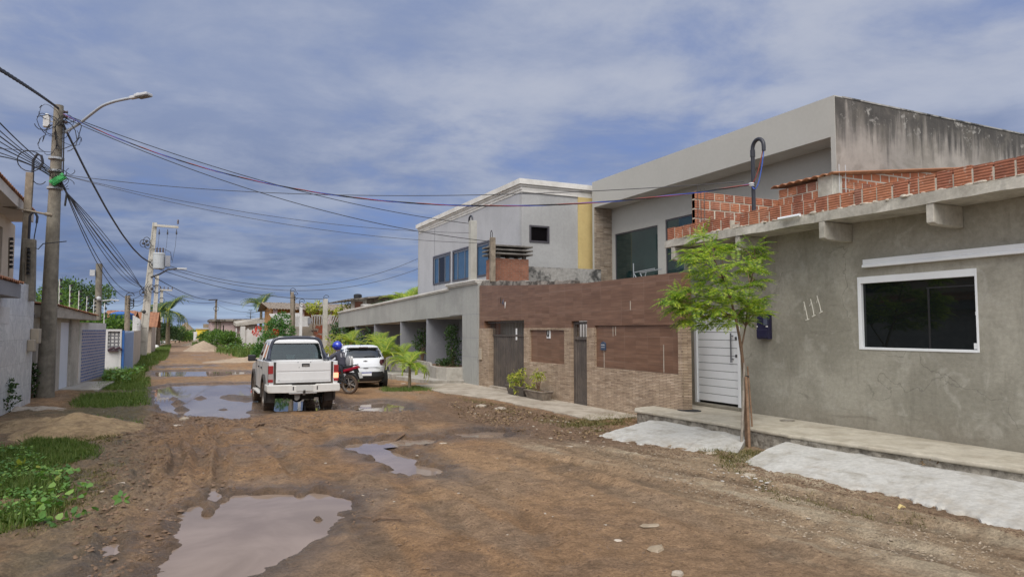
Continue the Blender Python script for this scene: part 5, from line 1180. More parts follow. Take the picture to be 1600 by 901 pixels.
# ------------------------------------------------------------------ far houses
def gabledbox(name, label, cat, x0, x1, yb, yw, yt, Y, depth, wall, roof, roofy=None, over=.4, win=()):
    """house seen across the lots: wall front on plane Y, ridge parallel to it; photo x range, wall top yw, ridge yt"""
    a, c_ = at(x0, yw, Y=Y), at(x1, yw, Y=Y); r = at((x0+x1)/2, yt, Y=Y+depth/2); t = thing(name, label, cat, ((a.x+c_.x)/2, Y+depth/2, 0))
    holes = []
    for (wx0, wx1, wy0, wy1) in win: u, v = at(wx0, wy1, Y=Y), at(wx1, wy0, Y=Y); holes.append((u.x, v.x, u.z, v.z))
    k = MB(); k.wall('y', Y, Y+.2, a.x, c_.x, 0, a.z, holes); k.wall('y', Y+depth, Y+depth-.2, a.x, c_.x, 0, a.z)
    for X in (a.x, c_.x-.2): k.prism([(Y+.2, 0), (Y+depth-.2, 0), (Y+depth-.2, a.z), (Y+depth/2, r.z-.15), (Y+.2, a.z)], lambda u, v, w_: (w_, u, v), X, X+.2)
    k.build('wall', wall, t)
    for h in holes: k = MB(); k.box((h[0], Y+.08, h[2]), (h[1], Y+.12, h[3])); k.build('window', 'dark_glass_tint', t)
    if roof:
        k = MB(); dz = (r.z-a.z)/(depth/2)*over
        tileroof(k, (a.x-over, Y-over, a.z-dz), (c_.x+over, Y-over, a.z-dz), (a.x-over, Y+depth/2, r.z), (c_.x+over, Y+depth/2, r.z), int((c_.x-a.x+.8)/.25)*4, 4, .06, .25)
        tileroof(k, (c_.x+over, Y+depth+over, a.z-dz), (a.x-over, Y+depth+over, a.z-dz), (c_.x+over, Y+depth/2, r.z), (a.x-over, Y+depth/2, r.z), 30, 4, .06, 1.)
        k.build('roof', roof, t, smooth=60)
    return t
gabledbox('clay_roof_house', 'low house with broad clay roof left of the dark timber pole', 'house', 165, 195, 560, 507, 486, 48, 10, 'pale_beige', 'roof_clay')
gabledbox('clay_roof_house', 'house with orange clay roof between dark timber pole and transformer pole', 'house', 196, 237, 560, 509, 488, 62, 9, 'pale_beige', 'roof_clay', win=((205, 212, 512, 520),))
a = at(227, 490, Y=75); gabledbox('pale_house', 'small pale house with window behind the transformer pole', 'house', 226, 240, 540, 494, 487, 85, 8, 'white_wall', 'roof_clay', win=((230, 235, 498, 504),))
# thatched hut at the street end
p = at(290, 533, Z=0); Yh = 165.; TH_ = thing('thatched_hut', 'thatched conical hut at the far end of the street', 'hut', at(290, 525, Y=Yh)); 
c_ = at(290, 519, Y=Yh); r_ = at(308, 519, Y=Yh).x-c_.x; tz = at(290, 503, Y=Yh).z
k = MB(); k.lathe((c_.x, Yh, c_.z), (0, 0, 1), [(r_, -.2), (r_, 0), (r_*.62, (tz-c_.z)*.40), (r_*.3, (tz-c_.z)*.74), (.05, tz-c_.z)], 16); k.build('roof', 'thatch', TH_)
k = MB(); k.lathe((c_.x, Yh, 0), (0, 0, 1), [(r_*.8, 0), (r_*.8, c_.z-.1)], 16); k.build('wall', 'white_wall', TH_)
gabledbox('white_house', 'low white house with grey roof at the street end', 'house', 262, 284, 530, 520, 517, 150, 8, 'white_wall', 'thatch')
t = gabledbox('yellow_house', 'bright yellow flat house beyond the dusty trees', 'house', 307, 330, 540, 514, 513.5, 125, 9, 'yellow_wall', None)
k = MB(); a, c_ = at(306.5, 514, Y=124.9), at(330.5, 512.5, Y=124.9); k.box((a.x, 124.8, a.z), (c_.x, 134, c_.z)); k.build('roof_slab', 'pole_new', t)
k = MB(); a, c_ = at(318, 512, Y=128), at(330, 506, Y=128); k.box((a.x, 127, a.z), (c_.x, 131, c_.z)); k.build('roof_room', 'thatch', t)
k = MB(); a, c_ = at(302, 536, Y=118), at(308, 518, Y=118); k.box((a.x, 117.8, 0), (c_.x, 118, c_.z)); tagit(k.build('white_pillar', 'white_wall'), 'white wall end just left of the yellow house', 'wall')
# pink house
Yk = 84.; PK = thing('pink_house', 'flat roofed faded pink house behind dusty trees with dark eave line', 'house', at(365, 520, Y=Yk))
a, c_ = at(330, 502, Y=Yk), at(402, 502, Y=Yk); k = MB(); w0, w1 = at(348, 525, Y=Yk), at(350, 508, Y=Yk)
k.wall('y', Yk, Yk+.2, a.x, c_.x, 0, a.z, [(w0.x, w1.x, w0.z, w1.z)]); k.wall('x', a.x, a.x+.2, Yk+.2, Yk+9, 0, a.z); k.wall('x', c_.x, c_.x-.2, Yk+.2, Yk+9, 0, a.z); k.wall('y', Yk+9, Yk+8.8, a.x, c_.x, 0, a.z); k.build('wall', 'pink_wall', PK)
k = MB(); k.box((w0.x, Yk+.08, w0.z), (w1.x, Yk+.12, w1.z)); k.build('window', 'dark_glass_tint', PK)
k = MB(); e0, e1 = at(328, 502, Y=Yk-.4), at(404, 498.5, Y=Yk-.4); k.hexa([(e0.x, Yk-.5, e0.z), (e1.x, Yk-.5, e0.z+.1), (e1.x, Yk+9.3, e0.z+.1), (e0.x, Yk+9.3, e0.z), (e0.x, Yk-.5, e1.z-.02), (e1.x, Yk-.5, e1.z+.05), (e1.x, Yk+9.3, e1.z+.05), (e0.x, Yk+9.3, e1.z-.02)]); k.build('roof_slab', 'old_wall_top', PK)
for px in (337, 343): q0, q1 = at(px, 535, Y=Yk-.06), at(px, 502, Y=Yk-.06); k = MB(); k.cyl(q0, q1, .12, n=8); k.build('downpipe', 'timber_post', PK)
# porch of pink house with brown roof, white front wall
k = MB(); a, c_ = at(369, 508, Y=Yk-5), at(418, 505, Y=Yk-5); k.hexa([(a.x, Yk-5, a.z-.1), (c_.x, Yk-5, a.z+.3), (c_.x, Yk-.01, a.z+.5), (a.x, Yk-.01, a.z+.1), (a.x, Yk-5, a.z+.2), (c_.x, Yk-5, a.z+.7), (c_.x, Yk-.01, a.z+.95), (a.x, Yk-.01, a.z+.5)]); k.build('porch_roof', 'canopy_concrete', PK)
k = MB(); a, c_ = at(374, 530, Y=Yk-4.5), at(418, 509, Y=Yk-4.5)
for i in range(14): x = a.x+(c_.x-a.x)*i/13; k.box((x, Yk-4.5, .0), (x+.16, Yk-4.38, c_.z))
k.build('porch_railing', 'pale_beige', PK)
Yf = 74.; a, c_ = at(366, 545, Y=Yf), at(417, 513, Y=Yf); wq = thing('white_front_wall', 'white street wall with pillar in front of the pink house porch', 'wall', ((a.x+c_.x)/2, Yf, 0))
m0 = at(379, 515, Y=Yf); k = MB(); k.box((m0.x+.25, Yf, 0), (c_.x, Yf+.2, m0.z)); k.build('wall', 'white_wall', wq)
k = MB(); k.box((at(376, 510, Y=Yf).x, Yf-.1, 0), (m0.x+.249, Yf+.3, m0.z+.35)); k.build('pillar', 'white_wall', wq)
k = MB(); z_ = at(370, 530, Y=Yf).z; k.box((a.x, Yf, 0), (at(376, 510, Y=Yf).x-.01, Yf+.2, z_)); k.build('low_wall', 'pale_beige', wq)
k = MB()
for i in range(6): x = a.x+.1+i*.55; k.box((x, Yf+.05, z_), (x+.1, Yf+.15, z_+1.1))
k.build('picket', 'white_wall', wq)
# big house with wide sloping tile roof and lattice balcony
Yb = 64.; BH = thing('broad_roof_house', 'house with wide overhanging tiled roof on white posts behind pickup', 'house', at(485, 510, Y=Yb))
e0, e1 = at(421, 475, Y=Yb-1), at(552, 479, Y=Yb-1); ez = at(430, 482.5, Y=Yb-1).z
k = MB(); tileroof(k, (e0.x, Yb-1, ez), (e1.x+3, Yb-1, ez-.25), (e0.x-.2, Yb+4, e0.z+.3), (e1.x+3, Yb+4, e1.z+.3), 320, 6, .07, .25); tileroof(k, (e1.x+3, Yb+10, ez-.25), (e0.x, Yb+10, ez), (e1.x+3, Yb+4, e1.z+.3), (e0.x-.2, Yb+4, e0.z+.3), 60, 4, .07, 1.); k.build('roof', 'pot', BH, smooth=60)
a, c_ = at(424, 500, Y=Yb+3.), at(553, 500, Y=Yb+3.); k = MB(); k.wall('y', Yb+3., Yb+3.2, a.x, c_.x+3, 0, ez+.5); k.wall('x', a.x, a.x+.2, Yb+3.2, Yb+9, 0, ez+.5); k.build('wall', 'orange_paint', BH)
for px in (430, 472, 515): q = at(px, 490, Y=Yb-.5); k = MB(); k.box((q.x-.17, Yb-.6, 0), (q.x+.17, Yb-.35, ez+.05)); k.build('post', 'pink_wall', BH)
Ya = Yb-2.5; a, c_ = at(420, 500, Y=Ya), at(472, 490, Y=Ya); zz = at(430, 490, Y=Ya).z
k = MB(); k.prism([(a.x, zz), (c_.x, zz+.1), (c_.x, 1.5), (a.x+1.2, 1.5)], lambda u, v, w_: (u, w_, v), Ya, Ya+.15); k.build('balcony_wall', 'white_wall', BH)
# its street wall, with lattice band and red mural
Yv = 58.; a, c_ = at(447, 505, Y=Yv), at(545, 505, Y=Yv); BWl = thing('beige_street_wall', 'beige street wall topped with pale slanted lattice band', 'wall', ((a.x+c_.x)/2, Yv, 0))
zb_ = at(500, 506, Y=Yv).z; k = MB(); k.wall('y', Yv, Yv+.2, a.x, c_.x+2, 0, zb_); k.build('wall', 'pale_beige', BWl)
l0, l1 = at(487, 500, Y=Yv), at(545, 494, Y=Yv); lz = l1.z; k = MB()
for i in range(26): x = l0.x+(l1.x+2-l0.x)*i/26; sl = 0 if i < 6 else .25; k.hexa([(x, Yv+.05, zb_), (x+.1, Yv+.05, zb_), (x+.1, Yv+.12, zb_), (x, Yv+.12, zb_), (x+sl, Yv+.05, lz), (x+.1+sl, Yv+.05, lz), (x+.1+sl, Yv+.12, lz), (x+sl, Yv+.12, lz)])
k.box((l0.x, Yv+.04, lz), (l1.x+2.2, Yv+.14, lz+.1)); k.build('lattice', 'white_wall', BWl)
q = at(499, 521, Y=Yv-.02); k = MB(); rl = random.Random(5)
for i in range(11): x, z = q.x+rl.uniform(-.35, .35), q.z+rl.uniform(-.5, .6); k.prism([(x-.2, z-.05), (x+.18, z-.12), (x+.22, z+.1), (x-.1, z+.16)], lambda u, v, w_: (u, w_, v), Yv-.02-.001*i, Yv-.002)
k.build('mural', 'mural_red', BWl)
q = at(490, 520, Y=Yv-.02); k = MB(); k.prism([(q.x-.2, q.z+.2), (q.x+.2, q.z-.2), (q.x+.3, q.z+.25)], lambda u, v, w_: (u, w_, v), Yv-.02, Yv-.002); k.build('mural', 'purple_dark', BWl)
# white painted gate house left of it with meters and poles
Yg = 57.; a, c_ = at(444, 525, Y=Yg), at(470, 495, Y=Yg); GH2 = thing('white_gate_pier', 'white and grey gate pier with meter boxes before the wide roof house', 'gate pier', (a.x, Yg, 0))
k = MB(); k.box((a.x, Yg, 0), (c_.x, Yg+.5, at(455, 512, Y=Yg).z)); k.build('pier', 'canopy_concrete', GH2, bevel=.02)
k = MB(); a2, c2 = at(455, 510, Y=Yg), at(484, 494, Y=Yg); k.box((a2.x, Yg+.1, a2.z), (c2.x, Yg+.3, c2.z)); k.build('sign_board', 'white_wall', GH2)
k = MB(); a2, c2 = at(481, 506, Y=Yg), at(486, 496, Y=Yg); k.box((a2.x, Yg-.1, a2.z), (c2.x, Yg+.09, c2.z)); k.build('grey_panel', 'fence_cool', GH2)
for lb, px, yb_, yt, w, Y in (('dark square post with cable knots above gate pier', 456, 545, 456, .24, 56.), ('thin dark post right beside the square gate pier post', 459.5, 545, 462, .14, 56.2), ('white slim service post right of the gate pier', 470, 545, 473, .2, 55.), ('tall pale square pole before beige street wall', 508, 545, 467, .32, 54.)):
    t, a, c_ = plainpost('service_post', lb, px-.6, yb_, px+.4, yt, Y, w, 'timber_post' if 'dark' in lb else 'white_wall' if 'white' in lb else 'pole_new')
    k = MB(); x, y, z = c_
    for i in range(2): k.tube([Vector((x+.05+.2*math.cos(s_), y-.1, z+.1-.2*i+.2*math.sin(s_))) for s_ in [i+j*5/10 for j in range(11)]], .02, 5)
    k.build('cable_loop', 'cable_black', t)
    if 'tall pale' in lb: SQP = Vector(c_)
k = MB(); q = at(449, 490, Y=56); 
# small rendered building with tank, behind the grey fence
Ys = 50.; SBd = thing('rendered_building', 'small rough rendered building with sloping roof and roof tank', 'building', at(600, 480, Y=Ys))
a, c_ = at(549, 470, Y=Ys), at(572, 465, Y=Ys); m1 = at(573, 462, Y=Ys); r1_ = at(660, 455, Y=Ys)
w0, w1 = at(554, 488, Y=Ys), at(567, 471, Y=Ys)
k = MB(); k.wall('y', Ys, Ys+.2, a.x, m1.x, 0, a.z+.2, [(w0.x, w1.x, w0.z, w1.z)]); k.build('wall', 'canopy_concrete', SBd)
k = MB(); k.prism([(m1.x, 0), (r1_.x, 0), (r1_.x, at(655, 456.5, Y=Ys).z), (m1.x, at(573, 463.5, Y=Ys).z)], lambda u, v, w_: (u, w_, v), Ys+.3, Ys+.5); k.build('rough_wall', 'pot', SBd)
k = MB(); k.box((w0.x, Ys+.1, w0.z), (w1.x, Ys+.15, w1.z)); k.build('window', 'brick_dark', SBd)
k = MB(); l0, r0 = at(543, 467, Y=Ys-.5), at(660, 455, Y=Ys-.5); k.hexa([(l0.x, Ys-.5, l0.z-.1), (r0.x, Ys-.5, r0.z-.1), (r0.x, Ys+7, r0.z-.1), (l0.x, Ys+7, l0.z-.1), (l0.x, Ys-.5, l0.z), (r0.x, Ys-.5, r0.z), (r0.x, Ys+7, r0.z), (l0.x, Ys+7, l0.z)]); k.build('roof', 'old_wall_top', SBd)
k = MB(); p0, p1 = at(566, 476, Y=Ys-.6), at(588, 474, Y=Ys-.6); k.box((p0.x, Ys-.9, p0.z-.08), (p1.x, Ys-.02, p0.z+.05)); k.build('ledge', 'white_wall', SBd)
q = at(559, 465, Y=Ys+1); k = MB(); k.lathe(q, (0, 0, 1), [(.27, -.1), (.3, .06), (.3, .22), (.18, .28), (.01, .30)], 14); tagit(k.build('roof_tank', 'black_plastic', smooth=True), 'small dark tank on the rough rendered building', 'water tank')

# ------------------------------------------------------------------ overhead cables
def wire(P, Q, through, r, mt_, label, group='overhead cables', n=36, twist=0, name='overhead_cable'):
    P, Q = Vector(P), Vector(Q); best = (9e9, 0)
    if isinstance(through, tuple):
        for i in range(0, 120):
            sg = i*.05-.5
            for j in range(3, 38):
                t_ = j/40; p = P.lerp(Q, t_); p.z -= sg*4*t_*(1-t_); x, y = pj(p); e_ = abs(x-through[0])*1.0+abs(y-through[1])
                if e_ < best[0]: best = (e_, sg)
        sg = best[1]
    else: sg = through
    pts = []
    for j in range(n+1):
        t_ = j/n; p = P.lerp(Q, t_); p.z -= sg*4*t_*(1-t_); pts.append(p)
    k = MB(); mats = mt_ if isinstance(mt_, tuple) else (mt_,)
    if twist:
        for m_i in range(len(mats)):
            pp = []
            for j in range(n*6+1):
                t_ = j/(n*6); p = P.lerp(Q, t_); p.z -= sg*4*t_*(1-t_); a_ = t_*twist*6.283+m_i*6.283/len(mats)
                pp.append(p+Vector((0, math.cos(a_), math.sin(a_)))*r*1.25)
            k.tube(pp, r, 5, m=m_i)
    else: k.tube(pts, r, 5)
    return k.build(name, list(mats), label=label, cat='cable', group=group)
T1 = pole_at(180)+Vector((.15, -.15, 0)); T2 = pole_at(276)+Vector((.15, -.2, 0))
wire(T1, MAST_I, (640, 318), .0085, ('cable_black', 'cable_blue', 'cable_red', 'cable_black'), 'twisted blue and red cable from lamp pole to the dark conduit mast', twist=11)
wire(MAST_I, MAST_T, .35, .011, 'cable_blue', 'blue wire looping from insulator to the hooked mast top', n=20)
wire(MAST_I+Vector((.02, 0, .02)), MAST_T+Vector((0, .03, 0)), .12, .010, 'cable_red', 'red wire rising from insulator to the hooked mast top', n=20)
wire(T2, MAST_I+Vector((0, .2, .1)), (640, 306.5), .009, 'cable_grey', 'thin nearly straight wire running from lamp pole toward conduit mast')
wire(T1, POST_A, (520, 311), .012, 'cable_black', 'black cable from lamp pole to the pale rendered post')
wire(T1+Vector((0, 0, -.1)), POST_B, (520, 331), .012, 'cable_black', 'black cable from lamp pole to the thin weathered post')
wire(T2, POST_A+Vector((0, -.3, -.4)), (520, 350), .008, 'cable_grey', 'upper thin grey wire slanting toward gable house post')
wire(T2, POST_B+Vector((0, .1, -.05)), (520, 362), .008, 'cable_grey', 'lower thin grey wire slanting toward gable house post')
wire(pole_at(170), at(-150, 20, Y=8), (0, 108), .018, ('cable_black', 'cable_grey', 'cable_black'), 'thick twisted cable leaving the lamp pole top toward upper left', twist=60)
for i in range(7):
    wire(pole_at(268+i*2)+Vector((-.1, -.15, 0)), at(-90, 95+i*24, Y=11+i*.3), (20, 213+i*7 if i < 5 else 232+i*3), .010 if i % 2 else .013, 'cable_black', 'black cable of the fan reaching lamp pole from the left', 'fan of black cables left of lamp pole')
wire(pole_at(240), at(-60, 228, Y=20), .0, .008, 'cable_grey', 'thin single wire crossing left behind the cable fan')
wire(pole_at(196)+Vector((.15, -.1, 0)), p2(411)+Vector((0, -.2, 0)), (150, 297), .026, ('cable_black', 'cable_grey', 'cable_black'), 'thick twisted cable drooping from lamp pole to transformer pole', twist=70)
for i in range(8):
    wire(pole_at(285+i*1.5)+Vector((.18, -.18, 0)), p2(440+i*4)+Vector((0, -.25, 0)), (150+i*3.2, 392-i*2) if i > 1 else (150-4*i, 400), .014, 'cable_black', 'black cable of the sagging bundle between lamp pole and transformer pole', 'sagging cable bundle along the street')
for i in range(2): wire(DKP+Vector((0, 0, -.3*i)), p2(462+i*5)+Vector((0, -.25, 0)), .3, .014, 'cable_grey', 'short cable from dark timber pole to transformer pole', 'short cables at dark timber pole')
wire(p2(418)+Vector((.2, -.2, 0)), SQP, (360, 452), .022, 'cable_black', 'cable from transformer pole to the tall pale square pole')
wire(p2(408)+Vector((.2, -.2, 0)), Vector((20, 60, 9.0)), (420, 446), .02, 'cable_grey', 'upper long cable running right from the transformer pole')
wire(p2(412)+Vector((.2, -.2, 0)), Vector((20, 60, 8.0)), (420, 452), .02, 'cable_grey', 'middle long cable running right from the transformer pole')
wire(p2(432)+Vector((.2, -.2, 0)), FPct, .6, .03, 'cable_black', 'cable from transformer pole to the dark far pole')
wire(FPct, SQP+Vector((0, 0, -.6)), .5, .028, 'cable_black', 'cable from dark far pole to the tall square pole')
wire(FPct+Vector((0, 0, -.7)), at(421, 485, Y=64), .6, .022, 'cable_grey', 'thin cable from dark far pole to the wide roof house')
wire(FPbt, FPct+Vector((0, 0, -.4)), .8, .03, 'cable_grey', 'cable between slender crossarm pole and dark far pole')
wire(p2(425)+Vector((.1, -.2, 0)), FPat+Vector((0, 0, -.6)), .1, .02, 'cable_black', 'short cable between transformer pole and pole behind')
# ================================================================== vehicles
def arc(cx_, cz, r, a0, a1, n=14): return [(cx_+r*math.cos(a0+(a1-a0)*i/n), cz+r*math.sin(a0+(a1-a0)*i/n)) for i in range(n+1)]
def wheel(parent, x, y, r, wd, side, rimmat='rim_steel', spokes=6, tyremat='tyre', rr=.62):
    """tyre with tread blocks, dished rim and spokes; side = -1 left, +1 right"""
    k = MB(); h = wd/2; c = Vector((x, y, r))
    k.lathe(c, (1, 0, 0), [(r*rr, -h*.9), (r*.80, -h), (r*.93, -h*.96), (r*.985, -h*.75), (r, -h*.4), (r, h*.4), (r*.985, h*.75), (r*.93, h*.96), (r*.80, h), (r*rr, h*.9), (r*rr, -h*.9)], 36)
    for i in range(30):
        a = i*2*math.pi/30
        for s_ in (-.55, .55):
            q = c+Vector((s_*h, math.cos(a+s_*.1)*r, math.sin(a+s_*.1)*r)); ax = Matrix((Vector((1, 0, 0)), Vector((0, -math.sin(a), math.cos(a))), Vector((0, math.cos(a), math.sin(a))))).transposed()
            k.obox(q, (h*.85, r*.11, .018), ax)
    w = k.build('wheel', tyremat, parent, local=True, smooth=30)
    k = MB(); o = side*h*.55
    k.lathe(c, (side, 0, 0), [(r*rr, -h*.8), (r*rr, h*.85), (r*rr*.92, h*.85), (r*rr*.86, h*.35), (r*.2, h*.25), (r*.18, h*.6), (.005, h*.62), (.005, -h*.8)], 28)
    for i in range(spokes):
        a = i*2*math.pi/spokes; q = c+Vector((side*h*.55, math.cos(a)*r*rr*.55, math.sin(a)*r*rr*.55)); ax = Matrix((Vector((1, 0, 0)), Vector((0, math.cos(a), math.sin(a))), Vector((0, -math.sin(a), math.cos(a))))).transposed()
        k.obox(q, (h*.3, r*rr*.75, r*.12), ax)
    k.build('rim', rimmat, w, local=True, smooth=30); return w
PSC = .925; PY = 18.9; pxc = at(475.5, 600, Y=PY-1.2*PSC).x
PU = thing('pickup_truck', 'muddy white double cab pickup truck standing in the puddle', 'pickup', (pxc, PY, -.03)); PU.scale = (PSC, PSC, 1.0)
L = dict(local=True)
FA = 2.95; AR = .46
sil = [(-1.06, .60)]+[(-AR-.04, .56)]+arc(0, .40, AR, math.pi*.9, math.pi*.1)+[(AR+.04, .50), (FA-AR-.04, .50)]+arc(FA, .40, AR, math.pi*.9, math.pi*.1)+[(FA+AR+.03, .52), (3.74, .56), (3.80, .75), (3.76, .98), (3.62, 1.07), (2.45, 1.20), (2.35, 1.245), (.47, 1.255), (.44, 1.285), (-1.06, 1.29)]
k = MB()
for s_ in (-1, 1):
    o0, o1 = sorted((s_*.80, s_*.90))
    k.prism(sil, lambda u, v, w_: (w_, u, v), o0, o1)
k.box((-.795, 2.4, 1.05), (.795, 3.60, 1.09)); k.hexa([(-.795, 2.40, 1.10), (.795, 2.40, 1.10), (.795, 3.66, 1.0), (-.795, 3.66, 1.0), (-.795, 2.40, 1.215), (.795, 2.40, 1.215), (.795, 3.64, 1.08), (-.795, 3.64, 1.08)])
k.box((-.795, 3.66, .56), (.795, 3.78, .98)); k.box((-.795, .40, .55), (.795, .46, 1.26)); k.box((-.795, -1.0, .76), (.795, .39, .80)); k.box((-.79, .47, .50), (.79, 2.39, .54))
PB = k.build('body', 'car_white', PU, bevel=.022, **L)
for (y, s_) in ((0, -1), (0, 1), (FA, -1), (FA, 1)):
    k = MB(); P = arc(y, .40, AR-.005, math.pi*1.05, -math.pi*.05, 20); P2 = arc(y, .40, AR+.085, -math.pi*.05, math.pi*1.05, 20)
    o0, o1 = sorted((s_*.895, s_*.955)); k.prism(P+P2, lambda u, v, w_: (w_, u, v), o0, o1); k.build('wheel_flare', 'mud_flap', PB, bevel=.012, **L)
k = MB()
for y in (0, FA): k.box((-.79, y-AR, .42), (-.45, y+AR, .88)); k.box((.45, y-AR, .42), (.79, y+AR, .88))
k.box((-.6, -1.0, .56), (.6, 3.5, .70)); k.box((-.45, -.9, .42), (-.33, 3.4, .56)); k.box((.33, -.9, .42), (.45, 3.4, .56)); k.cyl((-.8, 0, .36), (.8, 0, .36), .055, n=10); k.ball((0, 0, .35), (.17, .16, .16)); k.cyl((-.8, FA, .36), (.8, FA, .36), .05, n=10)
k.lathe((0, -.62, .44), (0, 0, 1), [(.12, -.08), (.34, -.10), (.36, 0), (.34, .10), (.12, .08)], 20); k.tube([(-.42, 1.5, .40), (-.42, -.3, .42), (-.46, -1.0, .40)], .035, 8)
k.build('underbody', 'dark_under', PU, **L)
for s_ in (-1, 1):
    for y in (0, FA): wheel(PU, s_*.79, y, .385, .29, s_, 'rim_steel', 6).scale = (1, 1, .94)
    k = MB(); k.prism([(s_*.66, .24), (s_*.955, .26), (s_*.955, .66), (s_*.66, .66)], lambda u, v, w_: (u, w_, v), -.475, -.465); k.build('mud_flap', 'mud_flap', PU, **L)
    k = MB(); k.prism([(s_*.70, .28), (s_*.94, .28), (s_*.94, .60), (s_*.70, .60)], lambda u, v, w_: (u, w_, v), FA-.475, FA-.465); k.build('mud_flap', 'mud_flap', PU, **L)
k = MB(); k.box((-.86, .8, .40), (-.84, .83, .55)); k.box((-1.0, .62, .40), (-.84, 2.35, .445)); k.box((.84, .62, .40), (1.0, 2.35, .445)); k.build('side_step', 'bumper_white', PU, bevel=.01, **L)
# tailgate
k = MB(); k.box((-.715, -1.10, .775), (.715, -1.04, 1.295)); k.box((-.69, -1.112, 1.06), (.69, -1.10, 1.26)); k.box((-.69, -1.112, .82), (.69, -1.10, 1.03)); TG = k.build('tailgate', 'car_white', PU, bevel=.012, **L)
k = MB(); k.box((-.06, -1.121, 1.165), (.145, -1.112, 1.245)); k.build('handle_recess', 'black_plastic', TG, bevel=.008, **L)
k = MB(); k.box((-.03, -1.125, 1.17), (.12, -1.1215, 1.215)); k.build('handle_flap', 'seat_fabric', TG, **L)
k = MB()
for x, z in ((-.16, 1.275), (.17, 1.275), (-.13, 1.15), (-.64, .84)): k.cyl((x, -1.116, z), (x, -1.109, z), .012, n=8)
k.build('screw_hole', 'seam_dark', TG, **L)
k = MB(); k.box((-.775, -1.075, .74), (-.718, -1.03, 1.28)); k.box((.718, -1.075, .74), (.775, -1.03, 1.28)); k.box((-.90, -1.07, .735), (.90, -1.0, .772)); k.build('tailgate_gap', 'mud_flap', PU, **L)
k = MB()
for s_ in (-1, 1): k.box((s_*.777, -1.105, .60), (s_*.897, -1.04, 1.288))
k.build('corner_post', 'car_white', PU, bevel=.01, **L)
for s_ in (-1, 1):
    a, c_ = s_*.79, s_*.915
    k = MB(); k.box((a, -1.10, .795), (c_, -1.0, 1.20)); tl = k.build('tail_light', 'black_plastic', PU, bevel=.01, **L)
    for za_, zb_ in ((1.002, 1.20), (.795, .863)): k = MB(); k.box((a-.001, -1.13, za_), (c_+.001, -1.101, zb_)); k.build('red_lens', 'tail_red', tl, bevel=.008, **L)
    k = MB(); k.box((a-.001, -1.128, .866), (c_+.001, -1.101, .999)); k.build('clear_lens', 'tail_clear' if s_ < 0 else 'tail_lit', tl, bevel=.008, **L)
# bumper with plate
k = MB(); k.prism([(-.93, .545), (-.95, .60), (-.93, .735), (-.32, .735), (-.30, .715), (.30, .715), (.32, .735), (.93, .735), (.95, .60), (.93, .545), (.32, .53), (-.32, .53)], lambda u, v, w_: (u, w_, v), -1.255, -1.08); k.box((-.95, -1.14, .56), (-.905, -.6, .73)); k.box((.905, -1.14, .56), (.95, -.6, .73)); BP = k.build('rear_bumper', 'bumper_white', PU, bevel=.02, **L)
k = MB(); k.box((-.215, -1.272, .575), (.215, -1.2565, .715)); PLt = k.build('number_plate', 'plate_grey', PU, bevel=.004, **L)
text('plate_number', 'OJZ 1107', .125, 'letter_grey', PLt, facing((0, -1.274, .64), (1, 0, 0), (0, 0, 1)), .002, .78)
k = MB(); k.box((-.40, -1.27, .505), (.32, -1.18, .53)); k.build('step_bar', 'chrome', BP, bevel=.006, **L)
k = MB(); k.box((-.04, -1.275, .47), (.02, -1.15, .56)); k.cyl((-.01, -1.29, .56), (-.01, -1.29, .60), .03, n=10); k.build('tow_hitch', 'mud_flap', BP, bevel=.006, **L)
k = MB(); k.prism([(-.24, .36), (-.18, .34), (-.12, .38), (-.10, .50), (-.25, .50)], lambda u, v, w_: (u, w_, v), -1.19, -1.17); k.build('hanging_tag', 'seat_fabric', BP, **L)
k = MB()
for x in (-.29, .33): k.box((x-.012, -1.262, .60), (x+.014, -1.2545, .69))
k.build('bumper_slot', 'black_plastic', BP, **L)
# cab: roof, pillars, glass
k = MB()
def rr_ring(hw, y0, y1, z, n=6, r=.12):
    P = []
    for cx_, cy_, a0 in ((hw-r, y1-r, 0), (-hw+r, y1-r, math.pi/2), (-hw+r, y0+r, math.pi), (hw-r, y0+r, 1.5*math.pi)):
        for i in range(n+1): a = a0+math.pi/2*i/n; P.append((cx_+r*math.cos(a), cy_+r*math.sin(a), z))
    return P
k.loft([rr_ring(.695, .58, 2.02, 1.715), rr_ring(.69, .60, 2.0, 1.755), rr_ring(.66, .66, 1.92, 1.80), rr_ring(.55, .78, 1.78, 1.825)])
CB = k.build('cab_roof', 'car_white', PU, smooth=50, **L)
def bar(mb, p, q, wx, wy): 
    mb.hexa([(p[0]-wx, p[1]-wy, p[2]), (p[0]+wx, p[1]-wy, p[2]), (p[0]+wx, p[1]+wy, p[2]), (p[0]-wx, p[1]+wy, p[2]), (q[0]-wx, q[1]-wy, q[2]), (q[0]+wx, q[1]-wy, q[2]), (q[0]+wx, q[1]+wy, q[2]), (q[0]-wx, q[1]+wy, q[2])])
for s_ in (-1, 1):
    for p, q, wx, wy in (((s_*.815, .50, 1.24), (s_*.665, .62, 1.73), .035, .035), ((s_*.83, .58, 1.24), (s_*.675, .68, 1.73), .02, .07), ((s_*.835, 1.38, 1.24), (s_*.68, 1.36, 1.73), .02, .06), ((s_*.81, 2.52, 1.20), (s_*.66, 1.96, 1.74), .03, .05)): k = MB(); bar(k, p, q, wx, wy); k.build('pillar', 'car_white', PU, bevel=.01, **L)
k = MB()
k.box((-.80, .47, 1.20), (.80, .52, 1.28)); k.hexa([(-.69, .57, 1.69), (.69, .57, 1.69), (.69, .62, 1.69), (-.69, .62, 1.69), (-.66, .59, 1.76), (.66, .59, 1.76), (.66, .66, 1.76), (-.66, .66, 1.76)])
k.build('window_frame', 'car_white', PU, bevel=.01, **L)
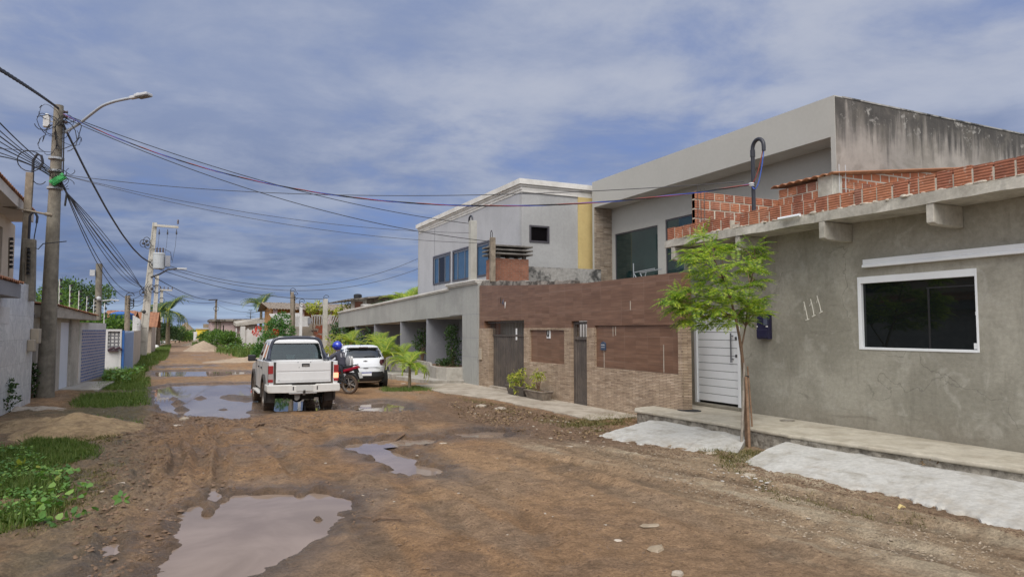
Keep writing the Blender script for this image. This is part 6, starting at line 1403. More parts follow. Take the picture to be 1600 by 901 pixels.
k = MB(); k.hexa([(-.775, .50, 1.281), (.775, .50, 1.281), (.775, .512, 1.281), (-.775, .512, 1.281), (-.645, .585, 1.70), (.645, .585, 1.70), (.645, .597, 1.70), (-.645, .597, 1.70)]); RG = k.build('rear_window', 'car_glass', PU, **L)
k = MB(); 
W0, W1 = [(-.78, .496, 1.275), (.78, .496, 1.275), (.65, .58, 1.705), (-.65, .58, 1.705)], None
for i in range(4): k.tube([W0[i], W0[(i+1) % 4]], .016, 6)
k.build('window_seal', 'rubber_black', RG, **L)
k = MB(); k.quad((-.80, 2.56, 1.21), (.80, 2.56, 1.21), (.64, 2.0, 1.73), (-.64, 2.0, 1.73)); k.build('windscreen', 'car_glass', PU, **L)
for s_ in (-1, 1):
    k = MB(); k.quad((s_*.842, .66, 1.25), (s_*.842, 1.32, 1.25), (s_*.688, 1.30, 1.715), (s_*.688, .76, 1.715)); k.build('side_window', 'hatch_glass', PU, **L)
    k = MB(); k.quad((s_*.842, 1.44, 1.25), (s_*.842, 2.46, 1.22), (s_*.688, 1.95, 1.715), (s_*.688, 1.42, 1.715)); k.build('side_window', 'hatch_glass', PU, **L)
    k = MB(); k.box((s_*.90, 2.20, 1.20), (s_*1.0, 2.24, 1.25)); m1_ = MB(); m1_.box((s_*.94, 2.14, 1.20), (s_*1.16, 2.28, 1.38)); mr = m1_.build('side_mirror', 'black_plastic', PU, bevel=.03, **L); k.build('mirror_arm', 'black_plastic', mr, **L)
    k = MB(); k.box((s_*.901, 1.36, .55), (s_*.9035, 1.375, 1.24)); k.box((s_*.901, .55, .56), (s_*.9035, .565, 1.24)); k.box((s_*.901, 2.32, .55), (s_*.9035, 2.335, 1.22)); k.build('door_seam', 'seam_dark', PB, **L)
    k = MB(); k.box((s_*.9, .70, 1.06), (s_*.925, .86, 1.10)); k.box((s_*.9, 1.5, 1.06), (s_*.925, 1.66, 1.10)); k.build('door_handle', 'black_plastic', PB, bevel=.006, **L)
k = MB(); k.box((-.75, 2.2, 1.0), (.75, 2.42, 1.16)); k.build('dashboard', 'dash', PU, **L)
for x in (-.36, .36):
    k = MB(); k.box((x-.24, 1.45, .8), (x+.24, 1.6, 1.38)); k.box((x-.13, 1.47, 1.39), (x+.13, 1.57, 1.55)); k.build('seat', 'seat_fabric', PU, bevel=.04, **L)
k = MB(); k.box((-.66, .60, .8), (.66, .74, 1.30)); k.build('rear_seat', 'dash', PU, bevel=.04, **L)
k = MB(); k.box((-.3, 1.75, 1.62), (-.05, 1.79, 1.68)); k.box((.10, 1.0, 1.60), (.40, 1.06, 1.70)); k.build('mirror_inside', 'dash', PU, bevel=.01, **L)
k = MB(); P = [(-.80, .30, 1.27)]+[(-.755, .30, 1.45), (-.70, .31, 1.66)]+[(-.66, .31, 1.76), (-.60, .31, 1.825), (-.50, .31, 1.86), (-.3, .31, 1.87), (0, .31, 1.875), (.3, .31, 1.87), (.50, .31, 1.86), (.60, .31, 1.825), (.66, .31, 1.76)]+[(.70, .31, 1.66), (.755, .30, 1.45), (.80, .30, 1.27)]
k.tube(P, .045, 10); 
for s_ in (-1, 1): k.tube([(s_*.72, .31, 1.58), (s_*.80, -.15, 1.31)], .035, 8); k.box((s_*.76, -.35, 1.285), (s_*.88, .42, 1.315))
k.build('roll_bar', 'bar_blue_black', PU, smooth=50, **L)
k = MB(); k.box((-.52, .275, 1.855), (.52, .34, 1.905)); k.build('roll_bar_top', 'bumper_white', PU, bevel=.02, **L)
for s_ in (-1, 1): k = MB(); k.box((s_*.55, 3.76, .78), (s_*.80, 3.80, .95)); k.build('headlight', 'tail_clear', PU, bevel=.01, **L)
k = MB(); k.box((-.52, 3.775, .70), (.52, 3.80, .96)); k.build('grille', 'black_plastic', PU, bevel=.01, **L); k = MB(); k.box((-.9, 3.75, .45), (.9, 3.88, .66)); k.build('front_bumper', 'bumper_white', PU, bevel=.03, **L)

# white hatchback
hx = at(571, 560, Y=24.3).x; HB = thing('hatchback_car', 'clean white hatchback parked beside young palms', 'car', (hx, 24.85, 0))
SL = [(.20, .74, -.50, 3.10), (.26, .80, -.60, 3.22), (.40, .845, -.645, 3.32), (.58, .862, -.65, 3.34), (.74, .868, -.625, 3.30), (.86, .866, -.585, 3.10), (.955, .855, -.54, 2.55), (1.03, .835, -.495, 2.10), (1.09, .805, -.455, 1.88), (1.22, .745, -.335, 1.50), (1.34, .685, -.20, 1.18), (1.42, .635, -.075, .98), (1.465, .58, .06, .80), (1.49, .50, .20, .62), (1.50, .36, .36, .48)]
def hint(z):
    for a, c_ in zip(SL, SL[1:]):
        if a[0] <= z <= c_[0]: t_ = (z-a[0])/(c_[0]-a[0]); return tuple(p+(q-p)*t_ for p, q in zip(a, c_))
    return SL[-1]
NE = 4.2
def hpt(z, ang):
    _, w, y0, y1 = hint(z); c_, s_ = math.cos(ang), math.sin(ang); f = lambda v: math.copysign(abs(v)**(2/NE), v)
    return (w*f(c_), (y0+y1)/2+(y1-y0)/2*f(s_), z)
def hrear(x, z, off=.006):
    _, w, y0, y1 = hint(z); u = min(abs(x)/w, .999); return (x, (y0+y1)/2-(y1-y0)/2*(1-u**NE)**(1/NE)-off, z)
def hside(y, z, s_, off=.006):
    _, w, y0, y1 = hint(z); u = min(abs(y-(y0+y1)/2)/((y1-y0)/2), .999); return (s_*(w*(1-u**NE)**(1/NE)+off), y, z)
def panel(fn, us, vs, zs, th=.004):
    """curved panel: fn(u, z) sampled between u limits given at each z"""
    P = []; n = len(us)
    for z, (u0, u1) in zip(zs, vs):
        P.append([fn(u0+(u1-u0)*t_, z) for t_ in us])
    k = MB(); V = [p for r in P for p in r]; k.add(V, [(j*n+i, j*n+i+1, (j+1)*n+i+1, (j+1)*n+i) for j in range(len(zs)-1) for i in range(n-1)]); return k
zz = []
for a, c_ in zip(SL, SL[1:]): zz += [a[0]+(c_[0]-a[0])*t_ for t_ in (0, .34, .67)]
zz.append(SL[-1][0])
k = MB(); k.loft([[hpt(z, 2*math.pi*i/72) for i in range(72)] for z in zz]); HBd = k.build('body', 'hatch_white', HB, smooth=50, **L)
us = [i/16 for i in range(17)]
zs2 = [1.085+(1.40-1.085)*i/8 for i in range(9)]
k = panel(hrear, us, [(-(.70-.12*(z-1.085)/.315), .70-.12*(z-1.085)/.315) for z in zs2], zs2); k.build('rear_window', 'hatch_glass', HB, smooth=60, **L)
k = panel(lambda u, z: hrear(u, z, .003), us, [(-(.735-.12*(z-1.06)/.36), .735-.12*(z-1.06)/.36) for z in [1.06+.36*i/8 for i in range(9)]], [1.06+.36*i/8 for i in range(9)]); k.build('window_surround', 'black_gloss', HB, smooth=60, **L)
k = MB(); k.prism([(-.55, 1.405), (.55, 1.405), (.5, 1.47), (-.5, 1.47)], lambda u, v, w_: (u, w_, v), -.22, .1); k.build('roof_spoiler', 'hatch_white', HB, bevel=.025, **L)
k = MB(); k.box((-.16, -.228, 1.415), (.16, -.2, 1.44)); k.build('brake_light', 'tail_dark', HB, **L)
zb_ = [.27+.31*i/6 for i in range(7)]
k = panel(lambda u, z: hrear(u, z, .008), [i/24 for i in range(25)], [(-min(.80, .62+(.58-z)*1.6), min(.80, .62+(.58-z)*1.6)) for z in zb_], zb_); k.build('bumper_insert', 'rubber_black', HB, smooth=60, **L)
k = panel(lambda u, z: hrear(u, z, .016), [i/24 for i in range(25)], [(-.80, .80), (-.82, .82), (-.82, .82), (-.81, .81)], [.245, .30, .37, .42]); k.build('bumper_lip', 'black_plastic', HB, smooth=60, **L)
for s_ in (-1, 1):
    zt_ = [.80+.20*i/5 for i in range(6)]
    k = panel(lambda u, z: hrear(s_*u, z, .010), us, [(.50+.05*abs(z-.9)/.1, .845) for z in zt_], zt_); tl = k.build('tail_light', 'tail_dark', HB, smooth=60, **L)
    k = panel(lambda u, z: hrear(s_*u, z, .013), us, [(.63, .80), (.63, .81)], [.81, .86]); k.build('clear_lens', 'tail_clear', tl, smooth=60, **L)
    k = panel(lambda u, z: hside(u, z, s_), us, [(-.25, .62), (-.10, .62)], [1.10, 1.36]); k.build('side_window', 'hatch_glass', HB, smooth=60, **L)
    k = panel(lambda u, z: hside(u, z, s_), us, [(.68, 1.72), (.68, 1.20)], [1.09, 1.36]); k.build('side_window', 'hatch_glass', HB, smooth=60, **L)
    for y in (0, 2.55):
        k = MB(); k.cyl((s_*.70, y, .30), (s_*.866, y, .30), .355, n=32); k.build('wheel_arch', 'dark_under', HBd, **L); wheel(HB, s_*.79, y, .30, .185, s_, 'steel', 5, 'rubber_black')
    k = MB(); k.box((s_*.86, 1.62, 1.03), (s_*1.02, 1.72, 1.15)); k.build('side_mirror', 'hatch_white', HB, bevel=.03, **L)
    k = MB(); k.box((s_*.80, -.648, .60), (s_*.815, -.45, .74)); k.build('bumper_reflector', 'black_plastic', HB, **L)
k = panel(lambda u, z: (u, 2.02-(z-1.02)*2.55 if False else hrear(u, z)[1], z), us, [(-.1, .1)], [.9])
k = MB(); P = [(x, hint(z)[3]-.0+.012-abs(x)**2*.12, z) for z in (1.06, 1.38) for x in (-.66, -.33, 0, .33, .66)]; k.add([(x*(.85 if z > 1.3 else 1), y, z) for x, y, z in P], [(i, i+1, i+6, i+5) for i in range(4)]); k.build('windscreen', 'hatch_glass', HB, **L)
k = MB(); k.box((-.20, -.672, .445), (.20, -.6595, .575)); pl = k.build('number_plate', 'plate_white', HB, bevel=.004, **L)
k = MB(); k.box((-.195, -.674, .538), (.195, -.6722, .570)); k.build('plate_band', 'plate_blue', pl, **L)
text('plate_number', 'BMG2E77', .085, 'letter_blue', pl, facing((0, -.674, .49), (1, 0, 0), (0, 0, 1)), .002, .85)
k = MB(); y = hrear(0, .95)[1]; k.prism([(-.075, -.012), (-.022, -.012), (-.022, -.026), (.022, -.026), (.022, -.012), (.075, -.012), (.068, .012), (.022, .012), (.022, .026), (-.022, .026), (-.022, .012), (-.068, .012)], lambda u, v, w_: (u, w_, .955+v), y-.012, y+.01); k.build('emblem', 'steel', HB, **L)
k = MB(); k.box((-.085, -.642, .695), (.085, -.60, .715)); k.build('boot_handle', 'black_plastic', HB, **L)
k = MB(); k.box((-.72, hrear(0, .735)[1]-.004, .732), (.72, hrear(0, .735)[1]+.02, .738)); k.build('boot_seam', 'seam_dark', HBd, **L)
k = MB(); k.tube([(-.02, -.47, 1.10), (.10, -.445, 1.115), (.35, -.44, 1.12)], .01, 5); k.build('wiper', 'black_plastic', HB, **L)
k = MB(); k.cyl((0, .25, 1.49), (0, .15, 1.56), .012, .006, n=6); k.build('aerial', 'black_plastic', HB, **L)
k = MB(); k.box((-.7, -.4, .18), (.7, 3.0, .3)); k.tube([(-.35, .2, .22), (-.35, -.58, .22)], .03, 8); k.build('underbody', 'dark_under', HB, **L)

# motorcycle, turned left and away behind the pickup
ang = R(44); MX, MY = 4.83-.65*math.sin(ang), 22.35+.65*math.cos(ang)
MO = thing('motorcycle', 'dark red motorcycle ridden between pickup and white hatchback', 'motorcycle', (MX, MY, 0), None, ang)
for y in (-.65, .65):
    k = MB(); r = .305; w_ = .055 if y < 0 else .045
    k.lathe((0, y, r), (1, 0, 0), [(r*.78, -w_*.7), (r*.88, -w_), (r*.97, -w_*.7), (r, 0), (r*.97, w_*.7), (r*.88, w_), (r*.78, w_*.7), (r*.78, -w_*.7)], 36); wh = k.build('wheel', 'tyre', MO, smooth=40, **L)
    k = MB(); k.lathe((0, y, r), (1, 0, 0), [(r*.70, -.03), (r*.79, -.035), (r*.79, .035), (r*.70, .03), (r*.70, -.03)], 36); k.lathe((0, y, r), (1, 0, 0), [(.01, -.07), (.055, -.06), (.06, .06), (.01, .07)], 14)
    for i in range(6):
        a = i*math.pi/3; k.tube([(0, y+math.cos(a)*.05, r+math.sin(a)*.05), (0, y+math.cos(a+.25)*r*.72, r+math.sin(a+.25)*r*.72)], [.022, .014], 6)
    k.build('rim', 'rim_steel', wh, smooth=40, **L)
    k = MB(); k.lathe((.045, y, r), (1, 0, 0), [(.06, 0), (.12, 0), (.12, .004), (.06, .004), (.06, 0)], 20); k.build('brake_disc', 'steel', wh, **L)
k = MB(); k.tube([(0, .52, .86), (0, .38, .72), (0, .20, .40), (0, -.15, .36), (0, -.28, .52), (0, -.1, .68), (0, .38, .74)], .022, 8); k.tube([(.06, -.25, .52), (.10, -.65, .31)], .022, 8); k.tube([(-.06, -.25, .52), (-.10, -.65, .31)], .022, 8); k.tube([(.11, -.60, .36), (.12, -.42, .72)], .026, 8); k.tube([(-.11, -.60, .36), (-.12, -.42, .72)], .026, 8); k.tube([(0, -.1, .68), (0, -.55, .76), (0, -.78, .82)], .02, 8); k.build('frame', 'black_plastic', MO, smooth=40, **L)
k = MB(); k.box((-.14, -.12, .30), (.14, .22, .50)); k.cyl((0, .12, .45), (0, .26, .66), .09, n=14); k.build('engine', 'engine', MO, bevel=.03, **L)
k = MB(); k.tube([(.12, .22, .46), (.16, .16, .28), (.17, -.3, .30), (.19, -.85, .42)], [.02, .025, .045, .05], 10); k.build('exhaust', 'chrome', MO, smooth=40, **L)
k = MB(); k.loft([[(x*w_, y, z0+(z1-z0)*v) for x, v in ((1, .2), (.8, 1), (-.8, 1), (-1, .2), (-.6, 0), (.6, 0))] for y, w_, z0, z1 in ((.42, .07, .72, .84), (.28, .14, .70, .92), (.08, .14, .70, .90), (-.08, .08, .70, .82))]); k.build('fuel_tank', 'moto_red', MO, bevel=.02, **L)
k = MB(); k.loft([[(x*w_, y, z+v) for x, v in ((1, 0), (.8, .07), (-.8, .07), (-1, 0))] for y, w_, z in ((-.05, .09, .76), (-.25, .13, .74), (-.45, .13, .78), (-.72, .09, .83))]); k.build('seat', 'seat_black', MO, bevel=.015, **L)
k = MB(); k.loft([[(x*w_, y, z+v) for x, v in ((1, -.02), (1, .05), (-1, .05), (-1, -.02), (0, -.07))] for y, w_, z in ((-.15, .13, .68), (-.45, .135, .72), (-.75, .10, .80), (-.95, .05, .87))]); k.build('tail_fairing', 'moto_red', MO, bevel=.01, **L)
k = MB(); k.tube([(.12, -.45, .86), (.13, -.8, .92), (0, -.95, .95), (-.13, -.8, .92), (-.12, -.45, .86)], .016, 7); k.build('grab_rail', 'black_plastic', MO, smooth=40, **L)
k = MB(); k.hexa([(-.07, -.92, .80), (.07, -.92, .80), (.07, -.78, .80), (-.07, -.78, .80), (-.05, -1.05, .50), (.05, -1.05, .50), (.05, -1.03, .50), (-.05, -1.03, .50)]); k.tube([(0, -.5, .66)]+[(0, -.65-.36*math.sin(a), .305+.36*math.cos(a)) for a in (.2, .5, .8, 1.1)], .04, 6); k.build('rear_mudguard', 'black_plastic', MO, **L)
k = MB(); k.hexa([(-.09, -1.085, .52), (.09, -1.085, .52), (.09, -1.075, .52), (-.09, -1.075, .52), (-.09, -1.02, .70), (.09, -1.02, .70), (.09, -1.01, .70), (-.09, -1.01, .70)]); k.build('number_plate', 'plate_grey', MO, **L)
k = MB(); k.box((-.06, -.99, .83), (.06, -.94, .89)); k.build('tail_light', 'tail_red', MO, bevel=.01, **L)
k = MB()
for s_ in (-1, 1): k.tube([(s_*.09, .44, .88), (s_*.09, .65, .305)], .025, 8)
k.box((-.12, .40, .84), (.12, .50, .90)); k.build('fork', 'steel', MO, smooth=40, **L)
k = MB(); k.tube([(-.36, .36, 1.02), (-.2, .42, 1.03), (-.08, .46, .93), (.08, .46, .93), (.2, .42, 1.03), (.36, .36, 1.02)], .014, 7); 
for s_ in (-1, 1): k.cyl((s_*.26, .40, 1.025), (s_*.38, .355, 1.02), .021, n=8); k.tube([(s_*.2, .43, 1.03), (s_*.26, .44, 1.2)], .007, 5); k.ball((s_*.28, .43, 1.23), (.06, .015, .04), 10, 6)
k.build('handlebar', 'black_plastic', MO, smooth=40, **L)
k = MB(); k.lathe((0, .52, .90), (0, 1, 0), [(.04, -.05), (.10, 0), (.10, .06), (.08, .09), (.01, .10)], 16); k.build('headlight', 'tail_clear', MO, smooth=40, **L)
k = MB(); P = [(0, .65+.34*math.cos(a), .305+.34*math.sin(a)) for a in [.5+i*.22 for i in range(10)]]; k.tube(P, .045, 6); k.build('front_mudguard', 'moto_red', MO, smooth=40, **L)

# rider
def skin(name, joints, edges, mt_, parent, sub=2, root=0):
    """one continuous body surface grown round a jointed skeleton; joints: (x, y, z, radius or (rx, ry))"""
    me = bpy.data.meshes.new(name); me.from_pydata([j[:3] for j in joints], edges, []); o = bpy.data.objects.new(name, me); COL.objects.link(o)
    md = o.modifiers.new('skin', 'SKIN'); md.use_smooth_shade = True; md.branch_smoothing = .4
    for i, j in enumerate(joints):
        r = j[3]; me.skin_vertices[0].data[i].radius = r if hasattr(r, '__len__') else (r, r)
    me.skin_vertices[0].data[root].use_root = True
    sb = o.modifiers.new('sub', 'SUBSURF'); sb.levels = sb.render_levels = sub
    bpy.context.view_layer.update(); m2 = bpy.data.meshes.new_from_object(o.evaluated_get(bpy.context.evaluated_depsgraph_get())); bpy.data.objects.remove(o)
    m2.materials.clear(); m2.materials.append(MATS[mt_]); m2.polygons.foreach_set('use_smooth', [True]*len(m2.polygons))
    m2.polygons.foreach_set('material_index', [0]*len(m2.polygons))
    r = bpy.data.objects.new(name, m2); COL.objects.link(r); r.parent = parent; return r
RD = thing('person', 'person in blue helmet and dark grey jacket sitting on red motorcycle', 'person', (MX+.08, MY-.06, -.04), None, ang)
J = [(0, -.28, .88, (.15, .12)), (0, -.22, 1.04, (.14, .10)), (0, -.15, 1.24, (.165, .11)), (0, -.11, 1.37, (.10, .08)), (0, -.09, 1.42, .055), (0, -.06, 1.49, (.075, .09)), (0, -.05, 1.58, (.078, .095)), (0, -.06, 1.65, .05)]
E_ = [(0, 1), (1, 2), (2, 3), (3, 4), (4, 5), (5, 6), (6, 7)]
sk, jk, tr_ = list(J), None, None
def limb(jts, base, lst, eds):
    prev = base
    for j in jts: lst.append(j); eds.append((prev, len(lst)-1)); prev = len(lst)-1
    return prev
arms = {}
for s_ in (-1, 1):
    h = limb([(s_*.19, -.12, 1.33, .058), (s_*.26, .05, 1.17, .045), (s_*.27, .12, 1.12, .04), (s_*.30, .28, 1.06, .033), (s_*.31, .345, 1.055, .026), (s_*.31, .38, 1.055, (.03, .02))], 2, sk, E_)
    for f in range(4): limb([(s_*(.28+f*.022), .415, 1.055, .0095), (s_*(.28+f*.022), .435, 1.03, .009), (s_*(.28+f*.022), .42, 1.0, .008)], h, sk, E_)
    limb([(s_*.275, .37, 1.03, .011), (s_*.27, .385, 1.0, .009)], h-1, sk, E_)
    limb([(s_*.12, -.24, .86, .085), (s_*.19, .02, .80, .07), (s_*.22, .17, .74, .058), (s_*.21, .12, .52, .052), (s_*.20, .05, .30, .036), (s_*.20, .06, .24, .036), (s_*.21, .17, .22, .026)], 0, sk, E_)
body = skin('body', sk, E_, 'skin', RD)
jj = [(0, -.28, .86, (.18, .14)), (0, -.23, 1.04, (.185, .135)), (0, -.17, 1.25, (.225, .15)), (0, -.12, 1.38, (.11, .085)), (0, -.10, 1.425, .075)]; je = [(0, 1), (1, 2), (2, 3), (3, 4)]
for s_ in (-1, 1): limb([(s_*.21, -.13, 1.32, .088), (s_*.27, .04, 1.17, .07), (s_*.28, .12, 1.12, .06), (s_*.30, .27, 1.062, .042), (s_*.305, .32, 1.056, .040)], 2, jj, je)
skin('jacket', jj, je, 'jacket', RD)
tj = [(0, -.28, .88, (.168, .135))]; te = []
for s_ in (-1, 1): limb([(s_*.12, -.24, .86, .10), (s_*.19, .02, .80, .085), (s_*.22, .175, .745, .072), (s_*.21, .12, .52, .066), (s_*.20, .06, .31, .052)], 0, tj, te)
skin('trousers', tj, te, 'trousers', RD)
for s_ in (-1, 1): skin('shoe', [(s_*.20, .03, .25, .048), (s_*.20, .06, .225, .046), (s_*.21, .14, .215, .042), (s_*.215, .21, .205, .034)], [(0, 1), (1, 2), (2, 3)], 'shoe', RD, 1)
k = MB(); k.ball((0, -.05, 1.575), (.145, .165, .155), 24, 14); hm = k.build('helmet', 'helmet_blue', RD, smooth=True, **L)
k = MB(); k.lathe((0, -.05, 1.515), (0, 0, 1), [(.128, 0), (.147, .005), (.15, .02), (.13, .025)], 24); k.build('helmet_trim', 'black_plastic', hm, smooth=True, **L)
k = MB(); k.prism([(.02, 1.555), (.05, 1.540), (.085, 1.555), (.09, 1.585), (.06, 1.600), (.075, 1.615), (.045, 1.635), (.025, 1.615), (.04, 1.590)], lambda u, v, w_: (u, w_, v), -.222, -.19); k.build('helmet_mark', 'letter_white', hm, **L)
k = MB(); k.hexa([(-.09, .08, 1.505), (.09, .08, 1.505), (.08, .085, 1.515), (-.08, .085, 1.515), (-.10, .10, 1.595), (.10, .10, 1.595), (.10, .105, 1.595), (-.10, .105, 1.595)]); k.build('visor', 'hatch_glass', hm, **L)
k = MB(); k.prism([(0, .03), (.012, 0), (0, -.035), (-.012, 0)], lambda u, v, w_: (u, w_, 1.500+v), .03, .052); k.build('nose', 'skin', RD, bevel=.004, **L)
for s_ in (-1, 1): k = MB(); k.ball((s_*.03, .033, 1.525), .011, 8, 6); k.build('eye', 'eye_white', RD, smooth=True, **L)
k = MB(); k.ball((0, .038, 1.450), (.025, .008, .007), 8, 5); k.build('mouth', 'tail_dark', RD, smooth=True, **L)
k = MB(); k.hexa([(.06, -.30, .98), (.12, -.29, .98), (.12, -.28, .99), (.06, -.29, .99), (.05, -.265, 1.34), (.11, -.255, 1.34), (.11, -.24, 1.34), (.05, -.25, 1.34)]); k.hexa([(-.12, -.29, .98), (-.06, -.30, .98), (-.06, -.29, .99), (-.12, -.28, .99), (-.11, -.255, 1.34), (-.05, -.265, 1.34), (-.05, -.25, 1.34), (-.11, -.24, 1.34)]); k.build('jacket_stripe', 'sleeve_stripe', RD, **L)
BGk = thing('backpack', 'grey and white patterned bag on the back of the rider', 'bag', (MX+.08, MY-.06, -.04), None, ang)
k = MB(); k.ball((.16, -.40, 1.06), (.14, .11, .21), 16, 10); k.build('bag_body', 'bag_grey', BGk, smooth=True, **L)
k = MB()
for dx in (-.06, .0, .07): k.tube([(.16+dx*1.2, -.40-.112*math.sqrt(max(0, 1-(dx/.15)**2-(z/.215)**2)), 1.06+z) for z in (-.16, -.1, -.03, .05, .12, .17)], .014, 6)
k.build('stripe', 'letter_white', BGk, **L)
# ================================================================== vegetation
def leaf_quads(P, D, Wd, ln, wd, fold=.25, rnd_=False):
    """arrays: base points, unit directions, unit width vectors, lengths, widths -> rhombic leaves"""
    P, D, Wd = map(np.asarray, (P, D, Wd)); ln = np.asarray(ln)[:, None]; wd = np.asarray(wd)[:, None]
    N = np.cross(D, Wd); m = P+D*ln*.45
    if rnd_:
        a, c = P+D*ln*.22, P+D*ln*.68
        V = np.stack([P, a+Wd*wd*.42+N*wd*fold*.8, c+Wd*wd*.40+N*wd*fold*.6, P+D*ln-N*wd*fold*.3, c-Wd*wd*.40+N*wd*fold*.6, a-Wd*wd*.42+N*wd*fold*.8], 1).reshape(-1, 3)
        return V, np.arange(len(V)).reshape(-1, 6)
    V = np.stack([P, m+Wd*wd/2+N*wd*fold, P+D*ln, m-Wd*wd/2+N*wd*fold], 1).reshape(-1, 3)
    return V, np.arange(len(V)).reshape(-1, 4)
def unit(v): return v/np.maximum(np.linalg.norm(v, axis=-1, keepdims=True), 1e-9)
def clump_points(rs, centres, radii, n):
    c = np.asarray(centres)[rs.randint(0, len(centres), n)]; r = np.asarray(radii)[rs.randint(0, len(radii), n)]
    d = unit(rs.normal(size=(n, 3))); return c+d*(r*(.45+.55*rs.rand(n)**.5)[:, None]), d
def foliage(name, parent, centres, radii, n, ln, mt_, seed, up=.25, wr=.5, **tags):
    rs = np.random.RandomState(seed); P, d = clump_points(rs, centres, [np.asarray(r)*np.ones(3) for r in radii], n)
    D = unit(d*.7+rs.normal(size=(n, 3))*.55+np.array([0, 0, up])); Wd = unit(np.cross(D, rs.normal(size=(n, 3))))
    l = ln*(.6+.8*rs.rand(n)); V, Q = leaf_quads(P, D, Wd, l, l*wr, .2, True); return npmesh(name, V, Q, mt_, parent, **tags)
def tree(name, label, cat, base, h, cw, n, leaf, mt_, seed, trunk_h=.35, tr=.09, bark='bark', group=None, lumps=11, flat=.75, barkname='trunk'):
    rs = random.Random(seed); b_ = Vector(base); t = thing(name, label, cat, b_, group); k = MB(); top = b_+Vector((rs.uniform(-.1, .1)*cw, 0, h*trunk_h))
    k.tube([b_-Vector((0, 0, .1)), b_.lerp(top, .5)+Vector((rs.uniform(-.05, .05), 0, 0)), top], [tr*1.25, tr, tr*.8], 9); C = []; Rr = []
    for i in range(lumps):
        a = i*2.4+rs.random(); rr = cw/2*math.sqrt((i+.5)/lumps)*.78; z = h*(trunk_h+.08)+(h*(1-trunk_h)*.85)*rs.random()*(1-.45*(rr/(cw/2))**2)+.0
        c_ = b_+Vector((rr*math.cos(a), rr*math.sin(a), min(z, h*.9))); C.append(c_); Rr.append(np.array((1, 1, flat))*cw*rs.uniform(.15, .25))
        k.tube([top-Vector((0, 0, .05)), top.lerp(c_, .5)+Vector((0, 0, .06*h)), c_], [tr*.6, tr*.4, tr*.15], 6)
    k.build(barkname, bark, t, smooth=60)
    foliage('crown', t, C, Rr, n, leaf, mt_, seed); return t
def palm(name, label, base, th, nf, fl, seed, mt_='leaf_palm', el=(.2, 1.35), droop=1.2, tr=.06, cat='palm', group=None, lw=.022, ll=.26, lean=(0, 0)):
    rs = random.Random(seed); b_ = Vector(base); t = thing(name, label, cat, b_, group); top = b_+Vector((lean[0], lean[1], th)); k = MB()
    ns = max(6, int(th/.08)); rings = [b_.lerp(top, i/ns) for i in range(ns+1)]; k.tube([b_-Vector((0, 0, .1))]+rings, [tr*1.5]+[tr*(1.25-.45*i/ns)*(1.07 if i % 2 else .96) for i in range(ns+1)], 10); k.build('trunk', 'palm_bark', t, smooth=60)
    P, D, Wd, Ln, Wi = [], [], [], [], []; k = MB()
    for f in range(nf):
        az = f*2.399+rs.uniform(-.3, .3); e0 = el[0]+(el[1]-el[0])*((f*.618) % 1); L_ = fl*rs.uniform(.8, 1.1); p = Vector(top); pts = [Vector(p)]; e_ = e0; n = 26
        for i in range(n):
            e_ = e0-droop*(i/n)**1.5*(1.25-.35*e0/1.3); d_ = Vector((math.cos(az)*math.cos(e_), math.sin(az)*math.cos(e_), math.sin(e_))); p = p+d_*(L_/n); pts.append(Vector(p))
            if i > 2:
                s_ = d_.cross(Vector((0, 0, 1))).normalized(); up_ = s_.cross(d_); ta = i/n; le = ll*(math.sin(min(ta*1.15+.12, 1)*math.pi)**.6+.15)
                for sg in (-1, 1):
                    for q_ in (0, .5):
                        dd = (s_*sg*.85+d_*.55+up_*.18+Vector((rs.uniform(-.12, .12), rs.uniform(-.12, .12), rs.uniform(-.35, .0)))).normalized(); b0 = pts[-2].lerp(pts[-1], q_)
                        P.append(b0); D.append(dd); w_ = dd.cross(up_+Vector((rs.uniform(-.3, .3), rs.uniform(-.3, .3), 0))).normalized(); Wd.append(w_); Ln.append(le*rs.uniform(.8, 1.1)); Wi.append(lw*.8)
        k.tube(pts, [.018*fl*(1-.85*i/n)+.003 for i in range(n+1)], 5)
    k.build('rachis', 'leaf_yellow', t)
    V, Q = leaf_quads(np.array(P), np.array(D), np.array(Wd), Ln, Wi, .12); npmesh('fronds', V, Q, mt_, t); return t

# the sapling with feathery leaves by the pavement
b0 = at(1167, 698, Z=0); b0.z = gz(b0.x, b0.y)
NT = thing('sapling_tree', 'slender sapling with feathery bright green leaves before the cement house', 'tree', b0)
Yt = b0.y
stem = [at(x, y, Y=Yt-dy) for x, y, dy in ((1167, 700, 0), (1165, 640, 0), (1163, 590, 0), (1160, 560, 0), (1155, 525, .05), (1149, 495, .1), (1141, 465, .1), (1130, 435, .1), (1116, 405, .15), (1100, 382, .15))]
fork = [stem[3], at(1159, 540, Y=Yt), at(1165, 510, Y=Yt+.1), at(1168, 480, Y=Yt+.15), at(1172, 445, Y=Yt+.2), at(1180, 405, Y=Yt+.25)]
k = MB(); k.tube(stem, [.036, .032, .029, .028, .024, .021, .018, .014, .010, .006], 9); k.tube(fork, [.02, .016, .013, .012, .009, .005], 8)
rs = np.random.RandomState(4); P, D, Wd, Ln, Wi = [], [], [], [], []
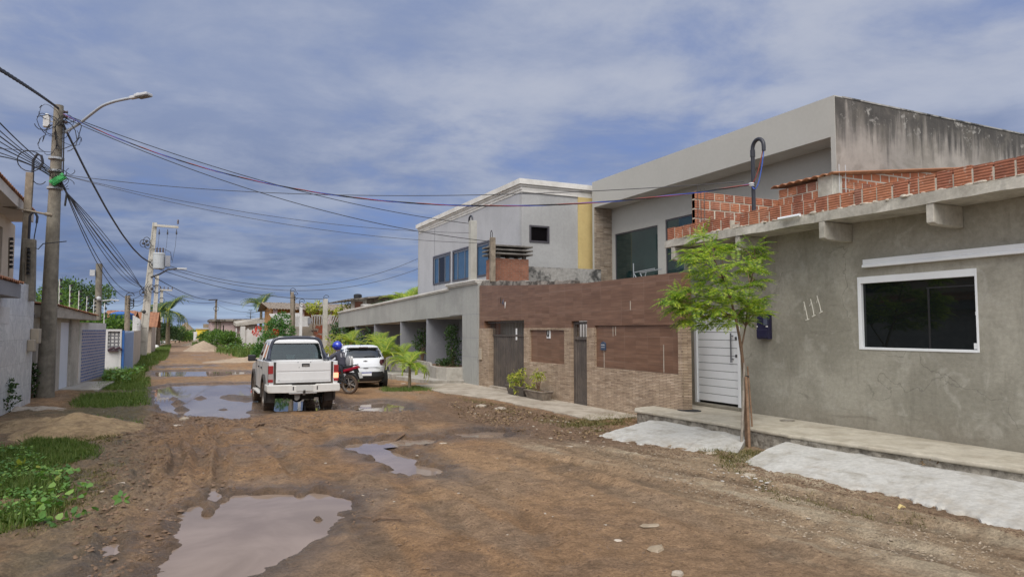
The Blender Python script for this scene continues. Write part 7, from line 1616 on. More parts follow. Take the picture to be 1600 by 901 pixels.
cl = [(1098, 372, .1), (1082, 396, -.1), (1112, 385, .5), (1092, 408, -.4), (1128, 398, .2), (1150, 415, -.5), (1178, 388, .25), (1186, 402, .35), (1165, 420, .5), (1120, 425, -.5), (1105, 440, .3), (1085, 452, -.2), (1062, 458, .0), (1052, 470, -.1), (1075, 480, .1), (1135, 440, .0), (1158, 452, -.4), (1182, 440, .4), (1184, 470, .2), (1110, 470, -.4), (1140, 468, .4), (1170, 478, -.2), (1098, 490, .3), (1125, 455, -.6), (1150, 488, .3), (1180, 425, -.2), (1095, 425, .5), (1145, 385, .5), (1085, 482, -.3), (1112, 492, .1), (1150, 498, .2), (1178, 492, -.1), (1068, 470, .3), (1130, 482, -.5), (1160, 470, .1), (1102, 400, 0), (1080, 500, -.1), (1105, 508, .2), (1135, 505, -.2), (1165, 505, .1), (1188, 490, .1), (1060, 482, .1)]
twr = random.Random(8)
for (x, y, dy) in cl:
    c_ = at(x, y, Y=Yt+dy*.9)
    best = min(stem[5:]+fork[2:], key=lambda q: (q-c_).length+max(0, q.z-c_.z)*2); k.tube([best, best.lerp(c_, .55)+Vector((0, 0, .08)), c_], [.010, .007, .004], 5)
    out = (c_-Vector((b0.x, Yt, c_.z-.15))); out = Vector((out.x, out.y, .25)).normalized() if out.length > .1 else Vector((0, 0, 1))
    for i in range(20):
        az = i*2.4+twr.random(); e0 = twr.uniform(-.1, .9); d0 = (Vector((math.cos(az)*math.cos(e0), math.sin(az)*math.cos(e0), math.sin(e0)))+out*.6).normalized()
        L_ = twr.uniform(.24, .40); n = 14; p = Vector(c_); dd = d0.copy(); s_ = dd.cross(Vector((0, 0, 1))).normalized()
        for j in range(n):
            dd = (dd+Vector((0, 0, -.075))).normalized(); p = p+dd*(L_/n)
            if j > 0:
                up_ = s_.cross(dd); lf = (.072*math.sin(math.pi*(j+1.5)/(n+2.5))+.018)*twr.uniform(.85, 1.15)
                for sg in (-1, 1):
                    d2 = (s_*sg+dd*.45-up_*.0+Vector((0, 0, -.35+twr.uniform(-.15, .15)))).normalized(); P.append(p.copy()); D.append(d2); Wd.append(d2.cross(up_).normalized()); Ln.append(lf); Wi.append(lf*.21)
        P.append(p.copy()); D.append(dd); Wd.append(s_); Ln.append(.06); Wi.append(.02)
k.build('trunk', 'bark', NT, smooth=60)
V, Q = leaf_quads(np.array(P), np.array(D), np.array(Wd), Ln, Wi, .15); npmesh('crown', V, Q, 'leaf_neem', NT)
for lb, x0, y0, x1, y1, dy, r, mt_ in (('pale grey stake left of the sapling trunk', 1158, 699, 1163, 566, -.06, .024, 'stake_grey'), ('brown stake tied against the sapling trunk', 1171, 701, 1165.5, 588, -.12, .026, 'stake'), ('thin dark stake right of the sapling trunk', 1177, 696, 1168, 572, .1, .016, 'stake')):
    p, q = at(x0, y0, Y=Yt+dy), at(x1, y1, Y=Yt+dy); p.z = gz(p.x, p.y)-.05; kk = MB(); kk.tube([p, p.lerp(q, .5)+Vector((.008, 0, 0)), q], [r*1.05, r, r*.9], 7); tagit(kk.build('stake', mt_, smooth=60), lb, 'stake')
q = at(1165, 588, Y=Yt-.02); kk = MB(); kk.lathe(q, (0, 0, 1), [(.05, -.015), (.056, -.015), (.056, .015), (.05, .015)], 12); kk.build('tie', 'cable_black', NT)

# young palms by the hatchback
palm('young_palm', 'small yellow green palm in kerbed square beside white hatchback', at(640, 600, Z=.16), .68, 17, 1.02, 3, el=(.05, 1.2), droop=1.9, tr=.045, ll=.30, lw=.030)
palm('young_palm', 'larger bushy yellow green palm just behind the white hatchback', at(612, 588, Z=.1)+Vector((0, 1.2, 0)), .75, 20, 1.45, 5, el=(.35, 1.4), droop=1.3, tr=.07, ll=.36, lw=.030)
palm('young_palm', 'yellow palm behind hatchback roof under second fin pier', (8.7, 33.5, 0), 1.3, 16, 1.2, 6, el=(.2, 1.35), droop=1.5, ll=.32)
palm('young_palm', 'yellow palm at far end of the grey front fence', (8.5, 39., 0), 1.3, 16, 1.3, 9, el=(.2, 1.35), droop=1.5, ll=.32)
palm('young_palm', 'small palm between hatchback and the third fin pier', (9.0, 30.5, 0), .9, 14, 1.0, 12, el=(.2, 1.3), droop=1.6, ll=.3)
# planting in the grey fence
def shrub(label, cat, C, Rr, n, leaf, mt_, seed, base, name='shrub', wr=.5, up=.25):
    t = thing(name, label, cat, base); k = MB(); rs = random.Random(seed)
    for c_ in C[:9]: k.tube([Vector(base), Vector(base).lerp(Vector(c_), .6), c_], [.025, .016, .006], 5)
    k.build('stem', 'bark', t); foliage('leaves', t, C, Rr, n, leaf, mt_, seed, up, wr); return t
b_ = at(707, 583, X=10.0); C = [(b_.x+rnd.uniform(-.12, .12), b_.y+rnd.uniform(-.14, .14), .62+i*.105) for i in range(15)]
shrub('dark green columnar shrub in planter nearest the corner column', 'shrub', C, [(.24, .26, .16)]*3, 1100, .085, 'leaf_dark', 5, (b_.x, b_.y, .55))
b_ = at(688, 582, X=9.75); C = [(b_.x+rnd.uniform(-.1, .35), b_.y+rnd.uniform(-.55, .45), .66+rnd.uniform(0, .12)) for i in range(12)]
shrub('low dark ground shrub spilling over the pale planter kerb', 'shrub', C, [(.16, .2, .12)], 520, .07, 'leaf_dark', 6, (b_.x, b_.y, .55))
b_ = at(660, 545, X=10.2); C = [(b_.x+rnd.uniform(-.2, .2), b_.y+rnd.uniform(-.3, .3), 1.1+rnd.uniform(0, 1.)) for i in range(8)]
shrub('dark bush beside fin pier behind the small kerbed palm', 'shrub', C, [(.3, .35, .25)], 420, .12, 'leaf_dark', 8, (b_.x, b_.y, .5))
for i, (px, py, lb) in enumerate(((577, 530, 'dark leafy bush in the fence recess above hatchback roof'), (545, 520, 'tall dark bush at far end of the grey fence'), (532, 512, 'dark tree like bush left of the far fin pier'))):
    b_ = at(px, py, X=9.9+.2*i); C = [(b_.x+rnd.uniform(-.4, .4), b_.y+rnd.uniform(-.7, .7), b_.z+rnd.uniform(-.9, .35)) for j in range(9)]
    shrub(lb, 'shrub', C, [(.4, .45, .35)], 420, .2, 'leaf_palm_dark', 20+i, (b_.x, b_.y, 0))
# troughs and sickly shrub by the wide gate
q0 = at(812, 622, X=9.35); TRa = thing('planter_trough', 'dark slanting plant trough right below the wide brown gate', 'planter', (9.35, q0.y, .05))
def trough(t, x, y0, y1, h, w, mt_):
    k = MB(); a = .06; k.hexa([(x-w/2+a, y0+a, .052), (x+w/2-a, y0+a, .052), (x+w/2-a, y1-a, .052), (x-w/2+a, y1-a, .052), (x-w/2, y0, h), (x+w/2, y0, h), (x+w/2, y1, h), (x-w/2, y1, h)]); k.box((x-w/2-.02, y0-.02, h), (x-w/2+.04, y1+.02, h+.04)); k.box((x+w/2-.04, y0-.02, h), (x+w/2+.02, y1+.02, h+.04)); k.box((x-w/2+.041, y0-.02, h), (x+w/2-.041, y0+.03, h+.04)); k.box((x-w/2+.041, y1-.03, h), (x+w/2-.041, y1+.02, h+.04)); k.build('box', mt_, t, bevel=.012)
    k = MB(); k.box((x-w/2+.042, y0+.031, h-.001), (x+w/2-.042, y1-.031, h+.012)); k.build('soil', 'bark', t)
ya, yb_ = at(823, 622, X=9.3).y, at(796, 618, X=9.3).y; trough(TRa, 9.35, ya, yb_, .30, .36, 'gate_metal')
ya2, yb2_ = at(853, 628, X=9.3).y, at(825, 622, X=9.3).y; TRb = thing('planter_trough', 'pale mossy concrete trough under the small tiled recess', 'planter', (9.35, (ya2+yb2_)/2, .05)); trough(TRb, 9.35, ya2, yb2_, .26, .36, 'pot')
C = [at(x, y, X=9.3+dx) for x, y, dx in ((806, 586, 0), (812, 592, .1), (803, 596, -.1), (815, 582, .1), (808, 604, 0), (800, 588, .1), (812, 610, 0))]
shrub('drooping yellow green shrub growing in the dark trough', 'shrub', C, [(.13, .16, .14)], 560, .10, 'leaf_yellow', 31, (9.35, (ya+yb_)/2, .30), wr=.28, up=-.7)
C = [at(x, y, X=9.3+dx) for x, y, dx in ((840, 582, 0), (846, 586, .1), (836, 590, -.1), (836, 606, 0), (828, 602, .05))]
shrub('sparse yellow twigs with few leaves in the pale trough', 'shrub', C, [(.12, .14, .10)], 200, .1, 'leaf_yellow', 32, (9.35, (ya2+yb2_)/2, .26), wr=.28, up=-.6)

# trees beyond the left walls
for i, (px, py, Y, h, cw, mt_, lb) in enumerate(((72, 470, 52, 4.9, 5, 'leaf_mid', 'bushy mid green tree left of the lamp pole over the portal'), (100, 470, 58, 5.4, 6, 'leaf_dark', 'dark rounded tree right of lamp pole behind the insulator rods'), (122, 466, 62, 5.8, 5, 'leaf_mid', 'taller tree crown behind the middle insulator rods'), (148, 490, 46, 3.6, 3.6, 'leaf_mid', 'low green tree behind the blue tile wall'), (165, 500, 44, 3.1, 2.6, 'leaf_mid', 'small shrub tree at far corner of the blue tile wall'))):
    q = at(px, py, Y=Y); tree('garden_tree', lb, 'tree', (q.x, Y, 0), h, cw, 4200, .17, mt_, 40+i, group=None)
# far palm and trees by the street end
q = at(262, 538, Z=0); YP_ = 96.; q = at(262, 530, Y=YP_); tp_ = at(261, 487, Y=YP_)
palm('royal_palm', 'big dark drooping palm over the far left verge', (q.x, YP_, 0), tp_.z, 30, 3.8, 14, 'leaf_palm_dark', (-.1, 1.3), 2.0, .22, lw=.06, ll=.8)
q = at(248, 492, Y=88); palm('royal_palm', 'slimmer palm just left of the big drooping palm', (q.x, 88, 0), q.z+.3, 18, 2.4, 15, 'leaf_palm_dark', (.0, 1.3), 1.8, .2, lw=.06, ll=.7)
for i, (px, Y, h, cw, mt_, lb) in enumerate(((248, 100, 2.7, 4.5, 'leaf_dark', 'dark tree below the big drooping palm'), (265, 110, 2.6, 5, 'leaf_dark', 'dark dense tree right of the drooping palm'), (279, 120, 2.3, 4, 'leaf_mid', 'rounded tree left of the thatched hut'), (291, 130, 1.7, 4, 'leaf_mid', 'low tree beneath the thatched hut'), (330, 92, 1.9, 2.8, 'leaf_mid', 'bushy tree just right of the yellow house'), (342, 112, 2.0, 3.0, 'leaf_dark', 'dark tree behind the dusty white trunk trees'))):
    q = at(px, 530, Y=Y); tree('street_tree', lb, 'tree', (q.x, Y, 0), h, cw, 2600, .22, mt_, 60+i, .25)
for i, (px, Y, h, cw, lb) in enumerate(((347, 76, 1.85, 3.0, 'round dusty tree with white painted trunk before pink house'), (358, 73, 1.7, 2.4, 'second dusty tree with white trunk before pink house porch'), (333, 82, 1.85, 2.6, 'dusty tree with white trunk left of pink house corner'))):
    q = at(px, 540, Y=Y); tree('street_tree', lb, 'tree', (q.x, Y, 0), h, cw, 2400, .16, 'leaf_mid', 70+i, .42, .09, 'white_wall')
# araucaria above pink house
Yq = 96.; q0, q1 = at(390, 520, Y=Yq), at(392, 483, Y=Yq); t = thing('norfolk_pine', 'small tiered norfolk pine above the pink house roof', 'tree', (q0.x, Yq, 0)); k = MB(); k.tube([(q0.x, Yq, 0), q1], [.14, .02], 7); k.build('trunk', 'bark', t)
P, D, Wd, Ln, Wi = [], [], [], [], []; rs = random.Random(2)
for tier in range(9):
    z = q1.z-.15-tier*.42; r = .18+tier*.13
    for a_ in range(7):
        az = a_*.9+tier*.4; d_ = Vector((math.cos(az), math.sin(az), .12)).normalized()
        for j in range(7):
            for sg in (-1, 1):
                P.append(Vector((q0.x+(q1.x-q0.x), Yq, z))+d_*r*j/6); dd = (d_+d_.cross(Vector((0, 0, 1)))*sg*.8+Vector((0, 0, .2))).normalized(); D.append(dd); Wd.append(dd.cross(Vector((0, 0, 1))).normalized()); Ln.append(.22); Wi.append(.09)
V, Q = leaf_quads(np.array(P), np.array(D), np.array(Wd), Ln, Wi); npmesh('branches', V, Q, 'leaf_palm_dark', t)
# flame tree with red flowers behind pickup
Yq = 50.; q = at(425, 540, Y=Yq); C = [at(x, y, Y=Yq+rnd.uniform(-1, 1)) for x, y in ((415, 535), (425, 528), (410, 548), (438, 530), (430, 545), (420, 515), (440, 545), (405, 555), (432, 508), (447, 518), (445, 535), (418, 555), (440, 500))]
t = thing('flame_tree', 'feathery green flame tree with red flowers behind the pickup', 'tree', (q.x, Yq, 0)); k = MB()
for c_ in C: k.tube([(q.x, Yq, 0), Vector((q.x, Yq, .8)).lerp(c_, .4), c_], [.06, .04, .01], 5)
k.build('trunk', 'bark', t); foliage('crown', t, C, [(.6, .6, .5)], 5200, .17, 'leaf_poinciana', 80, .1, .4); foliage('flowers', t, [at(403, 514, Y=49), at(400, 520, Y=49), at(430, 519, Y=49)], [(.22, .2, .18)], 160, .12, 'flower_red', 81)
# palm over the broad roof and one behind gable house
q = at(408, 490, Y=80); palm('coconut_palm', 'coconut palm leaning over left end of broad tiled roof', (q.x, 80, 0), at(408, 478, Y=80).z, 18, 2.6, 21, 'leaf_palm_dark', (.0, 1.3), 1.6, .16, lw=.05, ll=.7)
q = at(640, 470, Y=46); palm('garden_palm', 'bushy palm rising over grey fence left of the gable house', (q.x, 46, 0), 3.6, 22, 2.2, 22, 'leaf_palm', (.1, 1.4), 1.2, .12, lw=.05, ll=.6)
q = at(610, 480, Y=45); palm('garden_palm', 'lower palm before the rough rendered building', (q.x, 45, 0), 3.3, 16, 1.7, 23, 'leaf_palm_dark', (.1, 1.2), 1.3, .12, lw=.05, ll=.55)
for i, (px, py, Y, lb) in enumerate(((497, 480, 57, 'yellow green bush on the beige street wall under broad roof'), (540, 480, 52, 'vine bush right end of the broad tiled roof'))):
    q = at(px, py, Y=Y); C = [q+Vector((rnd.uniform(-1, 1), 0, rnd.uniform(-.5, .3))) for j in range(8)]; shrub(lb, 'shrub', C, [(.3, .3, .25)], 300, .2, 'leaf_yellow', 90+i, (q.x, Y, 0))
for i, (px, py, Y, mt_, lb) in enumerate(((520, 540, 47, 'leaf_yellow', 'yellow green hedge bush between the pickup and rider'), (532, 538, 45, 'leaf_yellow', 'yellow hedge behind the blue helmet'), (548, 535, 43, 'leaf_mid', 'green bush between rider and hatchback roof'), (470, 545, 52, 'leaf_mid', 'low green bush hidden behind the pickup roof'))):
    q = at(px, py, Y=Y); C = [q+Vector((rnd.uniform(-.9, .9), rnd.uniform(-.5, .5), rnd.uniform(-.9, .5))) for j in range(9)]; shrub(lb, 'shrub', C, [(.4, .4, .35)], 420, .16, mt_, 95+i, (q.x, Y, 0))
# dark shrubs by the veined wall and the pole
C = [at(x, y, Z=z) for x, y, z in ((2, 640, .55), (8, 625, .6), (14, 618, .8), (4, 600, 1.), (10, 638, .35), (-8, 615, .8), (-10, 640, .5))]
q = at(2, 650, Z=0); C = [Vector((q.x+rnd.uniform(-.35, .25), q.y+rnd.uniform(-.3, .3), .2+j*.08)) for j in range(9)]
shrub('dark leafy shrub at the left edge by veined wall', 'shrub', C, [(.26, .26, .16)], 700, .09, 'leaf_dark', 101, (q.x, q.y, 0))
q = at(48, 626, Z=0); C = [Vector((q.x+rnd.uniform(-.15, .15), q.y+rnd.uniform(-.2, .2), .2+j*.1)) for j in range(9)]
shrub('dark narrow shrub squeezed between veined wall and lamp pole', 'shrub', C, [(.2, .2, .14)], 420, .1, 'leaf_dark', 102, (q.x, q.y, 0))

# ------------------------------------------------------------------ grass and weeds
def in_poly(poly, n, rs):
    P = np.array(poly); a, c = P.min(0), P.max(0); o = np.zeros((0, 2))
    while len(o) < n:
        q = a+(c-a)*rs.rand(n*2, 2); o = np.vstack([o, q[sd_poly(q[:, 0], q[:, 1], poly) < 0]])
    return o[:n]
def gzv(p):
    j = np.clip(np.searchsorted(xs, p[:, 0]), 1, NX-1); i = np.clip(np.searchsorted(ys, p[:, 1]), 1, NY-1); return Z[i, j]
def grass(label, poly, n, h, mt_, seed, w=.012, lean=.45, clump=0., name='grass'):
    rs = np.random.RandomState(seed); p = in_poly(poly, n, rs)
    if clump: k_ = fbm(p[:, 0], p[:, 1], clump, 3, seed); e = sd_poly(p[:, 0], p[:, 1], poly); keep = rs.rand(n) < sst(k_, .36, .6)*(.25+.75*sst(e, 0, -.35)); p = p[keep]; n = len(p)
    z = gzv(p); ok = z > WL+.005; p, z = p[ok], z[ok]; n = len(p)
    B = np.column_stack([p, z-.01]); a = rs.rand(n)*6.283; l = h*(.45+.9*rs.rand(n)); ln = lean*rs.rand(n)
    D = unit(np.column_stack([np.cos(a)*ln, np.sin(a)*ln, np.ones(n)])); Wv = np.column_stack([-np.sin(a), np.cos(a), np.zeros(n)])
    T = B+D*l[:, None]; T[:, 2] -= l*ln*.3; M_ = B+D*l[:, None]*.5
    V = np.stack([B-Wv*w/2, B+Wv*w/2, M_+Wv*w*.35, T, M_-Wv*w*.35], 1).reshape(-1, 3)
    return npmesh(name, V, np.arange(len(V)).reshape(-1, 5), mt_, label=label, cat='grass', kind='stuff')
grass('green grass strip on the left verge before blue tile wall', gp((114, 655), (108, 632), (150, 603), (175, 580), (232, 572), (236, 600), (236, 642), (220, 668)), 42000, .14, 'grass', 1, .011, .8, .5)
grass('taller weeds along the foot of blue tile wall', gp((160, 600), (160, 586), (195, 572), (228, 578), (225, 600), (190, 606)), 9000, .34, 'grass', 2, .016, .8, .8)
grass('short patchy grass in front of the sand heap', gp((10, 715), (30, 688), (120, 690), (165, 706), (130, 730), (90, 735), (20, 730)), 16000, .12, 'grass', 3, .008, .8, 1.4)
grass('dry grass tufts growing on the front of the sand heap', gp((60, 690), (90, 668), (170, 676), (205, 694), (150, 706), (80, 704)), 5000, .10, 'grass_dry', 14, .007, 1., 1.8)
grass('dry thin grass on the earth bank at lower left', gp((0, 700), (110, 700), (200, 725), (160, 780), (90, 830), (0, 850)), 20000, .06, 'grass_dry', 4, .006, 1.1, 1.6)
grass('low green weeds at the lower left corner', gp((-40, 725), (0, 705), (60, 705), (112, 745), (122, 780), (70, 820), (0, 840)), 30000, .13, 'grass', 5, .010, 1., 1.2)
grass('grass verge round the transformer pole', gp((205, 585), (214, 562), (250, 542), (268, 538), (262, 560), (246, 570), (232, 580)), 16000, .3, 'grass', 6, .03, .7, .4)
grass('long grass on far right verge before pink house', gp((335, 552), (345, 545), (425, 538), (520, 545), (480, 560), (390, 562)), 26000, .55, 'grass', 7, .05, .6, .3)
grass('far verge grass along the street end', gp((300, 541), (306, 536), (345, 536), (345, 545), (330, 548)), 5000, .6, 'grass', 8, .08, .6)
grass('grass tuft on the kerb beside the hatchback', gp((590, 607), (640, 603), (685, 609), (660, 617), (600, 614)), 6000, .10, 'grass', 9, .012, .8, 1.)
grass('sparse weeds on the earth between the white ramps', gp((1085, 705), (1165, 690), (1230, 700), (1160, 735), (1190, 760), (1120, 730)), 5200, .07, 'grass_dry', 10, .007, 1.1, 2.)
grass('sparse weeds along the lower edge of the large white ramp', gp((1150, 738), (1260, 765), (1400, 795), (1560, 845), (1420, 825), (1200, 785)), 4200, .05, 'grass_dry', 11, .006, 1.2, 2.2)
grass('weeds where the brown wall meets the raised pavement', gp((915, 650), (1000, 640), (1010, 655), (940, 680), (870, 668)), 5200, .09, 'grass_dry', 12, .009, 1.1, 1.6)
grass('thin weeds along the sidewalk edge of brown wall', gp((690, 615), (800, 635), (920, 660), (880, 672), (760, 640)), 4000, .06, 'grass_dry', 13, .009, 1.1, 1.6)
# broad leaved weeds in the corner
def weeds(label, poly, n, ln, seed, mt_='leaf_weed', h=.14):
    rs = np.random.RandomState(seed); p = in_poly(poly, n, rs); e = fbm(p[:, 0], p[:, 1], 1.6, 3, seed); p = p[e > .42]; n = len(p)
    a = rs.rand(n)*6.283; B = np.column_stack([p, gzv(p)+h*rs.rand(n)*.9+.02]); D = unit(np.column_stack([np.cos(a), np.sin(a), .25+.35*rs.rand(n)])); Wd = unit(np.cross(D, np.column_stack([rs.normal(size=n)*.25, rs.normal(size=n)*.25, np.ones(n)])))
    l = ln*(.5+.8*rs.rand(n)); V, Q = leaf_quads(B, D, Wd, l, l*.8, .12, True); return npmesh('weeds', V, Q, mt_, label=label, cat='weeds', kind='stuff')
weeds('broad leaved green weeds crowding the lower left corner', gp((-60, 730), (0, 700), (50, 712), (80, 740), (112, 765), (70, 805), (0, 830), (-80, 830)), 2600, .042, 3)
weeds('scattered broad leaves on the left earth bank', gp((40, 735), (110, 735), (150, 770), (120, 800), (50, 815)), 160, .09, 4)
weeds('leafy weeds at the foot of blue tile wall', gp((160, 600), (160, 588), (200, 574), (228, 580), (200, 603)), 800, .12, 5, 'leaf_weed', .35)
weeds('leafy scrub on the far right verge', gp((345, 552), (360, 543), (430, 538), (520, 543), (420, 556)), 2600, .28, 6, 'leaf_mid', .8)
weeds('fallen leaves and rubble litter before brown wall', gp((700, 630), (800, 635), (930, 665), (950, 690), (860, 690), (720, 655)), 1400, .05, 7, 'litter_brown', .01)
# creeper runners on the bank
P = [at(x, y, Z=.03) for x, y in ((50, 832), (58, 818), (85, 815), (110, 812), (135, 803), (160, 795), (190, 786))]; 
CRp = thing('creeper_vine', 'thin brown creeper runner with few leaves on lower left earth', 'vine', P[0])
k = MB(); P = [Vector((q.x, q.y, gz(q.x, q.y)+.012)) for q in P]; k.tube(P, .006, 5); k.build('stem', 'bark', CRp)
foliage('leaves', CRp, [q+Vector((0, 0, .04)) for q in P[1:]]+[at(112, 730, Z=.1)], [(.05, .05, .03)], 40, .075, 'leaf_weed', 110, .3, .8)
q = at(30, 728, Z=.1); foliage('leaves', CRp, [at(34, 725, Z=.12), at(52, 727, Z=.12), at(85, 752, Z=.08)], [(.03, .03, .01)], 9, .11, 'leaf_yellow', 111, .1, .7)

# ------------------------------------------------------------------ heaps, stones, scraps
def heap(name, label, centre, rx, ry, h, mt_, seed, peaks=1):
    k = MB(); n, m_ = 44, 16; V = [(centre.x, centre.y, 0)]; fs = []
    n2 = 90; g = np.linspace(-1.15, 1.15, n2); HX, HY = np.meshgrid(g, g); r = np.hypot(HX, HY)
    ax_, ay_ = HX*rx+centre.x, HY*ry+centre.y
    hh = h*np.clip(1-r*(.9+.25*fbm(ax_, ay_, .8, 3, seed)), -.2, 1)**1.0*(.8+.5*fbm(ax_, ay_, 1.1, 3, seed+3))+(fbm(ax_, ay_, 3.5, 4, seed+5)-.5)*.20*np.clip(1.1-r, 0, 1)
    hz = np.where(r < 1.1, hh, -.1)-.02; V = np.stack([ax_, ay_, np.maximum(hz, -.12)+gz(centre.x, centre.y)], -1).reshape(-1, 3)
    ix = np.arange(n2*n2).reshape(n2, n2); Q = np.stack([ix[:-1, :-1], ix[:-1, 1:], ix[1:, 1:], ix[1:, :-1]], -1).reshape(-1, 4)
    o = npmesh(name, V, Q, mt_, label=label, cat='heap'); o.data.polygons.foreach_set('use_smooth', [True]*len(o.data.polygons)); return o
c0 = at(112, 683, Z=0); heap('sand_heap', 'yellow sand heap at the edge of left verge', c0+Vector((0, .6, 0)), 1.45, 1.7, .42, 'sand', 3)
c0 = at(20, 672, Z=0); heap('sand_heap', 'lower left shoulder of spilled sand near veined wall', c0+Vector((.2, .2, 0)), .9, 1.2, .22, 'sand', 13)
c0 = at(40, 640, Z=0); heap('gravel_heap', 'grey gravel spill between veined wall and sand', c0+Vector((.1, -.6, 0)), .8, .9, .10, 'stone', 23)
c0 = at(318, 549, Z=0); heap('earth_heap', 'pale earth heap dumped in the middle of far lane', c0+Vector((0, 2, 0)), 1.9, 3.5, 1.0, 'far_sand', 7)
c0 = at(310, 540, Z=0); heap('earth_heap', 'second low earth heap further along the lane', c0+Vector((0, 2, 0)), 2.2, 5, .7, 'far_sand', 9)
c0 = at(370, 566, Z=0); heap('earth_heap', 'long low rubble heap beside the pickup mirror', c0+Vector((.5, .5, 0)), 2.6, 1.4, .32, 'far_sand', 11)
# white bags by the far poles
for i, (px, py, s_) in enumerate(((246, 541, .5), (249, 537, .55), (256, 538, .5), (243, 545, .45))):
    q = at(px, py, Z=0); k = MB(); k.ball((q.x, q.y, s_*.45), (s_*.8, s_*.6, s_*.55), 12, 8); tagit(k.build('white_bag', 'white_bag', smooth=True), 'white rubbish bag piled at the foot of the far poles', 'bag', 'white bags by far poles')
def rock(c, s, mt_, lb, cat='stone', group=None, name='stone', flat=.5, seed=0):
    rs = random.Random(seed); k = MB(); n = 9; rg = []
    off = [rs.uniform(.5, 1.3) for _ in range(n)]
    for zz_, rr in ((-.35, .75), (.0, 1.), (.5, .86), (.75, .45)): rg.append([(c.x+s*rr*off[i]*math.cos(i*6.283/n), c.y+s*rr*off[(i+1) % n]*math.sin(i*6.283/n)*.8, c.z+s*flat*(zz_+rs.uniform(-.08, .08))) for i in range(n)])
    k.loft(rg); return tagit(k.build(name, mt_, bevel=.0), lb, cat, group)
rs = random.Random(12)
def ong(x, y): q = at(x, y, Z=0); q.z = gz(q.x, q.y); return q
rock(ong(1027, 858), .12, 'grit', 'large flat pale stone in lower right of road', flat=.3, seed=1)
rock(ong(1015, 823), .10, 'grit', 'flat pale rubble scrap above the large flat stone', flat=.12, seed=2)
rock(ong(1060, 900), .07, 'stone', 'grey stone at the bottom edge of road', flat=.6, seed=3)
rock(ong(1168, 746), .12, 'pale_scrap', 'pale pinkish stone below the sapling', flat=.35, seed=4)
rock(ong(1112, 711), .10, 'pale_scrap', 'flat pale stone at lower edge of the small ramp', flat=.3, seed=5)
rock(ong(885, 699), .12, 'pale_scrap', 'flat pale scrap lying before the small white ramp', flat=.15, seed=6)
rock(ong(693, 696), .09, 'pale_scrap', 'small pale scrap beside the central puddle', flat=.2, seed=7)
rock(ong(278, 748), .07, 'bark', 'dark clod beside the left wheel rut', flat=.6, seed=8)
rock(ong(288, 655), .13, 'pale_scrap', 'pale pinkish lump at the edge of far puddle', flat=.6, seed=9)
rock(ong(753, 636), .16, 'stone', 'broken stone before the brown wall sidewalk', flat=.5, seed=10); rock(ong(782, 640), .2, 'stone', 'greenish grey slab stone before brown wall sidewalk', flat=.35, seed=11)
lump = [rock(ong(100, 760), .03, 'stone', 'small loose stone scattered on the muddy road', group='loose stones on the road', seed=20+i) for i in range(4)]
def scatter(src, zone, n, smin, smax):
    pts = in_poly(zone, n, np.random.RandomState(n))
    for p in pts:
        o = rs.choice(src).copy(); COL.objects.link(o); z = gz(*p)
        if z < WL: o.location = (p[0], p[1], WL-.05)
        else: o.location = (p[0], p[1], z-.005)
        k_ = rs.uniform(smin, smax); o.scale = (k_, k_, k_); o.rotation_euler = (0, 0, rs.uniform(0, 6))
for i, o in enumerate(lump): q = ong(150+i*9, 770+i*7); o.location = q
scatter(lump, gp((120, 640), (560, 660), (760, 660), (1000, 700), (1550, 880), (900, 905), (560, 900), (560, 780), (300, 740), (200, 900), (60, 900)), 110, .25, .9)
scatter(lump, gp((700, 628), (800, 640), (940, 670), (1000, 700), (860, 690), (740, 655)), 50, .4, 1.5)
chips = [rock(ong(1190, 750), .03, 'white_wall', 'white paint chip scattered between the ramps', 'chip', 'white chips below the sapling', 'paint_chip', .4, 40+i) for i in range(3)]
for i, o in enumerate(chips): o.location = ong(1180+i*9, 752+i*3)
scatter(chips, gp((1120, 715), (1190, 735), (1215, 760), (1170, 770), (1100, 735)), 40, .3, 1.)
# clods and grit: one ground-cover mesh of small crumbs along ruts, puddle rims and verges
def crumbs(name, label, zone, n, smin, smax, matn, seed, keepfn=None):
    r_ = np.random.RandomState(seed); p = in_poly(zone, n, r_)
    if keepfn is not None: p = p[r_.rand(len(p)) < keepfn(p)]
    z = gzv(p); ok = z > WL+.004; p, z = p[ok], z[ok]; n = len(p)
    s_ = smin+(smax-smin)*r_.rand(n)**3; base = np.array([(1, 0, .1), (.3, .95, .0), (-.8, .55, .15), (-.75, -.6, 0), (.35, -.9, .1), (.1, 0, .75)])
    V = base[None]*(1+.35*r_.normal(size=(n, 6, 3)))*s_[:, None, None]; a = r_.rand(n)*6.283; ca_, sa_ = np.cos(a)[:, None], np.sin(a)[:, None]
    V = np.stack([V[..., 0]*ca_-V[..., 1]*sa_, V[..., 0]*sa_+V[..., 1]*ca_, V[..., 2]*.8], -1)+np.column_stack([p, z-.002])[:, None]
    t_ = np.array([(0, 1, 5), (1, 2, 5), (2, 3, 5), (3, 4, 5), (4, 0, 5)]); Q = (np.arange(n)[:, None, None]*6+t_[None]).reshape(-1, 3)
    return npmesh(name, V.reshape(-1, 3), Q, matn, label=label, cat='clods', kind='stuff')
ruff = lambda p: .12+.88*np.exp(-((p[:, 0]+.7)/1.3)**2)
crumbs('mud_clods', 'crumbled mud clods along the wheel ruts on the left of road', gp((120, 905), (110, 800), (170, 690), (240, 650), (300, 652), (460, 655), (500, 700), (520, 760), (300, 770), (230, 905)), 9000, .008, .038, 'clod', 5, ruff)
crumbs('mud_clods', 'fine earth grit over the middle of road', gp((560, 905), (540, 780), (520, 660), (700, 660), (1000, 700), (1250, 800), (1350, 905)), 9000, .004, .018, 'clod', 6)
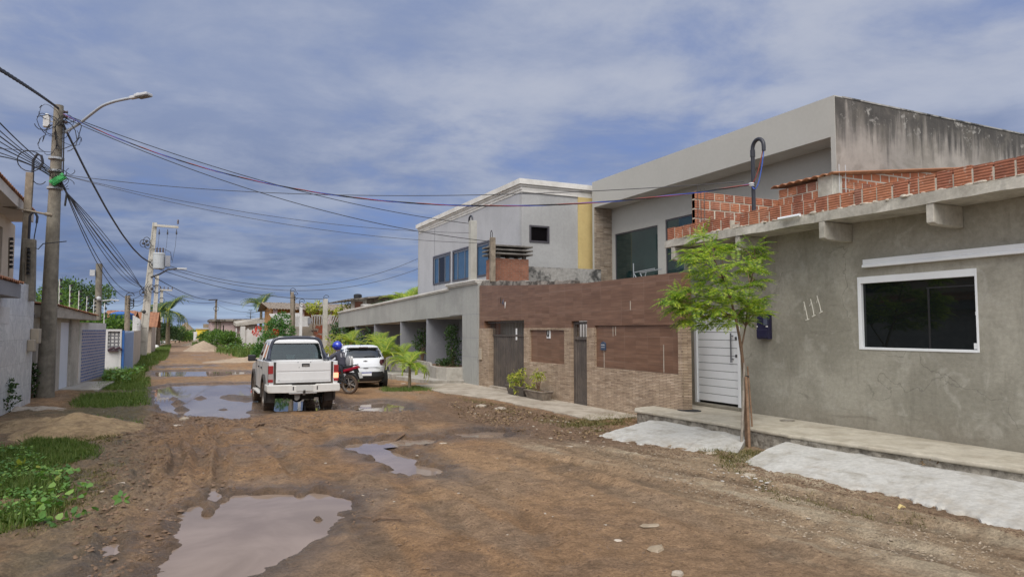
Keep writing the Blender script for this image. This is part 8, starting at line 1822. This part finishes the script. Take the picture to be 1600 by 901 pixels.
crumbs('mud_clods', 'pale sandy grit along the white ramps', gp((900, 690), (1150, 720), (1250, 765), (1560, 850), (1600, 900), (1300, 860), (1000, 740)), 7000, .004, .018, 'grit', 7)
crumbs('mud_clods', 'dark crumbs caught along the lower lip of the large white ramp', gp((1150, 722), (1260, 748), (1400, 774), (1480, 792), (1600, 826), (1600, 848), (1470, 812), (1250, 766), (1150, 736)), 3500, .005, .022, 'clod', 10)
crumbs('mud_clods', 'dark crumbs caught along the lower lip of the small white ramp', gp((925, 680), (1010, 694), (1080, 706), (1150, 709), (1150, 720), (1070, 718), (1000, 706), (930, 690)), 2000, .006, .022, 'clod', 11)
crumbs('mud_clods', 'dark rubble crumbs along the brown wall sidewalk', gp((690, 625), (800, 636), (930, 662), (1000, 690), (860, 690), (720, 655)), 4500, .008, .04, 'clod', 8)
crumbs('mud_clods', 'mud lumps on the rim of the far puddle', gp((235, 645), (300, 652), (392, 655), (530, 645), (650, 640), (700, 655), (480, 668), (240, 668)), 3500, .01, .05, 'clod', 9)
# branches, scraps
def twig(px, lb, r=.012, mt_='bark'):
    P = [ong(x, y)+Vector((0, 0, .015+.02*(i % 2))) for i, (x, y) in enumerate(px)]; k = MB(); k.tube(P, r, 5); tagit(k.build('twig', mt_), lb, 'twig')
twig(((400, 667), (406, 669), (413, 664)), 'dark forked twig on wet mud near pickup', .02); twig(((600, 686), (615, 684), (632, 680)), 'brown stick lying across the central puddle', .025)
twig(((583, 812), (596, 816), (612, 818), (627, 817)), 'dark twig right of the near puddle', .012); twig(((445, 671), (470, 676), (482, 680)), 'thin straight twig on mud below pickup', .010)
k = MB(); q = ong(1404, 798); k.tube([q+Vector((0, 0, .01)), q+Vector((.06, .02, .03)), q+Vector((.12, .0, .012))], [.012, .022, .006], 6); tagit(k.build('leaf_scrap', 'yellow_paint'), 'small yellow scrap below the large white ramp', 'scrap')
for i, (x, y, s_, lb) in enumerate(((965, 844, .05, 'white scrap cluster left of the large flat stone'), (992, 710, .06, 'white scrap near the foot of small ramp'), (630, 600, .09, 'white litter on the grass beside hatchback'), (640, 607, .12, 'pale paper sheet on kerb grass beside hatchback'), (190, 757, .05, 'white scrap on the left earth bank'), (276, 667, .14, 'pale bluish lump in mud before far puddle'), (465, 775, .05, 'small dark clod in the near puddle'))):
    rock(ong(x, y), s_, 'pale_beige' if i != 6 else 'bark', lb, 'scrap', name='scrap', flat=.3, seed=60+i)
foli = foliage('dry_weed', None, [ong(1455, 748)+Vector((0, 0, .22))], [(.10, .12, .04)], 70, .05, 'litter_brown', 120, .2, .3, label='tuft of dry brown weed on the large white ramp', cat='weed')
q = at(1230, 657, Z=PZ); k = MB(); k.prism([(math.cos(a)*.16, math.sin(a)*.12) for a in [i*.7 for i in range(9)]], lambda u, v, w_: (q.x+u, q.y+v, w_), PZ+.001, PZ+.012); tagit(k.build('drain_lid', 'rubble_edge'), 'dark stain lid on pavement right of sapling', 'lid')
q = at(1077, 641, Z=PZ); k = MB(); k.prism([(math.cos(a)*.22, math.sin(a)*.3) for a in [i*.63 for i in range(10)]], lambda u, v, w_: (q.x+u, q.y+v, w_), PZ+.001, PZ+.010); tagit(k.build('door_mat', 'rubber_black'), 'dark mat on pavement left of the white door', 'mat')
